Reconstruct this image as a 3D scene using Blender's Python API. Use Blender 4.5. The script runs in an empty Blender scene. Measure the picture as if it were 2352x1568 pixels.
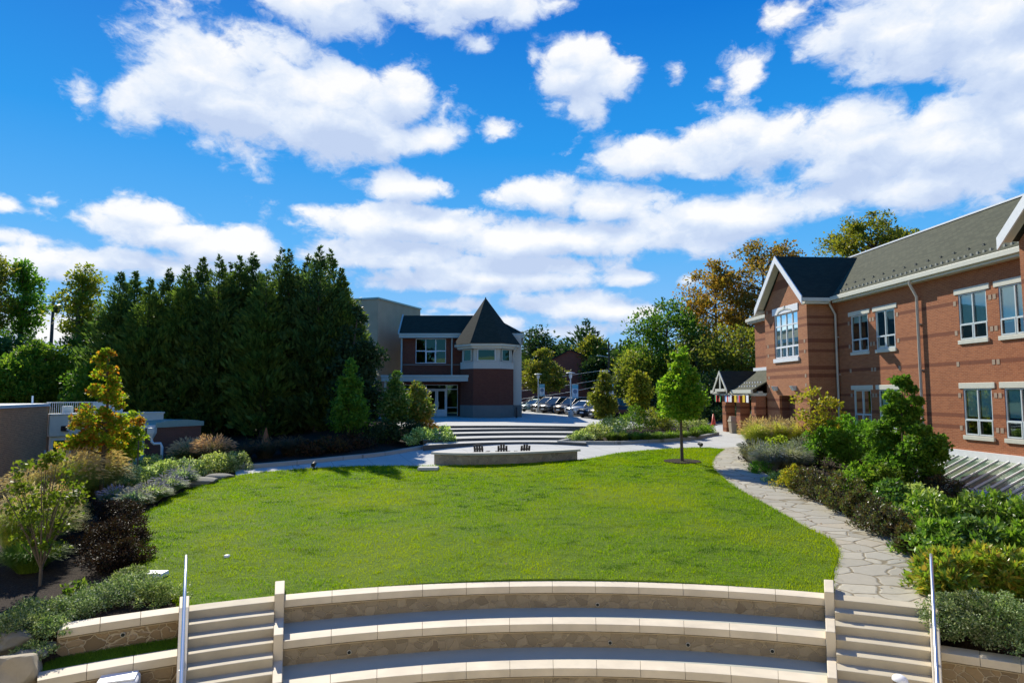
import bpy, bmesh, math, random
import numpy as np
from mathutils import Vector, Matrix
from mathutils.geometry import delaunay_2d_cdt
R = math.radians
rng = np.random.default_rng(7)
random.seed(7)
scene = bpy.context.scene
col = scene.collection

# ------------------------------------------------------------------ camera geometry, used to measure where things stand
FOC, TH, CZ = 1505.2, R(4.64), 2.1          # focal length in units of a 2352-wide picture, tilt, eye height over the plaza
def ray(x, y):
    a = (x - 1176) / FOC; b = (784 - y) / FOC
    return (a, math.cos(TH) - b * math.sin(TH), math.sin(TH) + b * math.cos(TH))
def at(x, y, Y):
    r = ray(x, y); s = Y / r[1]
    return Vector((r[0] * s, Y, CZ + r[2] * s))
def onz(x, y, z):
    r = ray(x, y); s = (z - CZ) / r[2]
    return Vector((r[0] * s, r[1] * s, z))

# ------------------------------------------------------------------ terrain
TX = np.array([-400, -30, -19, -14, -11, -8, 9, 12, 16, 25, 400.])
TY = np.array([-400, 14.6, 20, 26, 31, 34, 38, 44, 50, 57, 66, 100, 400.])
_L = [-2.29, -2.29, -1.873, -1.51, -1.2, -1.1, -.8, -.05, 0, 0, .12, .15, .15]
_A = [-2.5, -2.5, -2.2, -1.95, -1.8, -1.65, -1.2, -.6, -.3, -.1, .1, .15, .15]
_B = [-2.27, -2.27, -1.9, -1.56, -1.28, -1.14, -.9, -.45, -.2, -.05, .1, .15, .15]
_C = [-2.29, -2.29, -1.873, -1.51, -1.2, -1.1, -.85, -.4, -.15, -.1, .1, .15, .15]
_D = [-2.27, -2.27, -1.873, -1.51, -1.2, -1.07, -.9, -.65, -.5, -.4, -.02, .15, .15]
_E = [-2.2, -2.2, -1.95, -1.8, -1.4, -1.1, -.75, -.57, -.5, -.42, 0, .15, .15]
TZ = np.array([_A, _A, _A, _B, _L, _L, _C, _D, _E, _E, _E])
AC = (1.1, -2.2)                            # centre of the amphitheatre arcs
R1 = 17.39                                 # front edge of the top seat
def zt_arr(X, Y):
    X = np.asarray(X, float); Y = np.asarray(Y, float)
    i = np.clip(np.searchsorted(TX, X) - 1, 0, len(TX) - 2); j = np.clip(np.searchsorted(TY, Y) - 1, 0, len(TY) - 2)
    u = np.clip((X - TX[i]) / (TX[i + 1] - TX[i]), 0, 1); v = np.clip((Y - TY[j]) / (TY[j + 1] - TY[j]), 0, 1)
    z = TZ[i, j] * (1 - u) * (1 - v) + TZ[i + 1, j] * u * (1 - v) + TZ[i, j + 1] * (1 - u) * v + TZ[i + 1, j + 1] * u * v
    r = np.hypot(X - AC[0], Y - AC[1])
    k = np.clip(1 - (np.abs(X - 1) - 16) / 8, 0, 1)
    d = np.where(Y < 17, np.clip(R1 + .35 - r, 0, 5.2) * .47 * k, 0)
    return z - d
def ba(tb, r):
    """angle about the arc centre where the plan line X = tb * Y meets radius r"""
    a = tb * tb + 1; b = tb * AC[0] + AC[1]; c = AC[0] ** 2 + AC[1] ** 2 - r * r
    y = (b + math.sqrt(b * b - a * c)) / a
    return math.degrees(math.atan2(tb * y - AC[0], y - AC[1]))
def zt(x, y):
    return float(zt_arr([x], [y])[0])
def gnd(px, py):
    r = ray(px, py); s = 6.0
    while s < 140:
        if CZ + r[2] * s < zt(r[0] * s, r[1] * s): break
        s += .12
    return Vector((r[0] * s, r[1] * s, zt(r[0] * s, r[1] * s)))

# ------------------------------------------------------------------ materials
MATS = {}
class NT:
    def __init__(s, name):
        m = bpy.data.materials.new(name); m.use_nodes = True
        s.m = m; s.t = m.node_tree; s.t.nodes.clear(); s.out = s.n('ShaderNodeOutputMaterial')
        MATS[name] = m
    def n(s, typ, ins=None, **kw):
        nd = s.t.nodes.new(typ)
        for k, v in kw.items(): setattr(nd, k, v)
        for k, v in (ins or {}).items():
            if isinstance(v, bpy.types.NodeSocket): s.t.links.new(v, nd.inputs[k])
            else: nd.inputs[k].default_value = v
        return nd
    def math(s, op, a, b=0.0, c=0.0):
        nd = s.n('ShaderNodeMath', {0: a, 1: b, 2: c}, operation=op); return nd.outputs[0]
    def ramp(s, fac, stops, interp='LINEAR'):
        nd = s.n('ShaderNodeValToRGB', {'Fac': fac}); cr = nd.color_ramp; cr.interpolation = interp
        while len(cr.elements) > 1: cr.elements.remove(cr.elements[0])
        for i, (p, c) in enumerate(stops):
            e = cr.elements[0] if i == 0 else cr.elements.new(p)
            e.position = p; e.color = (*c[:3], 1)
        return nd.outputs['Color']
    def mix(s, fac, a, b, mode='MIX'):
        nd = s.n('ShaderNodeMix', data_type='RGBA', blend_type=mode)
        for k, v in ((0, fac), (6, a), (7, b)):
            if isinstance(v, bpy.types.NodeSocket): s.t.links.new(v, nd.inputs[k])
            else: nd.inputs[k].default_value = v if k == 0 else (*v[:3], 1)
        return nd.outputs[2]
    def noise(s, scale, detail=4, rough=.55, vec=None, out='Fac'):
        i = {'Scale': scale, 'Detail': detail, 'Roughness': rough}
        if vec is not None: i['Vector'] = vec
        return s.n('ShaderNodeTexNoise', i).outputs[out]
    def pos(s): return s.n('ShaderNodeNewGeometry').outputs['Position']
    def uv(s): return s.n('ShaderNodeUVMap').outputs['UV']
    def sc(s, vec, v):
        return s.n('ShaderNodeVectorMath', {0: vec, 1: v}, operation='MULTIPLY').outputs[0]
    def bump(s, h, strength=.3, dist=.02):
        return s.n('ShaderNodeBump', {'Height': h, 'Strength': strength, 'Distance': dist}).outputs['Normal']
    def pbr(s, colr, rough=.7, metal=0., normal=None, spec=.4):
        i = {'Base Color': colr if isinstance(colr, bpy.types.NodeSocket) else (*colr[:3], 1), 'Roughness': rough, 'Metallic': metal, 'Specular IOR Level': spec}
        if normal is not None: i['Normal'] = normal
        nd = s.n('ShaderNodeBsdfPrincipled', i); s.t.links.new(nd.outputs[0], s.out.inputs[0]); return nd
    def done(s): return s.m

def plain(name, c, rough=.6, metal=0., var=.12, scale=6., spec=.4, bump=0.):
    t = NT(name); nz = t.noise(scale, 4, .6, t.pos())
    cc = t.mix(nz, [v * (1 - var) for v in c], [min(1, v * (1 + var)) for v in c])
    nm = t.bump(t.noise(scale * 8, 3, .6, t.pos()), bump, .01) if bump else None
    t.pbr(cc, rough, metal, nm, spec); return t.done()

def brick(name, c1, c2, mort, bands=(), dark=(.13, .045, .03), bw=.205, rh=.0685, soft=1.):
    t = NT(name); uv = t.uv()
    b = t.n('ShaderNodeTexBrick', {'Vector': uv, 'Color1': (*c1, 1), 'Color2': (*c2, 1), 'Mortar': (*mort, 1), 'Scale': 1., 'Mortar Size': .006, 'Mortar Smooth': .3, 'Bias': 0., 'Brick Width': bw, 'Row Height': rh})
    b.offset = .5
    colr = b.outputs['Color']
    if bands:
        sol = t.n('ShaderNodeTexBrick', {'Vector': uv, 'Color1': (*dark, 1), 'Color2': tuple(v * .7 for v in dark) + (1,), 'Mortar': tuple(v * 1.5 for v in dark) + (1,), 'Scale': 1., 'Mortar Size': .006, 'Brick Width': .0685, 'Row Height': .205})
        z = t.n('ShaderNodeSeparateXYZ', {0: uv}).outputs[1]
        zz = t.math('MULTIPLY_ADD', z, 1 / 14, 3 / 14)
        st = [(0, (0, 0, 0))]
        for lo, hi in bands: st += [((lo + 3) / 14, (1, 1, 1)), ((hi + 3) / 14, (0, 0, 0))]
        colr = t.mix(t.ramp(zz, st, 'CONSTANT'), colr, sol.outputs['Color'])
    big = t.noise(.6, 4, .6, t.pos()); fine = t.noise(9, 2, .5, t.pos())
    colr = t.mix(t.math('MULTIPLY', big, .5), colr, [v * .72 for v in c1], 'MIX')
    colr = t.mix(t.math('MULTIPLY', fine, .25), colr, [min(1, v * 1.25) for v in c2])
    t.pbr(colr, .85, 0, t.bump(t.math('SUBTRACT', 1., b.outputs['Fac']), .35, .008), .25); return t.done()

def shingle(name, c1, c2):
    t = NT(name); uv = t.uv()
    b = t.n('ShaderNodeTexBrick', {'Vector': uv, 'Color1': (*c1, 1), 'Color2': (*c2, 1), 'Mortar': tuple(v * .45 for v in c1) + (1,), 'Scale': 1., 'Mortar Size': .012, 'Mortar Smooth': .6, 'Brick Width': .3, 'Row Height': .14})
    cc = t.mix(t.math('MULTIPLY', t.noise(.7, 5, .65, t.pos()), .45), b.outputs['Color'], [v * .6 for v in c1])
    t.pbr(cc, .9, 0, t.bump(b.outputs['Fac'], -.5, .02), .2); return t.done()

def foliage(name, cs, trans=.46, rough=.5, tb=1.6, spec=.12, patch=.0, pc=None, pscale=.5, gain=1.65, p2=None):
    """leaf material: each leaf takes its own colour out of cs, light passes through the blade"""
    t = NT(name); g = t.n('ShaderNodeNewGeometry')
    cs = [[v * gain for v in c] for c in cs]; k = len(cs)
    cc = t.ramp(g.outputs['Random Per Island'], [(i / max(1, k - 1), c) for i, c in enumerate(cs)])
    ob = t.n('ShaderNodeObjectInfo').outputs['Random']; vr = t.math('MULTIPLY_ADD', ob, .5, .78); vg = t.math('MULTIPLY_ADD', t.math('FRACT', t.math('MULTIPLY', ob, 17.3)), .3, .86)
    if name != 'blade': cc = t.mix(1., cc, t.n('ShaderNodeCombineColor', {0: vr, 1: t.math('MULTIPLY', vr, t.math('MULTIPLY_ADD', vg, .5, .5)), 2: vg}).outputs[0], 'MULTIPLY')
    if patch:
        f = t.ramp(t.noise(pscale, 4, .65, t.sc(g.outputs['Position'], (.7, 1.3, 1.))), [(patch, (0, 0, 0)), (min(1, patch + .1), (1, 1, 1))])
        cc = t.mix(f, cc, pc)
    if p2: cc = t.mix(t.ramp(t.noise(.22, 3, .6, g.outputs['Position']), [(.42, (0, 0, 0)), (.62, (.75, .75, .75))]), cc, p2)
    d = t.n('ShaderNodeBsdfPrincipled', {'Base Color': cc, 'Roughness': max(.5, rough) if spec < .2 else rough, 'Specular IOR Level': 0. if name == 'blade' else spec})
    tc = t.mix(1.0, cc, (tb, tb * 1.05, tb * .55), 'MULTIPLY')
    tr = t.n('ShaderNodeBsdfTranslucent', {'Color': tc})
    mx = t.n('ShaderNodeMixShader', {0: trans, 1: d.outputs[0], 2: tr.outputs[0]})
    t.t.links.new(mx.outputs[0], t.out.inputs[0]); return t.done()

def glass(name, tint=(.55, .75, .7), refl=.25, tr=.75, gcol=(.9, 1, 1), fm=1.3):
    t = NT(name)
    fr = t.n('ShaderNodeFresnel', {'IOR': 1.5}).outputs[0]
    fac = t.math('ADD', t.math('MULTIPLY', fr, fm), refl)
    a = t.n('ShaderNodeBsdfTransparent', {'Color': (*[v * tr for v in tint], 1)})
    nz = t.noise(1.1, 2, .5, t.pos())
    b = t.n('ShaderNodeBsdfGlossy', {'Color': (*gcol, 1), 'Roughness': .02, 'Normal': t.bump(nz, .03, .05)})
    mx = t.n('ShaderNodeMixShader', {0: t.n('ShaderNodeClamp', {0: fac}).outputs[0], 1: a.outputs[0], 2: b.outputs[0]})
    t.t.links.new(mx.outputs[0], t.out.inputs[0]); return t.done()

def stonework(name, scale, cs, mort, stretch=(1, 1, 1), edge=.05, bumpd=.02, use_uv=True, wob=.25, rough=.85):
    t = NT(name); v = t.uv() if use_uv else t.pos()
    v = t.sc(v, stretch)
    w = t.n('ShaderNodeTexNoise', {'Vector': v, 'Scale': scale * 1.3, 'Detail': 3.}).outputs['Color']
    v = t.n('ShaderNodeVectorMath', {0: v, 1: t.sc(w, (wob / scale, wob / scale, wob / scale))}, operation='ADD').outputs[0]
    de = t.n('ShaderNodeTexVoronoi', {'Vector': v, 'Scale': scale}, feature='DISTANCE_TO_EDGE').outputs['Distance']
    cl = t.n('ShaderNodeTexVoronoi', {'Vector': v, 'Scale': scale}, feature='F1').outputs['Color']
    r = t.n('ShaderNodeSeparateColor', {0: cl}).outputs[0]
    c = t.ramp(r, [(i / (len(cs) - 1), x) for i, x in enumerate(cs)])
    c = t.mix(t.math('MULTIPLY', t.noise(scale * 5, 5, .65, t.pos()), .55), c, [x * .62 for x in cs[0]])
    c = t.mix(t.math('MULTIPLY', t.noise(.5, 4, .6, t.pos()), .4), c, [x * .8 for x in cs[-1]])
    m = t.ramp(de, [(edge * .5, (1, 1, 1)), (edge, (0, 0, 0))])
    c = t.mix(m, c, mort)
    h = t.ramp(de, [(edge * .3, (0, 0, 0)), (edge * 1.6, (1, 1, 1))])
    t.pbr(c, rough, 0, t.bump(t.math('ADD', h, t.math('MULTIPLY', t.noise(scale * 6, 4, .6, t.pos()), .4)), .6, bumpd), .3); return t.done()

# ------------------------------------------------------------------ objects
def tag(o, label=None, cat=None, group=None, kind=None):
    if label: o['label'] = label
    if cat: o['category'] = cat
    if group: o['group'] = group
    if kind: o['kind'] = kind
    return o
def empty(name, loc, rz=0., label=None, cat=None, group=None):
    o = bpy.data.objects.new(name, None); col.objects.link(o); o.location = loc; o.rotation_euler = (0, 0, rz)
    o.empty_display_size = .2
    return tag(o, label, cat, group)
def root(o):
    while o.parent: o = o.parent
    return o
def link(name, me, mat, parent=None, local=False):
    o = bpy.data.objects.new(name, me); col.objects.link(o)
    if mat is not None: me.materials.append(MATS[mat] if isinstance(mat, str) else mat)
    if parent is not None:
        o.parent = parent
        if not local:
            l = root(parent).location
            if l.length > 0: me.transform(Matrix.Translation(-l))
    return o

class MB:
    """collects shapes, then links them as ONE mesh object"""
    def __init__(s): s.v = []; s.f = []; s.sm = []
    def add(s, vs, fs, smooth=False):
        b = len(s.v); s.v += [tuple(v) for v in vs]
        for f in fs: s.f.append(tuple(b + i for i in f)); s.sm.append(smooth)
        return s
    def box(s, c, size, rz=0., M=None):
        x, y, z = (v / 2 for v in size); p = []
        for dz in (-z, z):
            for dx, dy in ((-x, -y), (x, -y), (x, y), (-x, y)): p.append(Vector((dx, dy, dz)))
        m = Matrix.Translation(Vector(c)) @ Matrix.Rotation(rz, 4, 'Z') if M is None else M
        if M is not None: p = [M @ (q + Vector(c)) for q in p]
        else: p = [m @ q for q in p]
        return s.add(p, [(0, 3, 2, 1), (4, 5, 6, 7), (0, 1, 5, 4), (1, 2, 6, 5), (2, 3, 7, 6), (3, 0, 4, 7)])
    def hexa(s, p):
        """8 points: four below (counter-clockwise), four above"""
        return s.add(p, [(0, 3, 2, 1), (4, 5, 6, 7), (0, 1, 5, 4), (1, 2, 6, 5), (2, 3, 7, 6), (3, 0, 4, 7)])
    def quad(s, *p): return s.add(p, [tuple(range(len(p)))])
    def prism(s, base, top, cap=True):
        n = len(base)
        fs = [(i, (i + 1) % n, n + (i + 1) % n, n + i) for i in range(n)]
        if cap: fs += [tuple(range(n - 1, -1, -1)), tuple(range(n, 2 * n))]
        return s.add(list(base) + list(top), fs)
    def tube(s, pts, rad, n=8, cap=True, smooth=True):
        pts = [Vector(p) for p in pts]; rad = rad if hasattr(rad, '__len__') else [rad] * len(pts)
        vs = []; up = None
        for i, p in enumerate(pts):
            d = (pts[min(i + 1, len(pts) - 1)] - pts[max(i - 1, 0)]).normalized()
            a = d.cross(Vector((0, 0, 1)) if abs(d.z) < .9 else Vector((1, 0, 0))).normalized() if up is None else (up - d * up.dot(d)).normalized()
            up = a; b = d.cross(a)
            for k in range(n):
                t = 2 * math.pi * k / n; vs.append(p + (a * math.cos(t) + b * math.sin(t)) * rad[i])
        fs = [(i * n + k, i * n + (k + 1) % n, (i + 1) * n + (k + 1) % n, (i + 1) * n + k) for i in range(len(pts) - 1) for k in range(n)]
        s.add(vs, fs, smooth)
        if cap:
            m = len(pts) - 1
            s.add([vs[k] for k in range(n)], [tuple(range(n))]); s.add([vs[m * n + k] for k in range(n)], [tuple(range(n - 1, -1, -1))])
        return s
    def lathe(s, prof, c=(0, 0, 0), n=16, smooth=True, axis='Z'):
        vs = []
        for r, z in prof:
            for k in range(n):
                t = 2 * math.pi * k / n; q = (r * math.cos(t), r * math.sin(t), z)
                if axis == 'Y': q = (q[0], q[2], q[1])
                if axis == 'X': q = (q[2], q[0], q[1])
                vs.append((q[0] + c[0], q[1] + c[1], q[2] + c[2]))
        fs = [(i * n + k, i * n + (k + 1) % n, (i + 1) * n + (k + 1) % n, (i + 1) * n + k) for i in range(len(prof) - 1) for k in range(n)]
        s.add(vs, fs, smooth); m = (len(prof) - 1) * n
        if prof[0][0] > 1e-4: s.add(vs[:n], [tuple(range(n))])
        if prof[-1][0] > 1e-4: s.add(vs[m:], [tuple(range(n))])
        return s
    def sweep(s, line, prof, closed_prof=True):
        """profile points (offset to the left of travel, height) along a 3-D polyline"""
        line = [Vector(p) for p in line]; n = len(prof); vs = []
        for i, p in enumerate(line):
            a = line[max(i - 1, 0)]; b = line[min(i + 1, len(line) - 1)]
            d = Vector((b.x - a.x, b.y - a.y, 0)).normalized(); l = Vector((-d.y, d.x, 0))
            for o, h in prof: vs.append(p + l * o + Vector((0, 0, h)))
        fs = []
        for i in range(len(line) - 1):
            for k in range(n if closed_prof else n - 1):
                fs.append((i * n + k, (i + 1) * n + k, (i + 1) * n + (k + 1) % n, i * n + (k + 1) % n))
        s.add(vs, fs)
        if closed_prof: s.add(vs[:n], [tuple(range(n))]); s.add(vs[-n:], [tuple(range(n - 1, -1, -1))])
        return s
    def build(s, name, mat, parent=None, local=False, bevel=0., fixn=True, seg=2):
        me = bpy.data.meshes.new(name); me.from_pydata(s.v, [], s.f)
        me.polygons.foreach_set('use_smooth', s.sm)
        if fixn:
            bm = bmesh.new(); bm.from_mesh(me); bmesh.ops.recalc_face_normals(bm, faces=bm.faces); bm.to_mesh(me); bm.free()
        autouv(me)
        o = link(name, me, mat, parent, local)
        if bevel:
            m = o.modifiers.new('bevel', 'BEVEL'); m.width = bevel; m.segments = seg; m.limit_method = 'ANGLE'; m.angle_limit = R(40)
        return o

def autouv(me):
    nl = len(me.loops); npoly = len(me.polygons)
    if not nl: return
    co = np.empty(len(me.vertices) * 3); me.vertices.foreach_get('co', co); co = co.reshape(-1, 3)
    vi = np.empty(nl, int); me.loops.foreach_get('vertex_index', vi)
    nr = np.empty(npoly * 3); me.polygons.foreach_get('normal', nr); nr = nr.reshape(-1, 3)
    lt = np.empty(npoly, int); me.polygons.foreach_get('loop_total', lt)
    pn = np.repeat(nr, lt, axis=0); p = co[vi]
    h = np.hypot(pn[:, 0], pn[:, 1]); flat = h < .25
    hx = np.where(flat, 1, -pn[:, 1] / np.maximum(h, 1e-6)); hy = np.where(flat, 0, pn[:, 0] / np.maximum(h, 1e-6))
    u = p[:, 0] * hx + p[:, 1] * hy
    v = np.where(flat, p[:, 1], np.where(np.abs(pn[:, 2]) > .3, p[:, 2] / np.maximum(h, .3), p[:, 2]))
    l = me.uv_layers.new(name='UVMap'); l.data.foreach_set('uv', np.stack([u, v], 1).ravel())

def npmesh(name, V, F, mat, parent=None, smooth=False):
    """V (n,3), F (m,k) fast mesh"""
    V = np.asarray(V, np.float32); F = np.asarray(F, np.int32)
    if parent is not None: V = V - np.array(root(parent).location, np.float32)
    me = bpy.data.meshes.new(name); m, k = F.shape
    me.vertices.add(len(V)); me.vertices.foreach_set('co', V.ravel())
    me.loops.add(m * k); me.loops.foreach_set('vertex_index', F.ravel())
    me.polygons.add(m); me.polygons.foreach_set('loop_start', np.arange(0, m * k, k, dtype=np.int32)); me.polygons.foreach_set('loop_total', np.full(m, k, np.int32))
    if smooth: me.polygons.foreach_set('use_smooth', np.ones(m, bool))
    me.update(calc_edges=True); me.validate()
    return link(name, me, mat, parent, local=True)

def inside(P, X, Y):
    P = np.asarray(P); c = np.zeros(len(X), bool); j = len(P) - 1
    for i in range(len(P)):
        xi, yi = P[i][:2]; xj, yj = P[j][:2]
        if yi != yj: c ^= ((yi > Y) != (yj > Y)) & (X < (xj - xi) * (Y - yi) / (yj - yi) + xi)
        j = i
    return c
def smooth_line(pts, n=6, closed=False):
    pts = [Vector(p) for p in pts]; out = []; m = len(pts)
    for i in range(m if closed else m - 1):
        g = (lambda k: pts[k % m]) if closed else (lambda k: pts[min(max(k, 0), m - 1)])
        p0, p1, p2, p3 = g(i - 1), g(i), g(i + 1), g(i + 2)
        for k in range(n):
            t = k / n
            out.append(.5 * ((2 * p1) + (p2 - p0) * t + (2 * p0 - 5 * p1 + 4 * p2 - p3) * t * t + (3 * p1 - p0 - 3 * p2 + p3) * t ** 3))
    if not closed: out.append(pts[-1])
    return out
def sheet(name, outline, mat, off, step=.7, kind='structure', skirt=.25):
    """a sheet laid on the terrain inside an outline (list of x, y), its rim turned down into the soil"""
    ol = [Vector((p[0], p[1])) for p in outline]; n = len(ol)
    P = np.array([(p.x, p.y) for p in ol])
    gx, gy = np.meshgrid(np.arange(P[:, 0].min(), P[:, 0].max(), step), np.arange(P[:, 1].min(), P[:, 1].max(), step))
    gx = gx.ravel() + .013; gy = gy.ravel() + .017; k = inside(P, gx, gy)
    vs = ol + [Vector((a, b)) for a, b in zip(gx[k], gy[k])]
    v2, _, f2, *_ = delaunay_2d_cdt(vs, [], [list(range(n))], 1, 1e-5)
    X = np.array([v.x for v in v2]); Y = np.array([v.y for v in v2]); Z = zt_arr(X, Y) + off
    V = [tuple(t) for t in zip(X, Y, Z)]; F = [tuple(f) for f in f2]
    b = len(V); zz = zt_arr(P[:, 0], P[:, 1])
    V += [(P[i, 0], P[i, 1], zz[i] + off) for i in range(n)] + [(P[i, 0], P[i, 1], zz[i] - skirt) for i in range(n)]
    F += [(b + i, b + (i + 1) % n, b + n + (i + 1) % n, b + n + i) for i in range(n)]
    me = bpy.data.meshes.new(name); me.from_pydata(V, [], F)
    bm = bmesh.new(); bm.from_mesh(me)
    for fc in bm.faces:
        if abs(fc.normal.z) > .5 and fc.normal.z < 0: fc.normal_flip()
    bm.to_mesh(me); bm.free(); autouv(me)
    o = link(name, me, mat); tag(o, kind=kind); return o

# ------------------------------------------------------------------ camera, sun, sky
cam = bpy.data.cameras.new('camera'); co = bpy.data.objects.new('camera', cam); col.objects.link(co)
cam.sensor_width = 36; cam.lens = 36 * FOC / 2352; cam.clip_end = 6000; cam.clip_start = .1
co.location = (0, 0, CZ); co.rotation_euler = (math.pi / 2 + TH, 0, 0); scene.camera = co

SUN_AZ, SUN_EL = R(-27), R(36)               # from +Y towards +X; height over the horizon
sd = Vector((math.sin(SUN_AZ) * math.cos(SUN_EL), math.cos(SUN_AZ) * math.cos(SUN_EL), math.sin(SUN_EL)))
sl = bpy.data.lights.new('sun', 'SUN'); so = bpy.data.objects.new('sun', sl); col.objects.link(so)
sl.energy = 4.8; sl.angle = R(.5); sl.color = (1, .93, .8); so.rotation_euler = sd.to_track_quat('Z', 'Y').to_euler(); so.location = (0, 0, 60)

W = bpy.data.worlds.new('World'); scene.world = W; W.use_nodes = True
def make_sky():
    t = NT.__new__(NT); t.t = W.node_tree; t.t.nodes.clear(); t.out = t.n('ShaderNodeOutputWorld')
    g = t.n('ShaderNodeTexCoord').outputs['Generated']
    sx, sy, sz = t.n('ShaderNodeSeparateXYZ', {0: g}).outputs
    az = t.math('ARCTAN2', sx, sy); el = t.math('ARCSINE', sz)
    p = t.n('ShaderNodeCombineXYZ', {0: az, 1: el, 2: 0.}).outputs[0]
    sky = t.n('ShaderNodeTexSky', sky_type='NISHITA', sun_disc=False, sun_elevation=SUN_EL, sun_rotation=SUN_AZ, air_density=1., dust_density=.2, ozone_density=3.)
    base = t.mix(1., sky.outputs[0], (.085, .085, .085), 'MULTIPLY')
    grad = t.ramp(t.math('MULTIPLY', el, 1 / 1.2), [(0, (.38, .64, .96)), (.07, (.27, .57, .96)), (.18, (.10, .45, .94)), (.30, (.016, .32, .86)), (.45, (0., .19, .70)), (1, (0., .10, .45))])
    base = t.mix(.94, base, grad)
    # cumulus: flat-bottomed lobes (azimuth, height) broken up by turbulence
    B = [(500,200,240,150,140,1.1),(780,250,250,110,115,1.1),(925,215,85,75,130,1),(985,310,95,45,45,.9),(320,235,95,90,80,.9),(190,205,60,55,75,.5),(430,130,110,70,90,.9),(600,120,130,75,90,.9),
         (720,5,190,60,70,.8),(1000,-25,300,65,70,.9),(1190,5,120,50,35,.7),(1340,170,130,75,80,.95),(1350,225,70,30,45,.6),(1225,135,28,35,30,.35),(1100,105,40,26,24,.4),(1145,305,50,28,24,.5),(1555,165,32,32,28,.4),
         (1715,150,78,62,60,.75),(1650,185,40,25,25,.4),(2150,50,340,140,120,1.1),(2320,130,160,110,90,1),(1800,40,80,60,40,.5),(1750,330,190,100,90,.9),(1950,310,190,95,150,1),(2150,330,260,115,140,1),(1500,375,170,60,45,.8),(2340,260,90,80,90,.9),
         (2000,440,380,60,60,.8),(950,432,125,45,36,.8),(1235,450,135,50,45,.9),(1400,470,160,55,60,.9),(960,515,340,46,50,1),(1360,545,400,55,60,1),(1700,490,260,50,45,.95),(900,590,230,46,34,.95),(1190,560,200,55,45,1.1),
         (1120,645,330,42,40,.95),(1300,700,200,46,40,.95),(1440,640,110,34,24,.8),(1050,700,120,26,22,.7),(1420,715,120,30,30,.7),(350,530,260,65,55,.95),(90,550,200,34,34,.55),(120,462,75,36,28,.6),(15,470,50,32,28,.5),(80,612,100,36,34,.6),(560,550,90,42,40,.7),(1000,715,45,18,16,.5),(1590,645,50,24,20,.55),(1250,760,260,26,24,.6),(690,480,45,18,14,.4),
         (200,760,200,40,40,.7),(330,500,190,60,70,1),(500,560,170,55,60,.95),(300,600,330,40,50,.8),(1000,745,420,34,34,.8),(1180,610,420,40,40,.75),(-560,300,400,160,120,1),(-700,600,500,120,90,.9),(2900,300,400,160,150,1),(3300,560,600,120,90,.9)]
    fill_cloud = t.n('ShaderNodeMapRange', {0: t.math('SUBTRACT', t.math('MULTIPLY', sy, -1.), t.math('MULTIPLY', sz, .55)), 1: -.72, 2: -.2}, interpolation_type='SMOOTHSTEP').outputs[0]
    def field(dy, blobs):
        acc = None
        for bx, by, rx, ry, rb, w in blobs:
            d = ray(bx, by); l = math.sqrt(sum(v * v for v in d)); a = math.atan2(d[0], d[1]); e = math.asin(d[2] / l)
            k = FOC * (1 + ((bx - 1176) / FOC) ** 2) ** .5
            v = t.n('ShaderNodeVectorMath', {0: p, 1: (a, e + dy / FOC, 0)}, operation='SUBTRACT').outputs[0]
            m = t.n('ShaderNodeVectorMath', {0: t.sc(v, (k / rx, k / ry, 0)), 1: t.sc(v, (-k / rx, -k / rb, 0))}, operation='MAXIMUM').outputs[0]
            ln = t.n('ShaderNodeVectorMath', {0: m}, operation='LENGTH').outputs['Value']
            f = t.math('MULTIPLY_ADD', ln, -w, w * 1.12)
            acc = f if acc is None else t.math('SMOOTH_MAX', acc, f, .1)
        return acc
    D = t.math('MULTIPLY_ADD', fill_cloud, .75, field(0, B))       # extra cloud added out of view, behind and overhead, for fill light
    q = t.sc(g, (1., 1., 1.55))
    wv = t.n('ShaderNodeTexNoise', {'Vector': q, 'Scale': 16., 'Detail': 4., 'Roughness': .6}).outputs['Color']
    q = t.n('ShaderNodeVectorMath', {0: q, 1: t.sc(wv, (.055, .055, .055))}, operation='ADD').outputs[0]
    q2 = t.n('ShaderNodeVectorMath', {0: q, 1: (-.010, 0, .030)}, operation='ADD').outputs[0]
    def billow(v, d):
        a = t.n('ShaderNodeTexVoronoi', {'Vector': v, 'Scale': 15.}, feature='F1').outputs['Distance']
        return t.math('ADD', t.math('MULTIPLY', t.noise(5.5, d, .58, v), 1.), t.math('MULTIPLY', a, -.28))
    n1 = billow(q, 8); n2 = billow(q2, 6)
    fine = t.noise(34., 5, .62, q)
    dens = t.math('ADD', t.math('MULTIPLY_ADD', n1, 1.7, -.62), D)
    dens = t.math('ADD', dens, t.math('MULTIPLY_ADD', fine, .75, -.37))
    mp = t.n('ShaderNodeMapRange', {0: dens, 1: .03, 2: .46}, interpolation_type='SMOOTHSTEP').outputs[0]
    # light: tops facing the sun bright, undersides and thick hearts blue-grey
    D2 = field(-52, [b for b in B if b[2] >= 85])
    under = t.math('SUBTRACT', D2, D)
    lit = t.math('MULTIPLY_ADD', t.math('SUBTRACT', n1, n2), 2.6, .37)
    lit = t.math('ADD', lit, t.math('MULTIPLY', under, -.85))
    lit = t.math('ADD', lit, t.math('MULTIPLY_ADD', fine, .35, -.17))
    cc = t.ramp(lit, [(-.0, (.55, .66, .88)), (.35, (.66, .76, .94)), (.62, (.80, .87, .98)), (1., (1., 1., 1.))])
    cc = t.mix(fill_cloud, cc, (3.5, 3.3, 2.8))                     # the unseen added cloud is made extra bright, as warm-white fill
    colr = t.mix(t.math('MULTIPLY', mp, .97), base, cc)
    below = t.n('ShaderNodeMapRange', {0: el, 1: -.02, 2: .0}).outputs[0]
    colr = t.mix(below, (.25, .3, .3), colr)
    bg = t.n('ShaderNodeBackground', {'Color': colr, 'Strength': .72})
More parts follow.
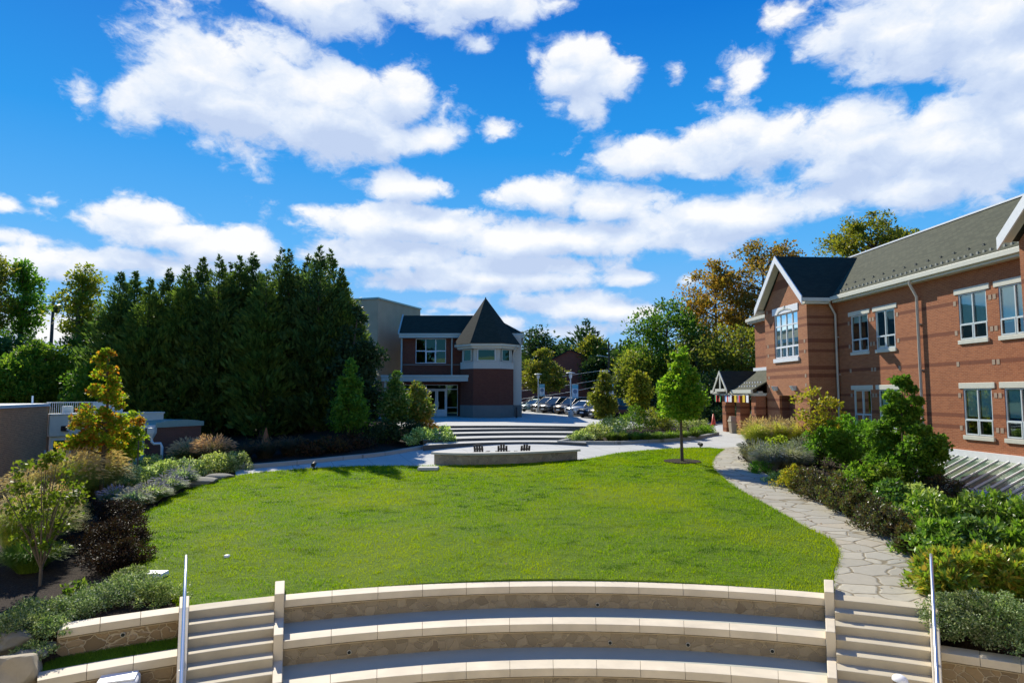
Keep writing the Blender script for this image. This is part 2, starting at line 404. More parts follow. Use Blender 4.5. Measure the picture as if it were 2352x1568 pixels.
    t.t.links.new(bg.outputs[0], t.out.inputs[0])
make_sky()
W.cycles.sampling_method = 'MANUAL'; W.cycles.sample_map_resolution = 512
vs = scene.view_settings; scene.display_settings.display_device = 'sRGB'
vs.view_transform = 'Standard'; vs.look = 'None'; vs.exposure = .5; vs.gamma = 1
cy = scene.cycles; cy.max_bounces = 7; cy.diffuse_bounces = 3; cy.glossy_bounces = 3; cy.transmission_bounces = 4; cy.transparent_max_bounces = 10
cy.caustics_reflective = False; cy.caustics_refractive = False; cy.use_denoising = True
cy.sample_clamp_indirect = 6

# ------------------------------------------------------------------ shared materials
GB = [(-.45, -.25), (.62, .79), (1.13, 1.31), (1.98, 2.12), (3.3, 3.48), (4.62, 4.8), (5.88, 6.06)]
brick('brick_red', (.41, .145, .058), (.26, .082, .034), (.46, .31, .19), GB, (.13, .045, .028))
brick('brick_banded', (.43, .175, .075), (.30, .112, .048), (.48, .33, .21), [(1.15, 1.32), (1.66, 1.84), (3.03, 3.24), (3.48, 3.68), (4.44, 4.62), (5.02, 5.22), (5.95, 6.12), (6.4, 6.55), (7.2, 7.4), (8.5, 9.05)], (.17, .058, .034))
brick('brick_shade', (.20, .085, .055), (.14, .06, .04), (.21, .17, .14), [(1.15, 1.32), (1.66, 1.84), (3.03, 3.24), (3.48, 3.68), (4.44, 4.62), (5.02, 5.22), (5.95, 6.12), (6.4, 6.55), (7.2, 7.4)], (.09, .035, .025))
brick('brick_tower', (.17, .060, .034), (.12, .040, .024), (.11, .045, .035))
brick('brick_left', (.62, .31, .15), (.42, .19, .09), (.80, .60, .42), bw=.22, rh=.075)
brick('brick_far', (.30, .09, .055), (.24, .07, .045), (.22, .1, .07))
shingle('shingle_light', (.105, .110, .072), (.065, .072, .048))
shingle('shingle_dark', (.042, .050, .036), (.028, .034, .025))
plain('trim_cream', (.60, .60, .50), .5)
plain('trim_white', (.78, .80, .80), .45)
plain('trim_blue', (.62, .70, .74), .45)
plain('frame_pale', (.55, .62, .62), .4)
plain('limestone', (.52, .50, .42), .8, bump=.2)
plain('coping_stone', (.64, .56, .42), .75, var=.30, scale=1.3, bump=.25)
plain('stair_stone', (.50, .44, .32), .8, var=.22, scale=2.5, bump=.25)
plain('accent', (.36, .27, .19), .85, bump=.2)
plain('stucco_tan', (.50, .37, .235), .9, var=.2, scale=.8, bump=.2)
plain('band_grey', (.17, .17, .15), .85, var=.18, scale=1.5, bump=.15)
plain('fascia_green', (.40, .48, .45), .5)
plain('metal_green', (.28, .42, .38), .45, .3)
plain('steel', (.75, .78, .80), .28, .85, var=.05)
plain('metal_pale', (.66, .72, .70), .45, .2)
plain('metal_dark', (.035, .035, .035), .45, .3)
plain('paint_white', (.80, .82, .84), .4)
plain('blind', (.78, .95, .90), .7)
plain('guard', (.24, .25, .21), .6)
plain('room_dark', (.018, .024, .022), .9)
plain('glasshouse_room', (.42, .46, .36), .8, var=.4, scale=1.2)
plain('room_mid', (.09, .10, .09), .9)
plain('room_warm', (.34, .17, .08), .9)
plain('downspout', (.50, .46, .38), .5)
plain('plastic_tan', (.40, .33, .24), .5, var=.06)
plain('plastic_black', (.016, .017, .018), .5)
plain('wood_dark', (.022, .021, .020), .6, var=.3)
plain('wood_pale', (.42, .33, .2), .8, var=.2)
plain('cone_orange', (.85, .10, .03), .45)
plain('cone_white', (.8, .8, .78), .5)
plain('rust', (.32, .12, .045), .8, var=.25)
plain('boulder', (.36, .31, .22), .9, var=.35, scale=3, bump=.6)
plain('ledge_rock', (.20, .19, .15), .9, var=.35, scale=4, bump=.6)
plain('bark', (.10, .075, .05), .95, var=.3, scale=12, bump=.4)
plain('bark_pale', (.13, .105, .075), .95, var=.3, scale=12, bump=.4)
plain('rubber', (.012, .012, .012), .8)
plain('chrome', (.75, .76, .78), .15, 1.)
plain('lamp_glass', (.85, .86, .82), .3)
plain('asphalt', (.075, .078, .072), .9, var=.25, scale=3, bump=.3)
glass('pane_sky', (.80, 1, .96), .16, 1., (.80, 1, 1))
glass('pane_dark', (.35, .5, .45), .07, .7, (.22, .5, .44))
glass('pane_roof', (.75, .9, .78), .05, .95, (.85, 1, .97), .55)
def milky():
    t = NT('pane_milky'); p = t.pos()
    c = t.ramp(t.noise(1.3, 4, .6, t.sc(p, (1, .5, 1))), [(.35, (.06, .13, .09)), (.52, (.10, .18, .12)), (.62, (.17, .21, .14)), (.72, (.09, .16, .11))])
    d = t.n('ShaderNodeBsdfPrincipled', {'Base Color': c, 'Roughness': .2, 'Specular IOR Level': .25})
    a = t.n('ShaderNodeBsdfTransparent', {'Color': (.8, .95, .85, 1)}); mx = t.n('ShaderNodeMixShader', {0: .75, 1: a.outputs[0], 2: d.outputs[0]}); t.t.links.new(mx.outputs[0], t.out.inputs[0])
milky()
stonework('fieldstone', 4.2, [(.19, .14, .08), (.32, .24, .14), (.45, .34, .21), (.16, .12, .08), (.40, .29, .165)], (.46, .38, .26), (1, 1, 1.25), .045, .03, use_uv=False, wob=.5)
stonework('fieldstone_dark', 4.5, [(.26, .215, .145), (.37, .31, .21), (.50, .42, .29), (.30, .25, .175), (.45, .37, .25), (.24, .19, .125)], (.38, .31, .20), (1, 1, 1.25), .034, .03, use_uv=False, wob=.5)
stonework('flagstone', 1.2, [(.36, .34, .27), (.47, .44, .34), (.58, .54, .42), (.42, .41, .34), (.54, .47, .34)], (.24, .20, .125), (1., 1.45, 1), .040, .02, use_uv=False, wob=.35, rough=.75)

def concrete(name, c, joint=1.8, jc=.55):
    t = NT(name); p = t.pos()
    sx, sy, sz = t.n('ShaderNodeSeparateXYZ', {0: p}).outputs
    def ln(v): return t.math('LESS_THAN', t.math('ABSOLUTE', t.math('SUBTRACT', t.math('FRACT', t.math('MULTIPLY', v, 1 / joint)), .5)), .008)
    rx = t.math('ADD', t.math('MULTIPLY', sx, .94), t.math('MULTIPLY', sy, .34)); ry = t.math('SUBTRACT', t.math('MULTIPLY', sy, .94), t.math('MULTIPLY', sx, .34))
    j = t.math('MAXIMUM', ln(rx), ln(ry))
    cc = t.mix(t.noise(.8, 6, .65, p), [v * .8 for v in c], [min(1, v * 1.15) for v in c])
    cc = t.mix(t.math('MULTIPLY', t.noise(14, 3, .6, p), .3), cc, [v * .75 for v in c])
    cc = t.mix(j, cc, [v * jc for v in c])
    t.pbr(cc, .85, 0, t.bump(t.noise(30, 3, .6, p), .15, .005), .3); return t.done()
concrete('concrete', (.52, .52, .48))
concrete('concrete_patio', (.40, .39, .35), .6, .7)
concrete('kerb_stone', (.36, .36, .32), 2.2)
concrete('tread', (.45, .455, .37), 50)
concrete('step_top', (.50, .50, .46), 50)
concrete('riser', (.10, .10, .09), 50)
concrete('step_dark', (.30, .29, .25), 50)

def soil():
    t = NT('mulch'); p = t.pos()
    c = t.ramp(t.noise(22, 6, .7, p), [(.3, (.014, .011, .008)), (.55, (.045, .033, .024)), (.75, (.11, .085, .06))])
    sx, sy, sz = t.n('ShaderNodeSeparateXYZ', {0: p}).outputs
    far = t.n('ShaderNodeMapRange', {0: t.math('ADD', sy, t.math('MULTIPLY', t.noise(.15, 3, .6, p), 14)), 1: 72, 2: 84}).outputs[0]
    gr = t.ramp(t.noise(1.2, 5, .7, p), [(.3, (.03, .055, .012)), (.7, (.09, .13, .03))])
    c = t.mix(far, c, gr)
    t.pbr(c, .95, 0, t.bump(t.noise(40, 4, .7, p), .8, .04), .15); return t.done()
soil()
def turf():
    t = NT('turf'); p = t.pos()
    a = t.noise(.45, 4, .6, p); b = t.noise(9, 5, .7, t.sc(p, (.55, 1.4, 1))); d = t.noise(60, 3, .6, p)
    c = t.ramp(b, [(.28, (.05, .11, .004)), (.48, (.115, .20, .006)), (.72, (.18, .28, .01))])
    c = t.mix(t.ramp(a, [(.45, (0, 0, 0)), (.75, (.6, .6, .6))]), c, (.17, .24, .02))
    c = t.mix(t.math('MULTIPLY', d, .35), c, (.04, .08, .008))
    t.pbr(c, .9, 0, t.bump(t.math('ADD', b, t.math('MULTIPLY', d, .5)), .9, .06), .2); return t.done()
turf()

# foliage palettes
foliage('blade', [(.066, .145, .001), (.115, .22, .002), (.175, .285, .003), (.25, .33, .006)], .45, .5, 1.9, patch=.53, pc=(.030, .085, .003), pscale=1.5, gain=1., p2=(.26, .31, .004))
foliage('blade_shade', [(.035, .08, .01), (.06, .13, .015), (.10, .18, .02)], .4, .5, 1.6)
foliage('leaf_conifer', [(.028, .050, .013), (.040, .070, .018), (.056, .090, .023), (.072, .102, .023)], .38, .6, 1.5)
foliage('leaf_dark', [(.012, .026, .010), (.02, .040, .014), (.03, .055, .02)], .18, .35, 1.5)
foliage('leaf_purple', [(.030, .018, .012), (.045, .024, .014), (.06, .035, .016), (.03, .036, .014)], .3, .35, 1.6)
foliage('leaf_green', [(.028, .072, .010), (.045, .10, .012), (.065, .13, .016), (.09, .15, .02)], .40, .45, 1.8)
foliage('leaf_bright', [(.055, .115, .012), (.085, .155, .014), (.12, .19, .02), (.16, .21, .03)], .46, .45, 1.7, gain=1.25)
foliage('leaf_lime', [(.10, .17, .012), (.15, .22, .015), (.20, .26, .02), (.23, .23, .03)], .5, .45, 1.9)
foliage('leaf_maple', [(.09, .17, .012), (.13, .21, .014), (.18, .23, .02), (.22, .18, .02), (.30, .10, .02)], .5, .45, 1.7, patch=.535, pc=(.34, .12, .025), pscale=1.3, gain=1.25)
foliage('leaf_autumn', [(.095, .078, .016), (.14, .09, .02), (.17, .085, .020), (.10, .095, .02)], .48, .5, 1.6, patch=.6, pc=(.055, .08, .014), pscale=.22)
foliage('leaf_ochre', [(.085, .105, .016), (.12, .13, .018), (.15, .135, .02), (.05, .09, .014)], .45, .5, 1.6)
foliage('leaf_oak', [(.09, .12, .02), (.13, .15, .025), (.17, .16, .03), (.15, .12, .03)], .45, .5, 1.5, gain=1.2)
foliage('leaf_fallen', [(.22, .10, .03), (.30, .17, .05), (.16, .08, .03)], .2, .6, 1., gain=1.)
foliage('plume_lilac', [(.34, .31, .40), (.42, .38, .46), (.30, .32, .30)], .4, .6, 1.1, gain=1.1)
foliage('leaf_far', [(.022, .050, .014), (.032, .065, .018), (.045, .085, .022)], .28, .6, 1.5)
foliage('leaf_holly', [(.02, .038, .016), (.035, .055, .03), (.06, .085, .05), (.10, .12, .08)], .15, .3, 1.3)
foliage('leaf_glossy', [(.030, .075, .010), (.055, .115, .014), (.09, .16, .02), (.15, .20, .06)], .34, .34, 1.7, spec=.4)
foliage('leaf_glossy_warm', [(.06, .11, .012), (.10, .15, .018), (.16, .18, .025), (.22, .15, .03)], .36, .34, 1.6, spec=.4)
foliage('leaf_variegated', [(.07, .11, .02), (.14, .19, .05), (.26, .30, .13), (.40, .42, .24)], .35, .4, 1.4)
foliage('leaf_weigela', [(.030, .022, .012), (.045, .026, .014), (.06, .055, .018), (.045, .075, .02), (.09, .08, .03)], .3, .36, 1.8, spec=.35)
foliage('leaf_darkred', [(.018, .012, .009), (.030, .017, .012), (.048, .024, .015), (.026, .030, .014)], .25, .3, 1.4, gain=1.)
foliage('leaf_sapling', [(.08, .14, .014), (.12, .18, .018), (.17, .21, .03)], .45, .5, 1.6, gain=1.)
foliage('leaf_lawn', [(.06, .13, .012), (.09, .17, .014), (.13, .20, .018), (.18, .21, .022)], .5, .5, 1.8, gain=1.4)
foliage('leaf_sage', [(.13, .15, .10), (.19, .20, .17), (.26, .25, .26), (.15, .19, .08)], .3, .6, 1.3)
foliage('leaf_lavender', [(.14, .21, .05), (.19, .27, .07), (.25, .31, .13), (.32, .31, .33)], .4, .5, 1.5)
foliage('leaf_cotoneaster', [(.05, .09, .022), (.09, .14, .04), (.16, .20, .08), (.27, .31, .16)], .25, .35, 1.4)
foliage('leaf_gold', [(.19, .18, .012), (.25, .21, .016), (.14, .17, .014), (.28, .16, .02)], .45, .5, 1.6)
foliage('leaf_orange', [(.34, .13, .02), (.28, .17, .03), (.20, .20, .03)], .45, .5, 1.6)
foliage('grass_tan', [(.18, .22, .03), (.26, .27, .05), (.33, .30, .10), (.14, .20, .02)], .42, .5, 1.5)
foliage('plume_tan', [(.62, .50, .30), (.70, .58, .38), (.52, .40, .22)], .45, .7, 1.1, gain=1.2)
foliage('grass_pink', [(.13, .11, .04), (.18, .13, .06), (.10, .12, .03)], .4, .6, 1.5)
foliage('plume_pink', [(.40, .28, .21), (.46, .34, .27), (.34, .24, .18)], .45, .7, 1.2)
foliage('grass_dim', [(.06, .055, .035), (.09, .07, .05), (.05, .06, .03)], .35, .6, 1.4)
foliage('grass_green', [(.06, .10, .018), (.09, .14, .022), (.13, .17, .03)], .42, .5, 1.6)

# ------------------------------------------------------------------ ground
def axis(lo, hi, step, far):
    a = np.arange(lo, hi + .01, step); ext = [v for v in far]
    return np.concatenate([[-v for v in ext[::-1]] + ([] if True else []), a, ext]) if lo < 0 else a
gx = np.concatenate([[-3500, -1500, -700, -300, -150, -90, -60, -45], np.arange(-36, 30.1, .5), [36, 45, 60, 90, 150, 300, 700, 1500, 3500]])
gy = np.concatenate([[-300, -100, -40, -15], np.arange(0, 72.1, .5), [76, 82, 90, 100, 130, 180, 260, 420, 800, 1600, 3500]])
XX, YY = np.meshgrid(gx, gy); ZZ = zt_arr(XX, YY)
# pulled down where paving, steps and seats are laid over it
ZZ = ZZ - .35 * np.clip(1 - np.abs((XX + .3) / 7.2) ** 6, 0, 1) * ((YY > 37.6) & (YY < 45.5))
rr = np.hypot(XX - AC[0], YY - AC[1]); aa = XX / np.maximum(YY, .5)
ZZ = ZZ - .75 * ((rr < R1 + .2) & (aa < .64) & (aa > -.50) & (rr > 6)) - .55 * ((rr < R1 + .1) & (((aa <= -.50) & (aa > -.69)) | ((aa >= .64) & (aa < .9))) & (rr > 6))
_n = np.sin(XX * 3.1 + 1.7 * np.sin(YY * 1.3)) * np.sin(YY * 2.7 + np.sin(XX * 1.9)) * .035
ZZ = ZZ + np.where((np.abs(XX) < 30) & (YY < 60), _n - .02, 0)
nxg, nyg = len(gx), len(gy)
idx = np.arange(nxg * nyg).reshape(nyg, nxg)
Fg = np.stack([idx[:-1, :-1].ravel(), idx[:-1, 1:].ravel(), idx[1:, 1:].ravel(), idx[1:, :-1].ravel()], 1)
tag(npmesh('ground', np.stack([XX.ravel(), YY.ravel(), ZZ.ravel()], 1), Fg, 'mulch', None, True), kind='structure')

def G(px, py): p = gnd(px, py); return (p.x, p.y)
# lawn outline: far edge and sides from the picture, near edge follows the top seat
def arc(r, a0, a1, n): return [(AC[0] + r * math.sin(R(a0 + (a1 - a0) * i / n)), AC[1] + r * math.cos(R(a0 + (a1 - a0) * i / n))) for i in range(n + 1)]
side_r = [G(*q) for q in ((1916, 1310), (1926, 1275), (1905, 1243), (1850, 1215), (1780, 1175), (1700, 1130), (1650, 1092), (1634, 1070), (1642, 1050), (1662, 1033))]
far_e = [G(*q) for q in ((1622, 1030), (1530, 1033), (1420, 1043), (1332, 1058), (1200, 1066), (1070, 1071), (985, 1073), (850, 1073), (700, 1079), (560, 1092))]
side_l = [G(*q) for q in ((500, 1108), (430, 1130), (370, 1163), (326, 1190), (310, 1220), (314, 1265), (332, 1310), (385, 1352))]
lawn_o = arc(R1 + .43, ba(-.486, R1 + .43), ba(.471, R1 + .43), 40) + [tuple(v[:2]) for v in smooth_line([(x, y, 0) for x, y in side_r], 5)] + [tuple(v[:2]) for v in smooth_line([(x, y, 0) for x, y in far_e], 5)] + [tuple(v[:2]) for v in smooth_line([(x, y, 0) for x, y in side_l], 5)]
sheet('lawn', lawn_o, 'turf', .05)
def blades(name, outline, n, h0, w0, mat, off=.03, lean=.5, gap=None):
    P = np.array([(p[0], p[1]) for p in outline]); lo = P.min(0); hi = P.max(0)
    X = rng.uniform(lo[0], hi[0], n * 2); Y = lo[1] + (hi[1] - lo[1]) * rng.random(n * 2) ** 1.25
    k = inside(P, X, Y); X = X[k][:n]; Y = Y[k][:n]; m = len(X)
    ln = np.sin(X * 2.3 + np.sin(Y * 1.7) * 2) * np.sin(Y * 3.1 + np.sin(X * 1.1) * 2) * .5 + np.sin(X * 7.1 + Y * 1.3) * np.sin(Y * 9.3 - X * 2.2) * .5
    far = np.clip((Y - 13) / 20, 0, 1)
    h = h0 * (1 + .35 * ln) * rng.uniform(.6, 1.3, m) * (1 + .2 * far); w = w0 * rng.uniform(.7, 1.3, m) * (1 + 1.1 * far)
    a = rng.uniform(0, 2 * np.pi, m); l = lean * h * rng.uniform(.2, 1.2, m); b = rng.uniform(0, 2 * np.pi, m)
    Z = zt_arr(X, Y) + off
    V = np.empty((m, 3, 3)); dx = np.cos(a) * w / 2; dy = np.sin(a) * w / 2
    V[:, 0] = np.stack([X - dx, Y - dy, Z], 1); V[:, 1] = np.stack([X + dx, Y + dy, Z], 1)
    V[:, 2] = np.stack([X + np.cos(b) * l, Y + np.sin(b) * l, Z + h], 1)
    o = npmesh(name, V.reshape(-1, 3), np.arange(m * 3).reshape(-1, 3), mat)
    return o
tag(blades('grass', lawn_o, 260000, .055, .018, 'blade'), kind='stuff')
# ragged rim: longer blades leaning over the soil and the path
lo_ = np.array(lawn_o); nx_ = np.roll(lo_, -1, 0); sl__ = np.hypot(*(nx_ - lo_).T); ii_ = rng.choice(len(lo_), 9000, p=sl__ / sl__.sum()); ff_ = rng.random(9000)[:, None]
rp_ = lo_[ii_] * (1 - ff_) + nx_[ii_] * ff_ + rng.normal(0, .045, (9000, 2)); rp_ = rp_[np.hypot(rp_[:, 0] - AC[0], rp_[:, 1] - AC[1]) > R1 + .46]
zb_ = zt_arr(rp_[:, 0], rp_[:, 1]); a_ = rng.uniform(0, 6.28, len(rp_)); VR = np.empty((len(rp_), 3, 3)); wd_ = .02
VR[:, 0] = np.stack([rp_[:, 0] - np.cos(a_) * wd_ / 2, rp_[:, 1] - np.sin(a_) * wd_ / 2, zb_], 1); VR[:, 1] = np.stack([rp_[:, 0] + np.cos(a_) * wd_ / 2, rp_[:, 1] + np.sin(a_) * wd_ / 2, zb_], 1)
VR[:, 2] = np.stack([rp_[:, 0] + rng.normal(0, .05, len(rp_)), rp_[:, 1] + rng.normal(0, .05, len(rp_)), zb_ + .05 + rng.uniform(.03, .10, len(rp_))], 1)
tag(npmesh('grass', VR.reshape(-1, 3), np.arange(len(rp_) * 3).reshape(-1, 3), 'blade'), kind='stuff')

# flagstone path on the right, concrete paving, patio, parking
pr = [G(*q) for q in ((2128, 1312), (2135, 1285), (2060, 1243), (1990, 1207), (1915, 1170), (1850, 1138), (1790, 1105), (1735, 1075), (1716, 1045), (1722, 1026))]
flag_o = arc(R1 + .36, ba(.478, R1 + .36), ba(.62, R1 + .36), 8) + [tuple(v[:2]) for v in smooth_line([(x, y, 0) for x, y in pr], 5)] + [G(1655, 1029)] + [tuple(v[:2]) for v in smooth_line([(x, y, 0) for x, y in side_r], 5)][::-1]
sheet('flagstone_path', flag_o, 'flagstone', .035)

STEPS = [(0, (300, 258), (1250, 253), (2200, 262)), (-.16, (340, 308), (1250, 293), (2180, 293)), (-.32, (400, 362), (1250, 345), (2100, 345)), (-.48, (470, 425), (1250, 405), (2040, 407)), (-.64, (480, 488), (1250, 463), (1985, 465))]
def c1(q): return ((1000 + q[0] / 5.227) / 1.06293, (990 + q[1] / 5.227) / 1.06293)
def step_edge(s, ext=.18, n=24, dz=0.):
    z, a, b, c = s; P = [onz(*c1(q), z) for q in (a, b, c)]
    out = []
    for i in range(n + 1):
        t = -ext + (1 + 2 * ext) * i / n; u = t * 2 - 1
        out.append(P[0] * (u * (u - 1) / 2) + P[1] * (1 - u * u) + P[2] * (u * (u + 1) / 2))
    return out
edges = [step_edge(s) for s in STEPS]
st = MB(); ri = MB()
for k in range(5):
    e = edges[k]; nx = edges[k + 1] if k < 4 else None
    back = [Vector((p.x, p.y + 6 if k == 0 else p.y + 2.8, 0)) for p in e]
    zt_, zb = STEPS[k][0], STEPS[k][0] - .16 - (.5 if k == 4 else .08)
    n = len(e)
    vs_ = [(p.x, p.y, zt_) for p in e] + [(p.x, p.y, zt_) for p in back] + [(p.x, p.y + .03, zb) for p in e]
    fs_ = [(i, i + 1, n + i + 1, n + i) for i in range(n - 1)] + [(i, 2 * n + i, 2 * n + i + 1, i + 1) for i in range(n - 1)]
    st.add(vs_, fs_[:n - 1]); ri.add(vs_, fs_[n - 1:])
so_ = st.build('broad_steps', 'step_top', None); ri.build('risers', 'riser', so_)
tag(so_, 'broad curved concrete steps rising from the patio to the plaza', 'steps')

bot = edges[4]
kerb_l = [gnd(*q) for q in ((548, 1079), (612, 1074), (700, 1066), (790, 1057), (880, 1048), (960, 1034), (1012, 1026), (1047, 1024))]
kerb_r = [gnd(*q) for q in ((1282, 1021), (1340, 1021), (1420, 1021), (1500, 1017), (1560, 1013), (1620, 1006), (1652, 999))]
pav_o = [G(*q) for q in ((1715, 1046), (1662, 1046), (1530, 1045), (1332, 1070), (1160, 1082), (985, 1086), (700, 1092), (545, 1104))] + \
        [(kerb_l[0].x - .4, kerb_l[0].y + .5)] + [(p.x, p.y + .25) for p in kerb_l] + [(p.x, p.y + .35) for p in bot[2:-1]] + [(p.x, p.y + .3) for p in kerb_r] + [(13.2, 46), (15.0, 51), (17.5, 56), (20, 52), (18.5, 44), (16.5, 41), (14.5, 38.5), (13, 36)]
sheet('patio_and_path', pav_o, 'concrete', .012, .8)
pz = edges[0]
plaza_o = [(p.x, p.y + .6) for p in pz if -7.5 < p.x < 7] + [(8, 46), (10.5, 50), (12, 55), (9.5, 57.5), (6.8, 62), (4.2, 69), (2.6, 77), (1.2, 84), (-12, 84), (-12, 59), (-9.5, 58), (-8.6, 46)]
sheet('plaza', plaza_o, 'concrete', .022, .9)
park_o = [(17.4, 55.5), (13, 53.4), (10.5, 54.5), (6.9, 61.5), (4.2, 68.6), (2.6, 76.6), (1.0, 84), (-12, 118), (30, 118), (30, 60)]
sheet('parking_lot', park_o, 'asphalt', .016, 1.5)
# painted bay lines on the asphalt
ml = MB()
for i in range(7):
    a = Vector((3.0 + 1.05 * i, 77 - 2.95 * i, 0)); d = Vector((.74, .67, 0)); w_ = Vector((-d.y, d.x, 0)) * .05
    q = [a - w_, a + d * 5 - w_, a + d * 5 + w_, a + w_]
    ml.quad(*[(p.x, p.y, zt(p.x, p.y) + .022) for p in q])
tag(ml.build('bay_lines', 'paint_white'), kind='structure')

# ------------------------------------------------------------------ amphitheatre seats, stairs and cheek walls
def pol(r, a, z): return Vector((AC[0] + r * math.sin(R(a)), AC[1] + r * math.cos(R(a)), z))
def arcbox(mb, r0, r1, a0, a1, z0, z1, n=40, zin=None):
    """curved block between two radii (r0 towards the camera) and two angles"""
    vs = []; fs = []
    f0 = a0 if callable(a0) else (lambda r: a0); f1 = a1 if callable(a1) else (lambda r: a1)
    for i in range(n + 1):
        p, q = (f0(r) + (f1(r) - f0(r)) * i / n for r in (r0, r1))
        vs += [pol(r0, p, z0), pol(r1, q, z0), pol(r1, q, z1), pol(r0, p, z1)]
    for i in range(n):
        for k in range(4): fs.append((i * 4 + k, i * 4 + (k + 1) % 4, i * 4 + 4 + (k + 1) % 4, i * 4 + 4 + k))
    fs += [(0, 1, 2, 3), (n * 4 + 3, n * 4 + 2, n * 4 + 1, n * 4)]
    mb.add(vs, fs)
TR, TP = .48, 1.03
HB = .0072                                            # half a cheek wall as a plan slope
def line(tb): return lambda r: ba(tb, r)
def btw(t0, t1, f, g=0.): return lambda r: ba(t0, r) + (ba(t1, r) - ba(t0, r)) * f + g
def seat_wall(k, t0, t1, label, paved=True, group='curved stone seat walls of the amphitheatre', outlets=()):
    r = R1 - TP * k; z = TZ0 - TR * k
    root_ = empty('seat_wall', pol(r, (ba(t0, r) + ba(t1, r)) / 2, z - TR), 0, label, 'seat wall', group)
    n = max(8, int(abs(t1 - t0) * 70)); L0, L1 = line(t0), line(t1)
    w = MB(); arcbox(w, r + .045, r + .34, L0, L1, z - TR - .5, z - .15, n); w.build('stone_facing', 'fieldstone' if t0 < -.48 or t0 > .6 else 'fieldstone_dark', root_)
    # coping in separate slabs with fine joints, a little ledge strip beneath
    c = MB(); m = max(2, round(abs(t1 - t0) * 15)); g = .011
    for i in range(m): arcbox(c, r, r + .42, btw(t0, t1, i / m, g), btw(t0, t1, (i + 1) / m, -g), z - .15, z, 6)
    c.build('coping', 'coping_stone', root_, bevel=.006)
    l = MB(); arcbox(l, r + .012, r + .05, L0, L1, z - .185, z - .165, n); l.build('drip_strip', 'wood_pale', root_)
    if paved:
        p = MB(); arcbox(p, r - TP + .42, r + .06, L0, L1, z - TR - .12, z - TR - .004, n); p.build('bench_paving', 'tread', root_)
    for t, h in outlets:
        a = ba(t, r); o = MB(); q = pol(r + .03, a, z - TR + h); d = (pol(r + 1, a, 0) - pol(r, a, 0)).normalized()
        o.tube([q - d * .012, q + d * .03], [.045, .045], 12); ob = o.build('drain_pipe', 'limestone', root_)
        o = MB(); o.tube([q - d * .016, q - d * .0125], [.034, .034], 12); o.build('drain_bore', 'room_dark', ob)
    return root_
TZ0 = -2.2
AL, ALO, AR, ARO = -.345, -.486, .471, .625           # plan slopes of the four cheek walls
seat_wall(0, AL + HB, AR - HB, 'long stone seat wall along the near edge of the lawn, topmost of the curved tiers', outlets=[(.127, .07)])
seat_wall(1, AL + HB, AR - HB, 'long stone seat wall below the topmost tier, middle one of the curved tiers', outlets=[(-.24, .12), (.145, .1), (.26, .12), (.384, .12)])
seat_wall(2, AL + HB, AR - HB, 'long stone seat wall at the bottom of the picture, lowest of the curved tiers')
seat_wall(3, AL + HB, AR - HB, 'stone seat wall just below the lowest visible tier')
seat_wall(0, -.672, ALO - HB, 'short stone wall left of the left stairs with grey shrubs hanging on its cap', False, outlets=[(-.575, .2)])
seat_wall(1, -.698, ALO - HB, 'short stone wall left of the left stairs, below a strip of shaded grass', False)
seat_wall(1, ARO + HB, .88, 'short stone wall right of the right stairs under the overhanging shrub', False)
def strip(name, k, t0, t1):
    r = R1 - TP * k; z = TZ0 - TR * (k + 1)
    p = MB(); arcbox(p, r - TP + .42, r + .05, line(t0), line(t1), z - .4, z - .06, 12); ob = p.build(name, 'turf'); tag(ob, kind='structure')
    m = 14000; a = np.radians(rng.uniform(ba(t0, r - .3), ba(t1, r - .3) , m)); q = rng.uniform(r - TP + .42, r + .03, m)
    X = AC[0] + q * np.sin(a); Y = AC[1] + q * np.cos(a); h = rng.uniform(.04, .1, m); w = .016; b = rng.uniform(0, 6.28, m); dx = np.cos(b) * w / 2; dy = np.sin(b) * w / 2
    V = np.empty((m, 3, 3)); V[:, 0] = np.stack([X - dx, Y - dy, np.full(m, z - .07)], 1); V[:, 1] = np.stack([X + dx, Y + dy, np.full(m, z - .07)], 1)
    V[:, 2] = np.stack([X + rng.normal(0, .03, m), Y + rng.normal(0, .03, m), z - .07 + h], 1)
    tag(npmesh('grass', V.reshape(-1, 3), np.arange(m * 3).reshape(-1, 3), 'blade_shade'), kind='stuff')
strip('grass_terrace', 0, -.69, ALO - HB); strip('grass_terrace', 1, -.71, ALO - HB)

def stairs(t0, t1, label):
    rt = empty('stairs', pol(R1 - 3, (ba(t0, R1) + ba(t1, R1)) / 2, TZ0 - 1.5), 0, label, 'stairs', 'stair flights of the amphitheatre')
    m = MB(); N = 15
    for i in range(N):
        ro = R1 + .42 if i == 0 else R1 - (i - 1) * .3433 + .03
        arcbox(m, R1 - i * .3433 - .002 * i, ro, line(t0), line(t1), TZ0 - .16 * i - (.9 if i else .3), TZ0 - .16 * i - (.003 if i == 0 else 0), 10)
    m.build('flight', 'stair_stone', rt, bevel=.012)
    return rt
stairs(ALO + HB, AL - HB, 'pale stone stair flight between the lawn and the short left walls')
stairs(AR + HB, ARO - HB, 'pale stone stair flight at the foot of the flagstone path')

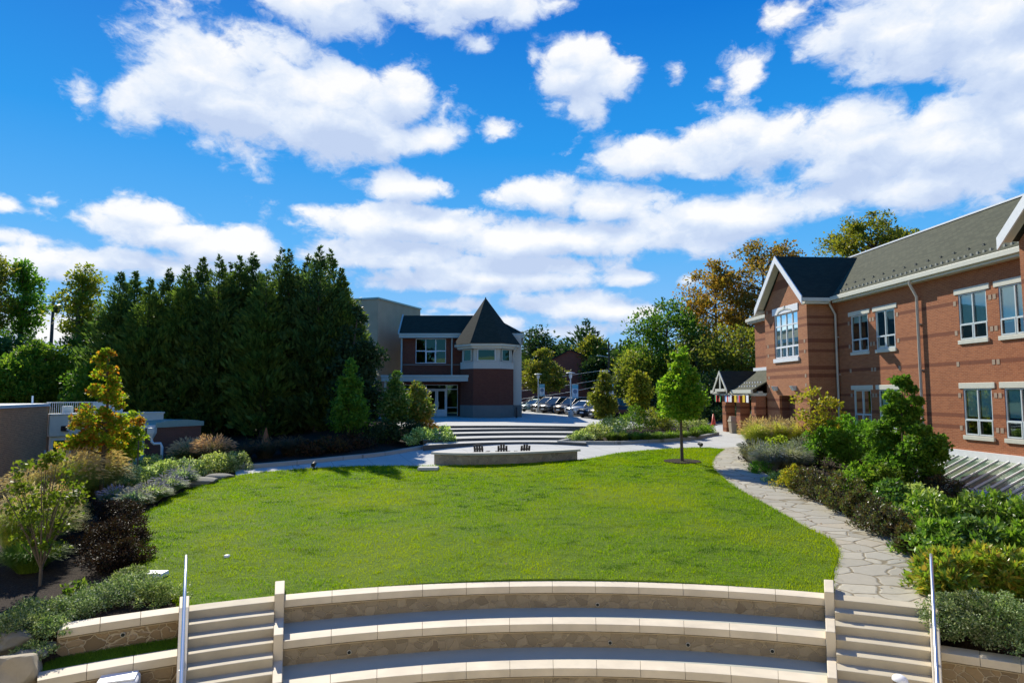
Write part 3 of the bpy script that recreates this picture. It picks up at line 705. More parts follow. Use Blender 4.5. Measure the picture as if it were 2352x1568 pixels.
def cheek(t, stepped, label):
    a = ba(t, R1); rt = empty('cheek_wall', pol(R1, a, TZ0), 0, label, 'cheek wall', 'cheek walls beside the stairs')
    m = MB(); la, lb_ = line(t - HB), line(t + HB)
    if stepped:
        for k in range(4):
            r = R1 - TP * k; top = TZ0 + .17 - TR * k
            arcbox(m, r - .10 - .002 * k, (r + .92) if k == 0 else (r + TP - .10), la, lb_, top - 1.6, top, 1)
    else:
        r0, r1 = R1 - 5, R1 + .35; zb = TZ0 + .14; sl_ = TR / TP
        vs_ = []
        for r, zz in ((r0, zb - sl_ * (R1 - .2 - r0)), (R1 - .2, zb), (R1 + .62, zb)):
            for f in (la, lb_): vs_ += [pol(r, f(r), zz - 1.4), pol(r, f(r), zz)]
        fs_ = []
        for i in range(2):
            b = i * 4; fs_ += [(b, b + 4, b + 5, b + 1), (b + 2, b + 3, b + 7, b + 6), (b + 1, b + 5, b + 7, b + 3), (b, b + 2, b + 6, b + 4)]
        fs_ += [(0, 1, 3, 2), (8, 10, 11, 9)]
        m.add(vs_, fs_)
    m.build('blocks', 'coping_stone', rt, bevel=.015)
cheek(AL, True, 'stepped pale stone cheek wall between the left stairs and the seats')
cheek(AR, True, 'stepped pale stone cheek wall between the seats and the right stairs')
cheek(ALO, False, 'sloping pale stone cheek wall under the left handrail')
cheek(ARO, False, 'sloping pale stone cheek wall under the right handrail')

def handrail(t, label):
    rt = empty('handrail', pol(R1, ba(t, R1), TZ0 + .1), 0, label, 'handrail', 'steel handrails at the stairs')
    sl_ = TR / TP; top = TZ0 + 1.02
    def zr(r): return top - sl_ * (R1 - .1 - r) if r < R1 - .1 else top
    def pl_(r, z): return pol(r, ba(t, r), z)
    m = MB(); pts = [pl_(r, zr(r)) for r in np.linspace(R1 - 5, R1 - .1, 6)] + [pl_(R1 + .30, top), pl_(R1 + .38, top - .03), pl_(R1 + .41, top - .1)]
    m.tube(pts, .030, 10); m.build('rail', 'steel', rt)
    for r in (R1 - 4.6, R1 - 3.1, R1 - 1.6, R1 - .15):
        p = MB(); zb = TZ0 + .12 - sl_ * max(0, R1 - .2 - r)
        p.tube([pl_(r, zb - .02), pl_(r, zr(r) - .02)], .022, 8); p.lathe([(.05, 0), (.05, .012)], pl_(r, zb), 12); p.build('post', 'steel', rt)
handrail(ALO, 'slender steel handrail on the cheek wall of the left stairs')
handrail(ARO, 'slender steel handrail on the cheek wall of the right stairs')

# the stage floor below the seats and an unseen pale building added to bounce warm light
sheet('stage_paving', [(-11, -1.5), (13, -1.5), (13, 7), (9, 9.5), (1, 10.8), (-7, 9.5), (-11, 7)], 'concrete', .02, 1.)
bounce_building = empty('building', (0, -5, -4.7), 0, 'pale building behind the viewpoint, facing the curved seats and the lawn', 'building')
m = MB(); m.box((0, -6, 2), (70, 9, 14)); m.build('wall', 'coping_stone', bounce_building)

# ------------------------------------------------------------------ fire-pit seat wall, chairs, kerbs
def c1p(x, y, z): q = c1((x, y)); return onz(q[0], q[1], z)
fw = [c1p(275, 592, -.6), c1p(700, 604, -.6), c1p(1250, 597, -.6), c1p(1750, 578, -.6), c1p(2182, 555, -.6)]
fl = smooth_line(fw, 8)
rt = empty('fire_pit_wall', (fl[16].x, fl[16].y, -1.2), 0, 'low curved fieldstone wall with a pale cap between lawn and patio', 'stone wall')
m = MB(); m.sweep(fl[1:-1], [(.06, -1.1), (.50, -1.1), (.50, -.10), (.06, -.10)]); m.build('stone_facing', 'fieldstone_dark', rt)
m = MB(); m.sweep(fl, [(0, -.1), (.56, -.1), (.56, 0), (0, 0)]); m.build('cap', 'limestone', rt, bevel=.012)

def kerb(name, line, label, w=.28, h=.2, flip=1):
    l = smooth_line(line, 6); m = MB()
    m.sweep(l, [(0, -.25), (w * flip, -.25), (w * flip, h), (0, h)]); o = m.build(name, 'kerb_stone', None, bevel=.015); o.location = (0, 0, 0)
    return tag(o, label, 'kerb', 'raised kerbs round the planting beds')
kerb('kerb', kerb_l + [kerb_l[-1] + Vector((-.25, .9, .0)), kerb_l[-1] + Vector((-1.2, 2.6, .2))], 'long grey kerb between the left path and the shaded bed by the steps')
kr = [kerb_r[0] + Vector((1.6, 2.6, .12)), kerb_r[0] + Vector((.35, .9, .05))] + kerb_r
kerb('kerb', kr, 'grey kerb round the island bed with two young trees')

def adirondack(loc, rz, label):
    rt = empty('garden_chair', loc, rz, label, 'chair', 'slatted wooden chairs on the patio')
    # local frame: the chair faces +Y, its back leans to -Y
    s = MB()
    for i in range(6):
        y = .30 - .095 * i; s.box((0, y, .36 - .020 * i), (.50, .085, .02), M=Matrix.Identity(4))
    s.build('seat', 'wood_dark', rt, True)
    b = MB(); lean = Matrix.Translation((0, -.24, .26)) @ Matrix.Rotation(R(17), 4, 'X')
    for i, h in enumerate((.70, .77, .77, .70)):
        b.box((-.195 + .13 * i, 0, h / 2), (.105, .02, h), M=lean)
    for z in (.18, .52): b.box((0, .022, z), (.50, .022, .07), M=lean)
    b.build('backrest', 'wood_dark', rt, True)
    for x in (-.30, .30):
        a = MB(); a.add([(x - .06, -.36, .56), (x + .06, -.36, .56), (x + .085, .40, .60), (x - .085, .40, .60), (x - .06, -.36, .582), (x + .06, -.36, .582), (x + .085, .40, .622), (x - .085, .40, .622)], [(0, 3, 2, 1), (4, 5, 6, 7), (0, 1, 5, 4), (1, 2, 6, 5), (2, 3, 7, 6), (3, 0, 4, 7)])
        a.build('armrest', 'wood_dark', rt, True)
        g = MB(); g.box((x * .93, .32, .30), (.03, .09, .60), M=Matrix.Identity(4)); g.build('leg', 'wood_dark', rt, True)
        g = MB(); g.hexa([(x * .86 - .014, -.62, 0), (x * .86 + .014, -.62, 0), (x * .86 + .014, .33, .27), (x * .86 - .014, .33, .27), (x * .86 - .014, -.62, .10), (x * .86 + .014, -.62, .10), (x * .86 + .014, .33, .38), (x * .86 - .014, .33, .38)]); g.build('leg', 'wood_dark', rt, True)
for x, rz, lb in ((908, -14, 'dark slatted wooden chair behind the low wall, leftmost of three, turned slightly right'), (1187, 0, 'dark slatted wooden chair behind the low wall, the one between the other two'), (1452, 14, 'dark slatted wooden chair behind the low wall, rightmost of three, turned slightly left')):
    q = c1((x, 490)); p = at(q[0], q[1], 33.2)
    adirondack((p.x, 33.2, p.z - .97), R(rz), lb)

# low boxes and lights in the grass
def slab(px, py, w, d, h, mat, label, cat='utility box', rz=0.):
    p = gnd(px, py); m = MB(); m.box((0, 0, h / 2), (w, d, h), M=Matrix.Identity(4))
    rt = empty('utility_box', (p.x, p.y, p.z + .03), rz, label, cat)
    m.build('housing', mat, rt, True, bevel=.03)
    l = MB(); l.box((0, 0, h + .012), (w * .94, d * .94, .024), M=Matrix.Identity(4)); l.build('lid', mat, rt, True, bevel=.008)
slab(358, 1330, .46, .34, .11, 'paint_white', 'flat white utility box lid in the lawn near the left stairs')
slab(984, 1081, .92, .62, .12, 'limestone', 'beige flat utility box in the grass in front of the low fieldstone wall')
p = gnd(521, 1285); m = MB(); m.lathe([(.0, .05), (.06, .05), (.075, .035), (.075, -.02)], (0, 0, 0), 16); o = m.build('sprinkler_cap', 'paint_white'); o.location = (p.x, p.y, p.z + .05); tag(o, 'small round white cap set in the lawn', 'sprinkler cap')
def spot(px, py, rz, label):
    p = gnd(px, py); rt = empty('spotlight', (p.x, p.y, p.z + .02), rz, label, 'spotlight', 'ground spotlights at the lawn edge')
    m = MB(); m.lathe([(.10, 0), (.10, .03), (.03, .05), (.03, .14)], (0, 0, 0), 14); m.build('base', 'plastic_black', rt, True)
    m = MB(); m.tube([(0, -.14, .20), (0, .10, .26)], [.10, .085], 14); m.build('lamp_head', 'plastic_black', rt, True)
    m = MB(); m.tube([(0, .101, .262), (0, .115, .265)], [.08, .08], 14); m.build('lens', 'lamp_glass', rt, True)
spot(721, 1079, 0, 'small black spotlight at the lawn edge on the shaded left path')
spot(1608, 1030, R(30), 'small black spotlight at the lawn edge near the lawn tree')
p = onz(268, 1612, TZ0 - TR * 2 - .06)
rt = empty('cabinet', p, R(20), 'white rounded box on the lower grass terrace at the bottom left', 'box')
m = MB(); m.box((0, 0, .2), (.66, .46, .4), M=Matrix.Identity(4)); m.build('housing', 'paint_white', rt, True, bevel=.06, seg=4)
m = MB(); m.box((0, 0, .415), (.58, .38, .03), M=Matrix.Identity(4)); m.build('lid', 'paint_white', rt, True, bevel=.012)

def rock(px, py, sx, sy, sz, mat, label, seed, sink=.25, group=None, pos=None):
    p = Vector(pos) if pos else gnd(px, py); bm = bmesh.new(); bmesh.ops.create_icosphere(bm, subdivisions=4, radius=1)
    r = random.Random(seed); ph = [(Vector((r.gauss(0, 1), r.gauss(0, 1), r.gauss(0, 1))), r.uniform(0, 6)) for _ in range(9)]
    cuts = [(Vector((r.gauss(0, 1), r.gauss(0, 1), r.gauss(0, .6))).normalized(), r.uniform(.55, .85)) for _ in range(9)]
    for v in bm.verts:
        q = v.co.copy()
        for d, h in cuts:
            k = q.dot(d)
            if k > h: q -= d * (k - h) * .85
        q *= 1 + .05 * sum(math.sin(a.dot(v.co) * 3 + b) for a, b in ph) / 3
        v.co = Vector((q.x * sx, q.y * sy, q.z * sz))
    me = bpy.data.meshes.new('boulder'); bm.to_mesh(me); bm.free(); autouv(me)
    o = link('boulder', me, mat); o.location = (p.x, p.y, p.z + sz * (1 - sink * 2) * .6); return tag(o, label, 'boulder', group)
rock(30, 1575, .55, .5, .42, 'boulder', 'big tan boulder at the bottom left beside the short wall', 3)
rock(28, 1496, .36, .32, .2, 'ledge_rock', 'grey-green weathered rock half buried in the shrubs at the left', 5)
rock(85, 1502, .36, .4, .13, 'ledge_rock', 'flat mossy rock lying in mulch left of the short walls', 9)
rock(455, 1112, 1.0, .6, .22, 'ledge_rock', 'larger flat ledge rock at the lawn edge under the pale shrubs', 8)
rock(506, 1100, .62, .4, .18, 'ledge_rock', 'smaller flat ledge rock near the end of the left path', 12)

# red traffic cone, bins
def cone(px, py, Y, h, label):
    p = at(px, py, Y); rt = empty('traffic_cone', (p.x, p.y, zt(p.x, p.y) + .02), 0, label, 'traffic cone')
    m = MB(); m.box((0, 0, .02), (h * .5, h * .5, .04), M=Matrix.Identity(4)); m.build('base', 'cone_orange', rt, True, bevel=.01)
    m = MB(); m.lathe([(h * .2, .04), (h * .045, h), (0, h)], (0, 0, 0), 20); m.build('body', 'cone_orange', rt, True)
cone(1639, 973, 55, .95, 'orange-red traffic cone on the asphalt beside the brick porch')

# ------------------------------------------------------------------ walls with openings, windows
class Frame:
    """local frame of a facade: u along it, w out of it, z up"""
    def __init__(s, o, eu, ew): s.o = Vector((*o, 0)); s.eu = Vector((*eu, 0)); s.ew = Vector((*ew, 0))
    def p(s, u, w, z): return s.o + s.eu * u + s.ew * w + Vector((0, 0, z))
    def box(s, mb, u0, u1, w0, w1, z0, z1):
        return mb.hexa([s.p(u0, w0, z0), s.p(u1, w0, z0), s.p(u1, w1, z0), s.p(u0, w1, z0), s.p(u0, w0, z1), s.p(u1, w0, z1), s.p(u1, w1, z1), s.p(u0, w1, z1)])
    def wall(s, mb, u0, u1, z0, z1, holes=(), w=0., t=.2):
        us = sorted({u0, u1, *[h[0] for h in holes], *[h[1] for h in holes]}); zs = sorted({z0, z1, *[h[2] for h in holes], *[h[3] for h in holes]})
        us = [u for u in us if u0 <= u <= u1]; zs = [z for z in zs if z0 <= z <= z1]
        for i in range(len(us) - 1):
            for j in range(len(zs) - 1):
                a, b, c, d = us[i], us[i + 1], zs[j], zs[j + 1]
                if any(h[0] < (a + b) / 2 < h[1] and h[2] < (c + d) / 2 < h[3] for h in holes): continue
                mb.quad(s.p(a, w, c), s.p(b, w, c), s.p(b, w, d), s.p(a, w, d))
        for a, b, c, d in holes:
            mb.quad(s.p(a, w, c), s.p(a, w - t, c), s.p(a, w - t, d), s.p(a, w, d)); mb.quad(s.p(b, w, c), s.p(b, w, d), s.p(b, w - t, d), s.p(b, w - t, c))
            mb.quad(s.p(a, w, c), s.p(b, w, c), s.p(b, w - t, c), s.p(a, w - t, c)); mb.quad(s.p(a, w, d), s.p(a, w - t, d), s.p(b, w - t, d), s.p(b, w, d))
def window(F, parent, u0, u1, z0, z1, w=0., cols=(), rows=(), sub=(), t=.09, bar=.055, fmat='frame_pale', pmat='pane_sky', sill=True, lintel=None, blind=None, room='room_dark', depth=.9, bm_='blind', skip_low=()):
    """one window: frame mesh with its bars, its panes, sill, lintel, blinds and the room behind it"""
    m = MB(); a, b = w - t, w - t + .07
    F.box(m, u0, u0 + .06, a, b, z0, z1); F.box(m, u1 - .06, u1, a, b, z0, z1)
    F.box(m, u0 + .06, u1 - .06, a, b, z0, z0 + .06); F.box(m, u0 + .06, u1 - .06, a, b, z1 - .06, z1)
    for c in cols: F.box(m, c - bar / 2, c + bar / 2, a + .003, b + .006, z0 + .06, z1 - .06)
    for r in rows: F.box(m, u0 + .06, u1 - .06, a + .006, b + .003, r - bar / 2, r + bar / 2)
    for (p, q, r, s_) in sub:
        for (x0, x1, y0, y1) in ((p, p + .05, r, s_), (q - .05, q, r, s_), (p + .05, q - .05, r, r + .05), (p + .05, q - .05, s_ - .05, s_)): F.box(m, x0, x1, b - .01, b + .02, y0, y1)
    fr = m.build('window', fmat, parent)
    g = MB(); g.quad(F.p(u0 + .03, a + .03, z0 + .03), F.p(u1 - .03, a + .03, z0 + .03), F.p(u1 - .03, a + .03, z1 - .03), F.p(u0 + .03, a + .03, z1 - .03)); g.build('pane', pmat, fr)
    r = MB(); W0, W1 = a - depth, a - .02
    r.quad(F.p(u0, W0, z0), F.p(u1, W0, z0), F.p(u1, W0, z1), F.p(u0, W0, z1)); r.quad(F.p(u0, W0, z0), F.p(u1, W0, z0), F.p(u1, W1, z0), F.p(u0, W1, z0)); r.quad(F.p(u0, W0, z1), F.p(u1, W0, z1), F.p(u1, W1, z1), F.p(u0, W1, z1))
    r.quad(F.p(u0, W0, z0), F.p(u0, W1, z0), F.p(u0, W1, z1), F.p(u0, W0, z1)); r.quad(F.p(u1, W0, z0), F.p(u1, W1, z0), F.p(u1, W1, z1), F.p(u1, W0, z1)); r.build('room', room, fr)
    if blind:
        for (x0, x1, yb) in blind:
            q = MB(); F.box(q, x0, x1, a - .06, a - .05, yb, z1 - .04); q.build('blind', bm_, fr)
    if sill:
        q = MB(); F.box(q, u0 - .06, u1 + .06, w - t - .02, w + .07, z0 - .17, z0 - .002); q.build('sill', 'trim_cream', fr, bevel=.01)
    if lintel:
        q = MB(); F.box(q, u0 - lintel[0], u1 + lintel[0], w - .02, w + .035, z1 + .002, z1 + lintel[1]); q.build('lintel', 'trim_cream', fr, bevel=.01)
    return fr

# ------------------------------------------------------------------ brick school building on the right
yw = R(3.9); EU = (-math.sin(yw), math.cos(yw)); EW = (-math.cos(yw), -math.sin(yw))
S = Frame((19.0, 27.0), EU, EW)
sb = empty('school_building', S.p(10, 0, -.55), 0, 'two-storey red brick school building with gables, dark bands and white window lintels', 'building')
UP = [-10.1, -8.0, -2.25, -.13, 5.55, 7.7, ]      # window centres along the long wall
UZ, LZ = (4.38, 6.325), (.42, 2.355)
hl = [(u - .75, u + .75, *UZ) for u in UP] + [(u - .75, u + .75, *LZ) for u in UP]
U_END, U_NEAR = 20.4, -14.
GW, G0, G1 = 1.65, 9.97, 15.2                      # the far gable bay
GC = (G0 + G1) / 2
m = MB(); S.wall(m, U_NEAR, G0, -3.2, 7.4, hl, 0, .14)
S.wall(m, G1, U_END, -1.2, 7.4, [(17.0, 19.2, -.5, 1.9)], 0, .3)
e0 = S.p(U_END, 0, 0); e1 = S.p(U_END, -6.8, 0)
m.quad(S.p(U_END, 0, -1.2), S.p(U_END, -6.8, -1.2), S.p(U_END, -6.8, 7.4), S.p(U_END, 0, 7.4))
m.quad(S.p(U_NEAR, -6.8, -3.2), S.p(U_END, -6.8, -3.2), S.p(U_END, -6.8, 7.4), S.p(U_NEAR, -6.8, 7.4))
m.build('wall', 'brick_red', sb)
# gable bay: front with openings, sides, triangle
apexz = 10.05
ghole = [(11.02, 13.97, 4.30, 7.0), (11.65, 13.56, -.9, 2.05)]
m = MB(); S.wall(m, G0, G1, -1.2, 7.4, ghole, GW, .16)
m.quad(S.p(G0, GW, 7.4), S.p(G1, GW, 7.4), S.p(GC, GW, apexz))
m.quad(S.p(G0, 0, -1.2), S.p(G0, GW, -1.2), S.p(G0, GW, 7.4), S.p(G0, 0, 7.4)); m.quad(S.p(G1, 0, -1.2), S.p(G1, GW, -1.2), S.p(G1, GW, 7.4), S.p(G1, 0, 7.4))
m.build('gable_wall', 'brick_banded', sb)
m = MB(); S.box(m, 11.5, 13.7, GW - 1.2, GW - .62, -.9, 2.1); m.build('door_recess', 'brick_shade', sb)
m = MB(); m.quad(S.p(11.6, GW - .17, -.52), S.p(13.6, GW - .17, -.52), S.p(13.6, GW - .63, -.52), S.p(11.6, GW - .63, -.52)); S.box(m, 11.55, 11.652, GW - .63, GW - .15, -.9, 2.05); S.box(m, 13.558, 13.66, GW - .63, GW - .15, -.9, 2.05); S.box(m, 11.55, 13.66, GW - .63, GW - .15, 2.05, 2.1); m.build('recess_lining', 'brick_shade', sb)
# pale square stones that break the dark bands beside the windows
m = MB()
for u in UP:
    for z, d in ((5.88, .95), (4.62, .95), (3.3, .95), (1.98, .95), (.62, .95)):
        for s_ in (-1, 1): m = MB(); S.box(m, u + s_ * d - .075, u + s_ * d + .075, -.02, .012, z - .01, z + .19); m.build('accent_stone', 'accent', sb)
for z in (3.08, 4.46, 5.05, 2.55, 7.22): 
    for u in (G0 + .35, G1 - .35): m = MB(); S.box(m, u - .075, u + .075, GW - .02, GW + .012, z, z + .19); m.build('accent_stone', 'accent', sb)
bl = {5.55: .55, 7.7: .2, -.13: .66, -2.25: .7}
for u in UP:
    zc = UZ[0] + .66
    f_ = bl.get(u, .6); yb = UZ[1] - (UZ[1] - UZ[0]) * f_
    window(S, sb, u - .75, u + .75, *UZ, 0, [u + .0], [zc], [(u - .72, u - .02, UZ[0] + .03, zc), (u + .02, u + .72, UZ[0] + .03, zc)], lintel=(.2, .235), blind=[(u - .7, u - .03, yb), (u + .03, u + .7, yb - .05 if u < 0 else yb)])
    zc = LZ[0] + .66; yb = LZ[0] + .78
    window(S, sb, u - .75, u + .75, *LZ, 0, [u + .0], [zc], [(u - .72, u - .02, LZ[0] + .03, zc), (u + .02, u + .72, LZ[0] + .03, zc)], lintel=(.2, .235), blind=[(u - .7, u - .03, yb), (u + .03, u + .7, yb + (.12 if u > 0 else 0))])
gw_ = window(S, sb, 11.02, 13.97, 4.30, 7.0, GW, [11.75, 12.5, 13.24], [6.28, 5.0], [(11.07, 11.74, 4.34, 4.98), (11.78, 12.47, 4.34, 4.98), (12.53, 13.21, 4.34, 4.98), (13.27, 13.93, 4.34, 4.98)], fmat='trim_white', t=.13, sill=False, bar=.07, blind=[(11.1, 11.6, 4.9), (13.0, 13.9, 4.6)])
m = MB(); S.box(m, 10.95, 14.04, GW - .15, GW + .09, 4.06, 4.297); m.build('sill', 'trim_white', gw_, bevel=.01)
m = MB(); arcn = [(12.5 + 1.5 * .62 * math.cos(t), 7.003 + .36 * math.sin(t)) for t in np.linspace(0, math.pi, 13)]
pts = [(13.98 + .12, 7.003), (14.1, 7.40), (10.9, 7.40), (10.9, 7.003)]
S.box(m, 10.9, 14.1, GW - .03, GW + .04, 7.003, 7.42); m.build('lintel', 'trim_white', gw_, bevel=.01)
m = MB()
ring = [(12.5 + .95 * math.cos(t), 7.0 + .30 * math.sin(t)) for t in np.linspace(0, math.pi, 13)]; ring2 = [(12.5 + .85 * math.cos(t), 7.0 + .22 * math.sin(t)) for t in np.linspace(0, math.pi, 13)]
for i in range(12):
    m.hexa([S.p(ring[i][0], GW + .03, ring[i][1]), S.p(ring[i + 1][0], GW + .03, ring[i + 1][1]), S.p(ring2[i + 1][0], GW + .03, ring2[i + 1][1]), S.p(ring2[i][0], GW + .03, ring2[i][1]),
            S.p(ring[i][0], GW + .07, ring[i][1]), S.p(ring[i + 1][0], GW + .07, ring[i + 1][1]), S.p(ring2[i + 1][0], GW + .07, ring2[i + 1][1]), S.p(ring2[i][0], GW + .07, ring2[i][1])])
S.box(m, 12.42, 12.58, GW + .03, GW + .08, 7.24, 7.45)
m.build('arch_moulding', 'limestone', gw_)
# roofs: main slope up to a white ridge cap, two gable roofs
EZ, SL, EO = 7.55, .84, .40
def mz(w): return EZ + SL * (EO - w)
RW = -3.4
def slab_roof(mb, pts, t=.10):
    lo = [p - Vector((0, 0, t)) for p in pts]; mb.prism(lo, pts)
m = MB(); slab_roof(m, [S.p(U_NEAR, EO, EZ), S.p(U_END + .4, EO, EZ), S.p(U_END - 3.2, RW, mz(RW)), S.p(U_NEAR, RW, mz(RW))])
slab_roof(m, [S.p(U_END + .4, EO, EZ), S.p(U_END + .4, -7.4, EZ), S.p(U_END - 3.2, RW, mz(RW))])
slab_roof(m, [S.p(U_END + .4, -7.4, EZ), S.p(U_NEAR, -7.4, EZ), S.p(U_NEAR, RW, mz(RW)), S.p(U_END - 3.2, RW, mz(RW))])
rf = m.build('roof', 'shingle_light', sb)
m = MB(); S.box(m, U_NEAR, U_END - 3.2, RW - .12, RW + .10, mz(RW) - .02, mz(RW) + .06); m.build('ridge_cap', 'trim_white', rf)
gn = MB()
for row, (w_, off) in enumerate(((.10, 0), (-.05, .45))):
    for i in range(40):
        u = -3.4 + .9 * i * .375 + off
        if u > 9.3: break
        if row == 1: continue
        gn = MB(); S.box(gn, u - .05, u + .05, w_ - .03, w_ + .03, mz(w_) - .02, mz(w_) + .09); gn.build('snow_guard', 'guard', rf)
    for i in range(16):
        u = -3.2 + .82 * i + .3
        gn = MB(); S.box(gn, u - .05, u + .05, -.42, -.36, mz(-.39) - .02, mz(-.39) + .09); gn.build('snow_guard', 'guard', rf)
def gable_roof(u0, u1, wf, ez, ridge, wb, mat):
    c = (u0 + u1) / 2; m = MB()
    s_ = (ridge - ez) / (c - u0)
    wm = EO - (ez - EZ) / SL; wr = EO - (ridge - EZ) / SL
    slab_roof(m, [S.p(u0, wf, ez), S.p(u0, min(wm, .9) - .05, ez + .0), S.p(c, wr - .1, ridge), S.p(c, wf, ridge)])
    slab_roof(m, [S.p(u1, wf, ez), S.p(u1, min(wm, .9) - .05, ez), S.p(c, wr - .1, ridge), S.p(c, wf, ridge)])
    return m.build('gable_roof', mat, sb)
gr = gable_roof(G0 - .42, G1 + .42, GW + .45, 7.56, 10.50, 0, 'shingle_dark')
def rake(u0, u1, wf, ez, ridge, parent):
    c = (u0 + u1) / 2; m = MB()
    for a, s_ in ((u0, 1), (u1, -1)):
        m.hexa([S.p(a, wf, ez - .42), S.p(c, wf, ridge - .42), S.p(c, wf + .06, ridge - .42), S.p(a, wf + .06, ez - .42), S.p(a, wf, ez + .02), S.p(c, wf, ridge + .02), S.p(c, wf + .06, ridge + .02), S.p(a, wf + .06, ez + .02)])
    m.build('rake_board', 'trim_white', parent)
    m = MB()
    for a in (u0, u1): m.quad(S.p(a, wf, ez - .14), S.p(a, wf - .5, ez - .14), S.p(c, wf - .5, ridge - .14), S.p(c, wf, ridge - .14))
    m.build('soffit', 'trim_cream', parent)
rake(G0 - .42, G1 + .42, GW + .45, 7.60, 10.50, gr)
# eaves: gutter, fascia and soffit along the long wall and round the gable side
m = MB()
for a, b in ((U_NEAR, G0 - .42),  (G1 + .42, U_END + .4)):
    S.box(m, a, b, EO - .02, EO + .11, EZ - .20, EZ + .02); S.box(m, a, b, .0, EO - .02, EZ - .32, EZ - .22); S.box(m, a, b, EO - .06, EO - .02, EZ - .22, EZ - .11)
for u in (G0 - .42, G1 + .30): S.box(m, u - .06, u + .08, EO + .08, GW + .44, EZ - .24, EZ - .03)
S.box(m, G0 - .40, G0, EO + .12, GW + .3, EZ - .36, EZ - .25)
m.build('gutter', 'trim_cream', sb, bevel=.015)
for u, zb in ((3.0, -2.6), (9.72, -1.5)):
    m = MB(); m.tube([S.p(u, EO + .03, EZ - .1), S.p(u, EO + .03, EZ - .36), S.p(u, .12, EZ - .95), S.p(u, .12, zb)], .065, 8)
    for z in (5.3, 3.2, .6): S.box(m, u - .10, u + .10, .0, .06, z, z + .05)
    m.build('downspout', 'downspout', sb)
N0, N1 = -10.5, -4.42
# wall lamps over the doorway
for u in (11.57, 13.9):
    m = MB(); m.prism([S.p(u - .16, GW, 2.34), S.p(u + .16, GW, 2.34), S.p(u + .16, GW + .14, 2.34), S.p(u - .16, GW + .14, 2.34)], [S.p(u - .16, GW, 2.62), S.p(u + .16, GW, 2.62), S.p(u + .16, GW + .30, 2.62), S.p(u - .16, GW + .30, 2.62)])
    wl = m.build('wall_lamp', 'metal_pale', sb, bevel=.01)
    m = MB(); m.quad(S.p(u - .14, GW + .02, 2.337), S.p(u + .14, GW + .02, 2.337), S.p(u + .14, GW + .13, 2.337), S.p(u - .14, GW + .13, 2.337)); m.build('lens', 'lamp_glass', wl)
# porch: brick pillars carrying a shingled lean-to with a little gable
PW = 2.05; PE = 2.42
for u in (15.62, 18.05, 20.5):
    m = MB(); S.box(m, u - .33, u + .33, PW - .33, PW + .33, -1.1, 2.02); pl = m.build('porch_pillar', 'brick_red', sb)
    m = MB(); S.box(m, u - .37, u + .37, PW - .37, PW + .37, 2.022, 2.12); m.build('cap', 'trim_cream', pl)
m = MB(); fs = (3.85 - PE) / 2.6
slab_roof(m, [S.p(G1 + .05, 2.6, PE), S.p(22.2, 2.6, PE), S.p(20.6, .0, 3.85), S.p(G1 + .05, .0, 3.85)]); slab_roof(m, [S.p(22.2, 2.6, PE), S.p(22.2, -3, PE), S.p(20.6, -3, 3.85), S.p(20.6, 0, 3.85)])
pr_ = m.build('porch_roof', 'shingle_light', sb)
m = MB()
for i in range(7): 
    for w_, o_ in ((2.2, 0), (1.75, .2)): 
        m = MB(); u = G1 + .4 + .42 * i + o_; zz = PE + fs * (2.6 - w_); S.box(m, u - .04, u + .04, w_ - .03, w_ + .03, zz - .02, zz + .07); m.build('snow_guard', 'trim_white', pr_)
m = MB(); S.box(m, G1 + .02, 20.6, .0, .10, 3.80, 4.02); m.build('flashing', 'trim_white', pr_)
m = MB(); S.box(m, G1 + .05, 18.6, 2.56, 2.70, PE - .22, PE + .01); S.box(m, 20.9, 22.25, 2.56, 2.70, PE - .22, PE + .01); S.box(m, G1 + .05, 22.2, PW - .15, PW + .15, 2.125, 2.32); S.box(m, G1 + .05, 22.2, .0, 2.56, PE - .30, PE - .22); m.build('porch_eave', 'trim_cream', pr_)
m = MB(); c_ = 19.75
slab_roof(m, [S.p(c_ - 1.3, 2.95, 2.42), S.p(c_ - 1.3, 2.3, 2.42), S.p(c_, .3, 3.78), S.p(c_, 2.95, 3.78)]); slab_roof(m, [S.p(c_ + 1.3, 2.95, 2.42), S.p(c_ + 1.3, 2.3, 2.42), S.p(c_, .3, 3.78), S.p(c_, 2.95, 3.78)])
m.build('porch_gable', 'shingle_dark', pr_)
m = MB()
for a in (c_ - 1.3, c_ + 1.3): m.hexa([S.p(a, 2.95, 2.2), S.p(c_, 2.95, 3.55), S.p(c_, 3.0, 3.55), S.p(a, 3.0, 2.2), S.p(a, 2.95, 2.44), S.p(c_, 2.95, 3.8), S.p(c_, 3.0, 3.8), S.p(a, 3.0, 2.44)])
S.box(m, c_ - .9, c_ + .9, 2.90, 2.96, 2.32, 2.52); m.hexa([S.p(c_ - .1, 2.9, 2.4), S.p(c_ + .1, 2.9, 2.4), S.p(c_ + .1, 2.95, 2.4), S.p(c_ - .1, 2.95, 2.4), S.p(c_ - .1, 2.9, 3.5), S.p(c_ + .1, 2.9, 3.5), S.p(c_ + .1, 2.95, 3.5), S.p(c_ - .1, 2.95, 3.5)])
m.build('rake_board', 'trim_cream', pr_)
m = MB(); S.box(m, 17.02, 19.18, -.4, -.3, -.5, 1.9); m.build('entrance_door', 'room_dark', sb)
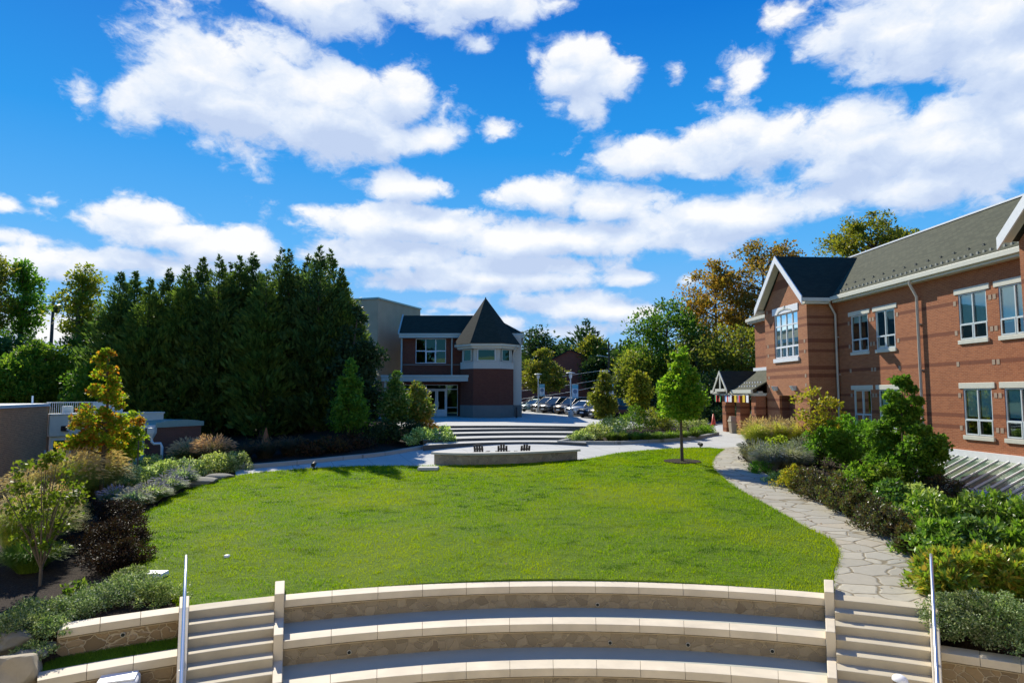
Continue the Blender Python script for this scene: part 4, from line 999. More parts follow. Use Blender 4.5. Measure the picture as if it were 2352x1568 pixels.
# sloping glass roof of the lower storey along the long wall
su0, su1 = -9, 3.6; zt_s, zb_s, wb_s = -.47, -1.40, 2.0
m = MB(); S.box(m, su0, su1, .0, .12, -.47, -.20); S.box(m, su0, su1, wb_s - .02, wb_s + .12, zb_s - .16, zb_s + .02); S.box(m, su0, su1, wb_s + .0, wb_s + .16, zb_s - .22, zb_s - .163)
nb = int((su1 - su0) / .52)
for i in range(nb + 1):
    u = su0 + .03 + (su1 - su0 - .06) * i / nb
    m.hexa([S.p(u - .022, .12, zt_s - .06), S.p(u + .022, .12, zt_s - .06), S.p(u + .022, wb_s, zb_s - .04), S.p(u - .022, wb_s, zb_s - .04), S.p(u - .022, .12, zt_s + .05), S.p(u + .022, .12, zt_s + .05), S.p(u + .022, wb_s, zb_s + .07), S.p(u - .022, wb_s, zb_s + .07)])
gz = m.build('glass_roof', 'trim_white', sb)
m = MB(); m.quad(S.p(su0, .12, zt_s), S.p(su1, .12, zt_s), S.p(su1, wb_s, zb_s), S.p(su0, wb_s, zb_s)); m.build('pane', 'pane_milky', gz)
m = MB(); S.box(m, su0, su1, .02, wb_s - .05, zb_s - .9, zb_s - .55); 
m.quad(S.p(su1 - .01, .12, zt_s - .03), S.p(su1 - .01, wb_s, zb_s - .03), S.p(su1 - .01, wb_s, zb_s - .6), S.p(su1 - .01, .12, zb_s - .6)); m.build('room', 'glasshouse_room', gz)
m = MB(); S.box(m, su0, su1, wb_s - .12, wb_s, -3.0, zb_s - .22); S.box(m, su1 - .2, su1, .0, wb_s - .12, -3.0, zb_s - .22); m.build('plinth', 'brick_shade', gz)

# near gable: own parts
nr_ = m2 = MB(); c_ = (N0 + N1) / 2
m = MB(); S.wall(m, N0, N1, -.2, 7.4, [], GW, .1); m.quad(S.p(N0, GW, 7.4), S.p(N1, GW, 7.4), S.p(c_, GW, 10.4)); m.quad(S.p(N1, 0.01, -.2), S.p(N1, GW, -.2), S.p(N1, GW, 7.4), S.p(N1, 0.01, 7.4)); m.build('gable_wall', 'brick_red', sb)
gr2 = gable_roof(N0 - .36, N1 + .36, GW + .45, 7.60, 10.85, 0, 'shingle_dark'); rake(N0 - .36, N1 + .36, GW + .45, 7.60, 10.85, gr2)

# bunting under the porch eave, bin between the pillars
bt = empty('flag_bunting', S.p(18, 2.75, 2.0), 0, 'string of small coloured flags hung under the porch eave', 'bunting')
m = MB(); m.tube([S.p(21.6, 2.76, 2.14), S.p(20.4, 2.76, 2.06), S.p(18.6, 2.76, 2.10), S.p(17, 2.76, 2.05), S.p(15.6, 2.76, 2.12)], .008, 5); m.build('string', 'paint_white', bt)
plain('flag_red', (.72, .04, .05), .7); plain('flag_yellow', (.80, .55, .03), .7); plain('flag_blue', (.15, .38, .75), .7); plain('flag_white', (.8, .8, .8), .7); plain('flag_green', (.05, .35, .12), .7); plain('flag_grey', (.25, .25, .33), .7)
for u, cs in ((21.2, 'gr'), (20.5, 'rg'), (19.35, 'bw'), (18.95, 'rw'), (18.55, 'w'), (17.75, 'y'), (17.2, 'ar'), (16.4, 'y'), (15.85, 'w')):
    fl_ = None
    for i, c in enumerate(cs):
        m = MB(); w_ = .36 / len(cs); a = u - i * w_
        S.box(m, a - w_, a - .002, 2.752, 2.762, 1.60, 2.06)
        nm = {'r': 'flag_red', 'y': 'flag_yellow', 'b': 'flag_blue', 'w': 'flag_white', 'g': 'flag_green', 'a': 'flag_grey'}[c]
        if fl_ is None: fl_ = m.build('flag', nm, bt)
        else: m.build('stripe', nm, fl_)
p = S.p(18.95, 2.35, 0)
rt = empty('litter_bin', (p.x, p.y, zt(p.x, p.y) + .02), yw, 'tan plastic litter bin standing between the porch pillars', 'litter bin')
m = MB(); m.prism([(-.23, -.23, 0), (.23, -.23, 0), (.23, .23, 0), (-.23, .23, 0)], [(-.29, -.29, .78), (.29, -.29, .78), (.29, .29, .78), (-.29, .29, .78)]); m.build('body', 'plastic_tan', rt, True, bevel=.02)
m = MB(); m.prism([(-.32, -.32, .785), (.32, -.32, .785), (.32, .32, .785), (-.32, .32, .785)], [(-.30, -.30, .88), (.30, -.30, .88), (.30, .30, .88), (-.30, .30, .88)]); m.prism([(-.29, -.27, .882), (.29, -.27, .882), (.29, .27, .882), (-.29, .27, .882)], [(-.25, -.16, 1.15), (.25, -.16, 1.15), (.25, .16, 1.15), (-.25, .16, 1.15)]); m.build('lid', 'plastic_tan', rt, True, bevel=.015)

# ------------------------------------------------------------------ brick hall with a turret across the plaza
def c3(x, y, Y): return at((850 + x / 4.694) / 1.06293, (680 + y / 4.694) / 1.06293, Y)
TB = Frame((0, 62.0), (1, 0), (0, -1))             # u = X, w towards the camera
tb = empty('hall_building', (-4, 62, 0), 0, 'dark red brick hall with a pointed octagonal turret, grey roofs and a flat entrance canopy', 'building')
X0 = c3(612, 900, 62).x; XT = c3(1270, 900, 62).x; XR = c3(1985, 900, 62).x
wx0, wx1, wz0, wz1 = c3(772, 900, 62).x, c3(1120, 900, 62).x, c3(0, 970, 62).z, c3(0, 688, 62).z
EVZ = c3(0, 652, 62).z; 
m = MB(); TB.wall(m, X0, .1, .0, EVZ, [(wx0, wx1, wz0, wz1), (c3(640, 0, 62).x, c3(1265, 0, 62).x, .03, 3.05)], 0, .25); m.build('wall', 'brick_tower', tb)
mx = [c3(x, 900, 62).x for x in (888, 1002)]; mzr = c3(0, 828, 62).z
window(TB, tb, wx0, wx1, wz0, wz1, 0, mx, [mzr], [(mx[0] + .04, mx[1] - .04, wz0 + .05, mzr - .06)], t=.12, bar=.09, fmat='trim_blue', pmat='pane_dark', sill=False, depth=2.5)
m = MB(); TB.box(m, X0, XT + .4, -.02, .06, c3(0, 992, 62).z, c3(0, 980, 62).z); m.build('string_course', 'band_grey', tb)
# entrance glazing behind the canopy
ex0, ex1 = c3(640, 0, 62).x, c3(1265, 0, 62).x
dx = [c3(x, 0, 62).x for x in (905, 1025, 1138)]
gf = window(TB, tb, ex0, ex1, .03, 3.05, 0, [dx[0], dx[2], (ex0 + dx[0]) / 2], [c3(0, 1266, 62).z], t=.2, bar=.09, fmat='trim_blue', pmat='pane_dark', sill=False, room='room_warm', depth=5)
for i, (a, b) in enumerate(((dx[0] + .05, dx[1] - .01), (dx[1] + .01, dx[2] - .05))):
    m = MB(); zz = c3(0, 1266, 62).z - .05
    for q in ((a, a + .13, .05, zz), (b - .13, b, .05, zz), (a + .13, b - .13, .05, .72), (a + .13, b - .13, zz - .13, zz)): TB.box(m, q[0], q[1], -.19, -.10, q[2], q[3])
    d = m.build('door', 'trim_blue', gf); m = MB(); h = b - .2 if i == 0 else a + .2
    m.tube([TB.p(h, -.04, .95), TB.p(h, -.04, 1.45)], .02, 6); m.build('handle', 'steel', d)
m = MB(); TB.box(m, dx[2], ex1, -.15, -.10, .88, .93); m.build('rail_bar', 'trim_blue', gf)
# canopy
cx0, cx1 = c3(400, 0, 59.5).x, c3(1380, 0, 59.5).x; cz0, cz1 = c3(0, 1176, 59.5).z, c3(0, 1104, 59.5).z
m = MB(); TB.box(m, cx0, cx1, .0, 2.5, cz0, cz1 - .06); TB.box(m, cx0 - .06, cx1 + .06, -.0, 2.56, cz1 - .20, cz1); m.build('canopy', 'fascia_green', tb, bevel=.02)
for x in (cx0 + .3,): 
    m = MB(); m.tube([(x, 59.8, 0), (x, 59.8, cz0)], .12, 10); m.build('canopy_post', 'limestone', tb)
# main roof, ridge parallel to the front, hipped at the right
RY = 63.7; rz = c3(0, 422, RY).z; rx0 = c3(640, 0, RY).x
ev0 = c3(592, 0, 61.4).x; ev1 = c3(2010, 0, 61.4).x
ez_ = c3(0, 626, 61.4).z
m = MB(); slab_roof(m, [Vector((ev0, 61.4, ez_)), Vector((ev1, 61.4, ez_)), Vector((-2.1, RY, rz)), Vector((rx0, RY, rz))], .12)
slab_roof(m, [Vector((ev1, 61.4, ez_)), Vector((ev1, 71, ez_)), Vector((-2.1, RY, rz))], .12); slab_roof(m, [Vector((ev1, 71, ez_)), Vector((ev0, 71, ez_)), Vector((rx0, RY, rz)), Vector((-2.1, RY, rz))], .12)
m.build('roof', 'shingle_dark', tb)
m = MB(); m.hexa([Vector((ev0 - .1, 61.38, ez_ - .1)), Vector((ev0 + .02, 61.38, ez_ - .1)), Vector((rx0 + .02, RY, rz - .1)), Vector((rx0 - .1, RY, rz - .1)), Vector((ev0 - .1, 61.38, ez_ + .12)), Vector((ev0 + .02, 61.38, ez_ + .12)), Vector((rx0 + .02, RY, rz + .12)), Vector((rx0 - .1, RY, rz + .12))]); m.build('rake_trim', 'fascia_green', tb)
m = MB(); TB.box(m, ev0, ev1, .5, .62, ez_ - .42, ez_ - .005); TB.box(m, ev0, ev1, 0, .5, ez_ - .42, ez_ - .34); TB.box(m, ev0, ev1, .62, .68, ez_ - .16, ez_ - .01); TB.box(m, ev1 - .08, ev1 + .04, -9, .5, ez_ - .42, ez_ - .005); m.build('fascia', 'fascia_green', tb)
for xx in (625, 1196):
    m = MB(); x = c3(xx, 0, 61.9).x; m.tube([(x, 61.86, ez_ - .3), (x, 61.86, cz1)], .08, 8); m.build('downspout', 'fascia_green', tb)
m = MB(); TB.box(m, c3(1893, 0, 61).x, XR, -9, 1.0, .0, EVZ - .03); m.build('corner_pier', 'limestone', tb)
m = MB(); TB.box(m, c3(1893, 0, 61).x - .03, XR + .03, -9, 1.03, .0, 1.15); m.build('pier_base', 'band_grey', tb)
# turret: five visible sides of an octagon
TC = Vector((c3(1588, 0, 59).x, 61.6)); TW = (c3(1735, 0, 59).x - c3(1440, 0, 59).x) / 2; TS = c3(1893, 0, 60.2).x - TC.x
def oct_(k=0., z=0.):
    f = 59.0 - k; w = TW + k * .42; s_ = TS + k
    return [Vector((TC.x - s_, 66, z)), Vector((TC.x - s_, 60.35 - k * .3, z)), Vector((TC.x - w, f, z)), Vector((TC.x + w, f, z)), Vector((TC.x + s_, 60.35 - k * .3, z)), Vector((TC.x + s_, 66, z))]
def ring_(name, z0, z1, k, mat, parent): m = MB(); m.prism(oct_(k, z0), oct_(k, z1)); return m.build(name, mat, parent)
zb1, zb2, zw, zc = c3(0, 1450, 59).z, c3(0, 1030, 59).z, c3(0, 950, 59).z, c3(0, 800, 59).z
tu = ring_('turret', zb1, zb2, 0, 'brick_tower', tb)
ring_('base', -.1, zb1, .04, 'band_grey', tu); ring_('stone_band', zb2, zw, .03, 'limestone', tu); ring_('window_band', zw, zc, -.12, 'limestone', tu)
zk = c3(0, 748, 59).z
ring_('cornice', zc, zc + .22, .32, 'trim_cream', tu); ring_('gutter', zc + .222, zk, .58, 'trim_cream', tu)
P = oct_(-.12)
for a, b, f0, f1 in ((P[1], P[2], .22, .86), (P[2], P[3], .14, .86), (P[3], P[4], .14, .74)):
    d = (b - a); L = d.length; d.normalize(); nn = Vector((d.y, -d.x, 0)); F = Frame((a.x, a.y), (d.x, d.y), (nn.x, nn.y))
    window(F, tu, L * f0, L * f1, zw + .06, zc - .05, .14, t=.06, bar=.06, fmat='trim_white' if abs(d.y) < .1 else 'trim_cream', pmat='pane_dark', sill=False, depth=.0 + .06, room='room_dark')
apex = c3(1575, 218, 61.6)
m = MB(); o = oct_(.66, zk); o[0].y = o[5].y = 65.5
fs = [(i, i + 1, 6) for i in range(5)]; m.add(o + [Vector((apex.x, 61.6, apex.z))], fs); m.build('turret_roof', 'shingle_dark', tu)
m = MB(); m.lathe([(.10, -.25), (.05, .05), (0, .12)], (apex.x, 61.6, apex.z - .05), 8); m.build('finial', 'metal_dark', tu)
m = MB(); x = c3(1885, 0, 59.8).x; m.tube([(x + .35, 59.7, zk - .1), (x + .1, 60.0, zk - .75), (x + .02, 60.1, zk - 1.1), (x + .02, 60.1, 5)], .06, 8); m.build('downspout', 'downspout', tu)
# tall tan block behind, turned a little
q0 = Vector((-13.2, 64, 0)); dr = Vector((3.0, 8.2, 0)).normalized(); dl = Vector((-dr.y, dr.x, 0))
H1 = 11.5
def blk(mb, z0, z1, o=0): mb.prism([q0 - dr * o - dl * o + Vector((0, 0, z0)), q0 + dr * (8.8 + o) - dl * o + Vector((0, 0, z0)), q0 + dr * (8.8 + o) + dl * (9 + o) + Vector((0, 0, z0)), q0 - dr * o + dl * (9 + o) + Vector((0, 0, z0))],
                        [q0 - dr * o - dl * o + Vector((0, 0, z1)), q0 + dr * (8.8 + o) - dl * o + Vector((0, 0, z1)), q0 + dr * (8.8 + o) + dl * (9 + o) + Vector((0, 0, z1)), q0 - dr * o + dl * (9 + o) + Vector((0, 0, z1))])
m = MB(); blk(m, -.2, H1); m.build('stage_block', 'stucco_tan', tb)
m = MB(); blk(m, H1, H1 + .16, .1); m.build('roof_edge', 'metal_green', tb)
m = MB(); a = q0 + dr * 8.8; m.box((a.x + 2.6, a.y + 6, 4.6), (5.2, 9, 9.4 + .9)); m.build('rear_block', 'stucco_tan', tb)
m = MB(); m.box((a.x + 2.6, a.y + 6, 9.83), (5.4, 9.2, .14)); m.build('roof_edge', 'metal_green', tb)
rt = empty('bollard', (c3(1928, 0, 59.6).x, 59.6, 0), 0, 'slim dark post standing at the corner pier of the brick hall', 'post')
m = MB(); m.tube([(0, 0, 0), (0, 0, .95)], [.09, .08], 10); m.lathe([(.08, .95), (.05, 1.0), (0, 1.01)], n=10); m.build('shaft', 'metal_dark', rt, True)

# ------------------------------------------------------------------ low brick buildings on the left
lb = empty('brick_wing', (-22, 30, -1.8), 0, 'low brick wing at the left edge with a glass door under a white fascia', 'building')
A = at(0, 938, 26.0); Bq = at(112, 932, 32.0); LZT = 1.55
dL = (Vector((Bq.x, Bq.y, 0)) - Vector((A.x, A.y, 0))).normalized(); nL = Vector((dL.y, -dL.x, 0))
LF = Frame((Bq.x, Bq.y), (-dL.x, -dL.y), (nL.x, nL.y))      # u runs towards the camera
m = MB(); LF.box(m, 0, 8.4, -7, 0, -3.2, LZT); m.build('wall', 'brick_left', lb)
m = MB(); LF.box(m, -.06, 8.46, -7.1, .06, LZT, LZT + .13); LF.box(m, 1.1, 1.16, -.4, -.34, LZT + .13, LZT + .5); m.build('roof_edge', 'trim_blue', lb)
# recessed door front, facing the camera a little, white fascia over it
Dp = Vector((Bq.x, Bq.y, 0)); e2 = (at(170, 1000, 33.0) - at(112, 1000, 32.2)); e2 = Vector((e2.x, e2.y, 0)).normalized(); n2_ = Vector((e2.y, -e2.x, 0))
DF = Frame((Dp.x + .0, Dp.y + .05), (e2.x, e2.y), (n2_.x, n2_.y))
dz1 = at(130, 1002, 32.2).z; 
m = MB(); DF.wall(m, 1.02, 5.2, -2.6, .52, [], .0, .1); DF.box(m, 1.02, 1.25, -2, -.01, -2.6, .45); m.build('recess_wall', 'brick_left', lb)
m = MB(); DF.box(m, -.02, 5.2, -.6, .22, dz1, dz1 + 1.02); DF.box(m, -.02, 5.25, -.6, .26, dz1 + 1.02, dz1 + 1.1); fa = m.build('fascia', 'trim_cream', lb, bevel=.02)
u0 = .08; 
dr_ = window(DF, lb, u0, 1.0, -2.1, dz1 - .01, .0, [], [-1.15], t=.08, bar=.05, fmat='metal_pale', pmat='pane_dark', sill=False, depth=1.2)
m = MB(); DF.box(m, u0 + .06, u0 + .15, -.01, .03, -2.05, dz1 - .06); DF.box(m, .80, .93, -.012, .03, -2.05, dz1 - .06); DF.box(m, u0 + .15, .80, -.011, .03, dz1 - .2, dz1 - .06); d = m.build('door', 'metal_pale', dr_)
m = MB(); m.tube([DF.p(u0 + .11, .03, -1.35), DF.p(u0 + .11, .09, -1.3), DF.p(u0 + .11, .09, -.95), DF.p(u0 + .11, .03, -.9)], .018, 6); m.build('handle', 'steel', d)
m = MB(); p0 = DF.p(.62, .22, dz1 + .38); m.box((p0.x, p0.y, p0.z), (.34, .24, .26), 0); wl = m.build('wall_lamp', 'metal_dark', lb, bevel=.03)
m = MB(); p0 = DF.p(.66, .36, dz1 + .36); m.box((p0.x, p0.y, p0.z), (.22, .05, .16)); m.build('lens', 'lamp_glass', wl)
m = MB(); LF.box(m, -.02, .012, .0, .0 + .02, 0, 0); m = MB(); LF.box(m, .12, .34, .0, .022, -.9, -.55); m.build('wall_sign', 'trim_white', lb)
m = MB()
DFz = dz1 + 1.1
for i in range(22): DF.box(m, .05 + i * .09, .07 + i * .09, -.5, -.48, DFz, DFz + .52)
DF.box(m, .0, 3.4, -.52, -.46, DFz + .52, DFz + .57); DF.box(m, 2.0, 3.4, -.52, -.48, DFz, DFz + .52); DF.box(m, .75, 1.15, -.9, -.6, DFz, DFz + .36); m.build('roof_railing', 'metal_pale', lb)
m = MB(); DF.box(m, 1.46, 1.50, .0, .05, -2.6, dz1); m.build('downspout', 'downspout', lb)
# duct and the second block with the leader head
l2 = empty('brick_annex', (-18.5, 35, -1.5), 0, 'low dark brick annex with a green rounded roof edge and a pale downpipe', 'building')
P1 = at(318, 975, 33.2); P2 = at(463, 962, 36.5); e3 = Vector((P2.x - P1.x, P2.y - P1.y, 0)); L3 = e3.length; e3.normalize(); n3 = Vector((e3.y, -e3.x, 0)); AF = Frame((P1.x, P1.y), (e3.x, e3.y), (n3.x, n3.y))
az = at(330, 983, 33.5).z
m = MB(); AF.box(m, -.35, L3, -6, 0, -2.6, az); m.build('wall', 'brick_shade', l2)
m = MB(); AF.box(m, -.4, 1.0, -6, .05, az, az + .13); m.build('parapet_cap', 'trim_white', l2)
m = MB(); nb = 10
for i in range(nb):
    a = .9 + (L3 - .8) * i / nb; b = .9 + (L3 - .8) * (i + 1) / nb
    AF.box(m, a, b, -5, .08, az + .0, az + .12 + .24 * math.sin(math.pi * (i + 2.5) / (nb + 4)))
m.build('rounded_roof', 'metal_green', l2)
P3 = at(313, 1010, 33.0)
m = MB(); m.box((P3.x, P3.y, (at(0, 958, 33).z + at(0, 1068, 33).z) / 2), (.55, .5, at(0, 958, 33).z - at(0, 1068, 33).z))
for i in range(5): m.box((P3.x - .2 + .1 * i, P3.y - .26, (at(0, 958, 33).z + at(0, 1068, 33).z) / 2), (.05, .04, at(0, 958, 33).z - at(0, 1068, 33).z - .1))
m.build('duct', 'metal_pale', l2)
lh = at(352, 990, 33.4); l3_ = at(375, 1022, 33.6)
m = MB(); m.box((lh.x, lh.y - .12, lh.z + .05), (.36, .24, .26)); m.prism([(lh.x - .06, lh.y - .18, lh.z - .34), (lh.x + .06, lh.y - .18, lh.z - .34), (lh.x + .06, lh.y - .06, lh.z - .34), (lh.x - .06, lh.y - .06, lh.z - .34)], [(lh.x - .18, lh.y - .24, lh.z - .08), (lh.x + .18, lh.y - .24, lh.z - .08), (lh.x + .18, lh.y, lh.z - .08), (lh.x - .18, lh.y, lh.z - .08)])
m.tube([(lh.x, lh.y - .12, lh.z - .3), (lh.x, lh.y - .12, lh.z - .5), (lh.x + .12, lh.y - .12, lh.z - .62), (l3_.x - .08, l3_.y - .12, l3_.z + .1), (l3_.x, l3_.y - .12, l3_.z - .08), (l3_.x, l3_.y - .12, -2)], .07, 8); m.build('downpipe', 'metal_pale', l2)

# ------------------------------------------------------------------ far brick house, poles and wires
fb = empty('brick_house', (3, 104, 0), 0, 'dark red brick gabled building behind the parked cars', 'building')
m = MB(); m.box((8, 112, 2), (26, 12, 4)); m.prism([(-1, 106, 4), (21, 106, 4), (21, 118, 4), (-1, 118, 4)], [(9.3, 106, 9.2), (9.6, 106, 9.2), (9.6, 118, 9.2), (9.3, 118, 9.2)]); m.build('wall', 'brick_far', fb)
m = MB(); 
m.hexa([(-1.6, 105.7, 3.75), (9.4, 105.7, 9.25), (9.4, 118.3, 9.25), (-1.6, 118.3, 3.75), (-1.6, 105.7, 3.95), (9.4, 105.7, 9.45), (9.4, 118.3, 9.45), (-1.6, 118.3, 3.95)]); m.hexa([(21.6, 105.7, 3.75), (9.5, 105.7, 9.25), (9.5, 118.3, 9.25), (21.6, 118.3, 3.75), (21.6, 105.7, 3.95), (9.5, 105.7, 9.45), (9.5, 118.3, 9.45), (21.6, 118.3, 3.95)]); m.build('roof', 'shingle_dark', fb)

pu = at(1398, 783, 92)
up_ = empty('utility_pole', (pu.x, 92, .1), 0, 'tall dark utility pole carrying wires behind the parking lot', 'utility pole')
m = MB(); m.tube([(0, 0, 0), (0, 0, pu.z - .1)], [.16, .11], 8); m.build('pole', 'wood_dark', up_, True)
m = MB(); m.box((0, 0, pu.z - 1.2), (2.2, .1, .12), M=Matrix.Identity(4)); m.build('crossarm', 'wood_dark', up_, True)
m = MB(); m.tube([(-.1, -.1, pu.z - 2.4), (-1.2, -.5, pu.z - 2.2)], .04, 6); m.box((-1.5, -.55, pu.z - 2.2), (.5, .2, .1), M=Matrix.Identity(4)); m.build('lamp_arm', 'metal_pale', up_, True)
for i, (y0, y1, lb_) in enumerate(((882, 917, 'lowest'), (868, 898, 'middle'), (848, 873, 'upper'))):
    m = MB(); a = at(1400, y0, 92); b = at(1190, y1, 98); c = at(1700, y0 + 4, 88)
    m.tube([b, (a + b) / 2 + Vector((0, 0, -.18)), a, (a + c) / 2 + Vector((0, 0, -.2)), c], .022, 5); tag(m.build('power_line', 'metal_pale'), lb_ + ' of the pale wires strung past the dark brick building', 'wire', 'wires on the utility pole')
ps = at(123, 693, 70)
sp = empty('floodlight_pole', (ps.x, 70, .1), 0, 'dark sports floodlight pole rising over the trees at the left', 'floodlight pole')
m = MB(); m.tube([(0, 0, 0), (0, 0, ps.z)], [.22, .14], 8); m.build('pole', 'metal_dark', sp, True)
m = MB(); m.tube([(-1.8, 0, ps.z - .1), (2.2, 0, ps.z - .1)], .05, 6); m.build('crossarm', 'metal_dark', sp, True)
for x in (-1.1, .45, 1.9):
    m = MB(); m.tube([(x, .35, ps.z - .5), (x, -.35, ps.z - 1.0)], [.22, .5], 10); m.build('floodlight', 'metal_dark', sp, True)

# ------------------------------------------------------------------ parking-lot lamps with banners
def emblem():
    t = NT('banner_emblem'); t.pbr((.16, .24, .34), .7); return t.done()
emblem(); plain('banner_teal', (.16, .46, .56), .7); plain('banner_white', (.62, .70, .74), .7)
def lamp(px, Y, topy, label):
    b = at(px, 1000, Y); h = at(px, topy, Y).z - zt(b.x, Y); rt = empty('street_lamp', (b.x, Y, zt(b.x, Y) + .02), 0, label, 'street lamp', 'lamp posts with banners along the parking lot')
    m = MB(); m.lathe([(.27, 0), (.25, .45), (.20, .50)], n=14); m.build('base', 'concrete', rt, True)
    m = MB(); m.tube([(0, 0, .5), (0, 0, h - .55)], [.075, .055], 10); m.build('post', 'metal_pale', rt, True)
    m = MB(); m.lathe([(.07, h - .55), (.15, h - .45), (.16, h - .12), (.05, h - .08)], n=14); m.build('lantern', 'paint_white', rt, True)
    m = MB(); m.lathe([(.05, h - .10), (.46, h - .05), (.40, h), (.05, h + .05), (0, h + .06)], n=20); m.build('lamp_shade', 'metal_pale', rt, True)
    bz = h - 1.15; m = MB(); m.box((.42, 0, bz - .62), (.58, .02, 1.25), M=Matrix.Identity(4)); bn = m.build('banner', 'banner_white', rt, True)
    m = MB(); m.box((.42, -.013, bz - .17), (.58, .008, .36), M=Matrix.Identity(4)); m.box((.42, -.013, bz - 1.19), (.58, .008, .10), M=Matrix.Identity(4)); m.build('stripe', 'banner_teal', bn, True)
    m = MB(); m.lathe([(.20, -.016), (.12, -.018)], (.42, 0, bz - .62), 20, False, 'Y'); m.lathe([(.07, -.016), (0, -.018)], (.42, 0, bz - .62), 12, False, 'Y'); m.box((.42, -.014, bz - .95), (.06, .006, .14), M=Matrix.Identity(4)); m.build('emblem', 'banner_emblem', bn, True)
    m = MB()
    for z in (bz + .02, bz - 1.27): m.tube([(0, 0, z), (.72, 0, z)], .015, 6)
    m.build('banner_arm', 'metal_pale', rt, True)
lamp(1236.5, 72, 859, 'white lamp post with a teal and white banner beside the corner of the brick hall')
lamp(1311.5, 62, 856, 'white lamp post with a banner in front of the white car, middle one of three')
lamp(1390.5, 55, 852, 'white lamp post with a banner half hidden behind the nearer young tree')

# ------------------------------------------------------------------ cars
def carpaint(name, c, metal=.4):
    t = NT(name); d = t.n('ShaderNodeBsdfPrincipled', {'Base Color': (*c, 1), 'Metallic': metal, 'Roughness': .35, 'Coat Weight': .45, 'Coat Roughness': .06}); t.t.links.new(d.outputs[0], t.out.inputs[0])
for n_, c_ in (('paint_black', (.012, .012, .014)), ('paint_teal', (.09, .19, .21)), ('paint_greenblack', (.02, .028, .022)), ('paint_grey', (.05, .055, .06)), ('paint_brown', (.045, .028, .022)), ('paint_silver', (.62, .64, .64))): carpaint(n_, c_)
def glasscar():
    t = NT('car_glass'); d = t.n('ShaderNodeBsdfPrincipled', {'Base Color': (.02, .03, .035, 1), 'Roughness': .03, 'Specular IOR Level': .5, 'Coat Weight': .25, 'Coat Roughness': .02}); t.t.links.new(d.outputs[0], t.out.inputs[0])
glasscar()
plain('headlight', (.8, .82, .85), .1, .3)
def car(X, Y, rz, kind, paint, label):
    """local frame: nose to -Y, left side to +X"""
    rt = empty('parked_car', (X, Y, zt(X, Y) + .02), rz, label, 'car', 'cars in the parking lot')
    suv = kind != 'sedan'; L = 4.75 if suv else 4.7; Wd = .93; belt = 1.06 if suv else .93; roof = {'suv': 1.70, 'sedan': 1.45, 'truck': 1.86}[kind]; gc = .22
    # lower body: stations along the car (y, bottom, top, half width)
    st_ = [(-L / 2, .38, .62, .62), (-L / 2 + .10, .26, .80 if suv else .70, .80), (-L / 2 + .5, gc, belt - .12, .90), (-L / 2 + 1.25, gc, belt - .02, Wd), (-.2, gc, belt, Wd), (1.2, gc, belt + .03, Wd), (L / 2 - .45, gc, belt + .02, .91), (L / 2 - .1, .30, belt - .06, .84), (L / 2, .42, .85, .74)]
    vs_ = []; k = 10
    for y, z0, z1, w in st_:
        zm = z0 + (z1 - z0) * .45
        vs_ += [(-w * .86, y, z0), (-w, y, z0 + .12), (-w, y, zm), (-w * .98, y, z1 - .10), (-w * .90, y, z1), (w * .90, y, z1), (w * .98, y, z1 - .10), (w, y, zm), (w, y, z0 + .12), (w * .86, y, z0)]
    fs_ = [(i * k + j, i * k + (j + 1) % k, (i + 1) * k + (j + 1) % k, (i + 1) * k + j) for i in range(len(st_) - 1) for j in range(k)] + [tuple(range(k)), tuple(range((len(st_) - 1) * k, len(st_) * k))]
    m = MB(); m.add(vs_, fs_, True)
    # roof and pillars
    ws, we = (-L / 2 + 1.15, -L / 2 + 1.95), (L / 2 - .25 if suv else L / 2 - .75, L / 2 - .55 if suv else L / 2 - 1.45)
    rw = .66; bw_ = .84
    rp = [(-rw, ws[1], roof - .06), (rw, ws[1], roof - .06), (rw, we[1], roof - .04), (-rw, we[1], roof - .04)]
    bp = [(-bw_, ws[0], belt - .03), (bw_, ws[0], belt - .03), (bw_, we[0], belt), (-bw_, we[0], belt)]
    m.add([(-rw, ws[1], roof - .08), (rw, ws[1], roof - .08), (rw, we[1], roof - .06), (-rw, we[1], roof - .06), (-rw * .9, ws[1] + .15, roof), (rw * .9, ws[1] + .15, roof), (rw * .9, we[1] - .1, roof), (-rw * .9, we[1] - .1, roof)], [(0, 1, 5, 4), (1, 2, 6, 5), (2, 3, 7, 6), (3, 0, 4, 7), (4, 5, 6, 7), (0, 3, 2, 1)])
    for a, b in ((bp[0], rp[0]), (bp[1], rp[1]), (bp[2], rp[2]), (bp[3], rp[3])): m.tube([a, b], .045, 6)
    for s_ in (-1, 1):
        for f in (.34, .66):
            m.tube([(s_ * bw_, ws[0] + .3 + (we[0] - ws[0] - .3) * f, belt), (s_ * rw, ws[1] + (we[1] - ws[1]) * f, roof - .07)], .035, 6)
    bd = m.build('body', paint, rt, True)
    if suv and kind == 'suv':
        r_ = MB()
        for s_ in (-1, 1): r_.tube([(s_ * rw * .85, ws[1] + .35, roof + .02), (s_ * rw * .85, we[1] - .2, roof + .02)], .02, 6)
        r_.build('roof_rails', 'metal_pale', bd, True)
    def gl(name, pts): g = MB(); g.add(pts, [(0, 1, 2, 3)]); g.build(name, 'car_glass', rt, True)
    e = .02
    gl('windscreen', [(bp[0][0], bp[0][1] - e, bp[0][2]), (bp[1][0], bp[1][1] - e, bp[1][2]), (rp[1][0], rp[1][1] - e, rp[1][2]), (rp[0][0], rp[0][1] - e, rp[0][2])])
    gl('rear_window', [(bp[2][0], bp[2][1] + e, bp[2][2]), (bp[3][0], bp[3][1] + e, bp[3][2]), (rp[3][0], rp[3][1] + e, rp[3][2]), (rp[2][0], rp[2][1] + e, rp[2][2])])
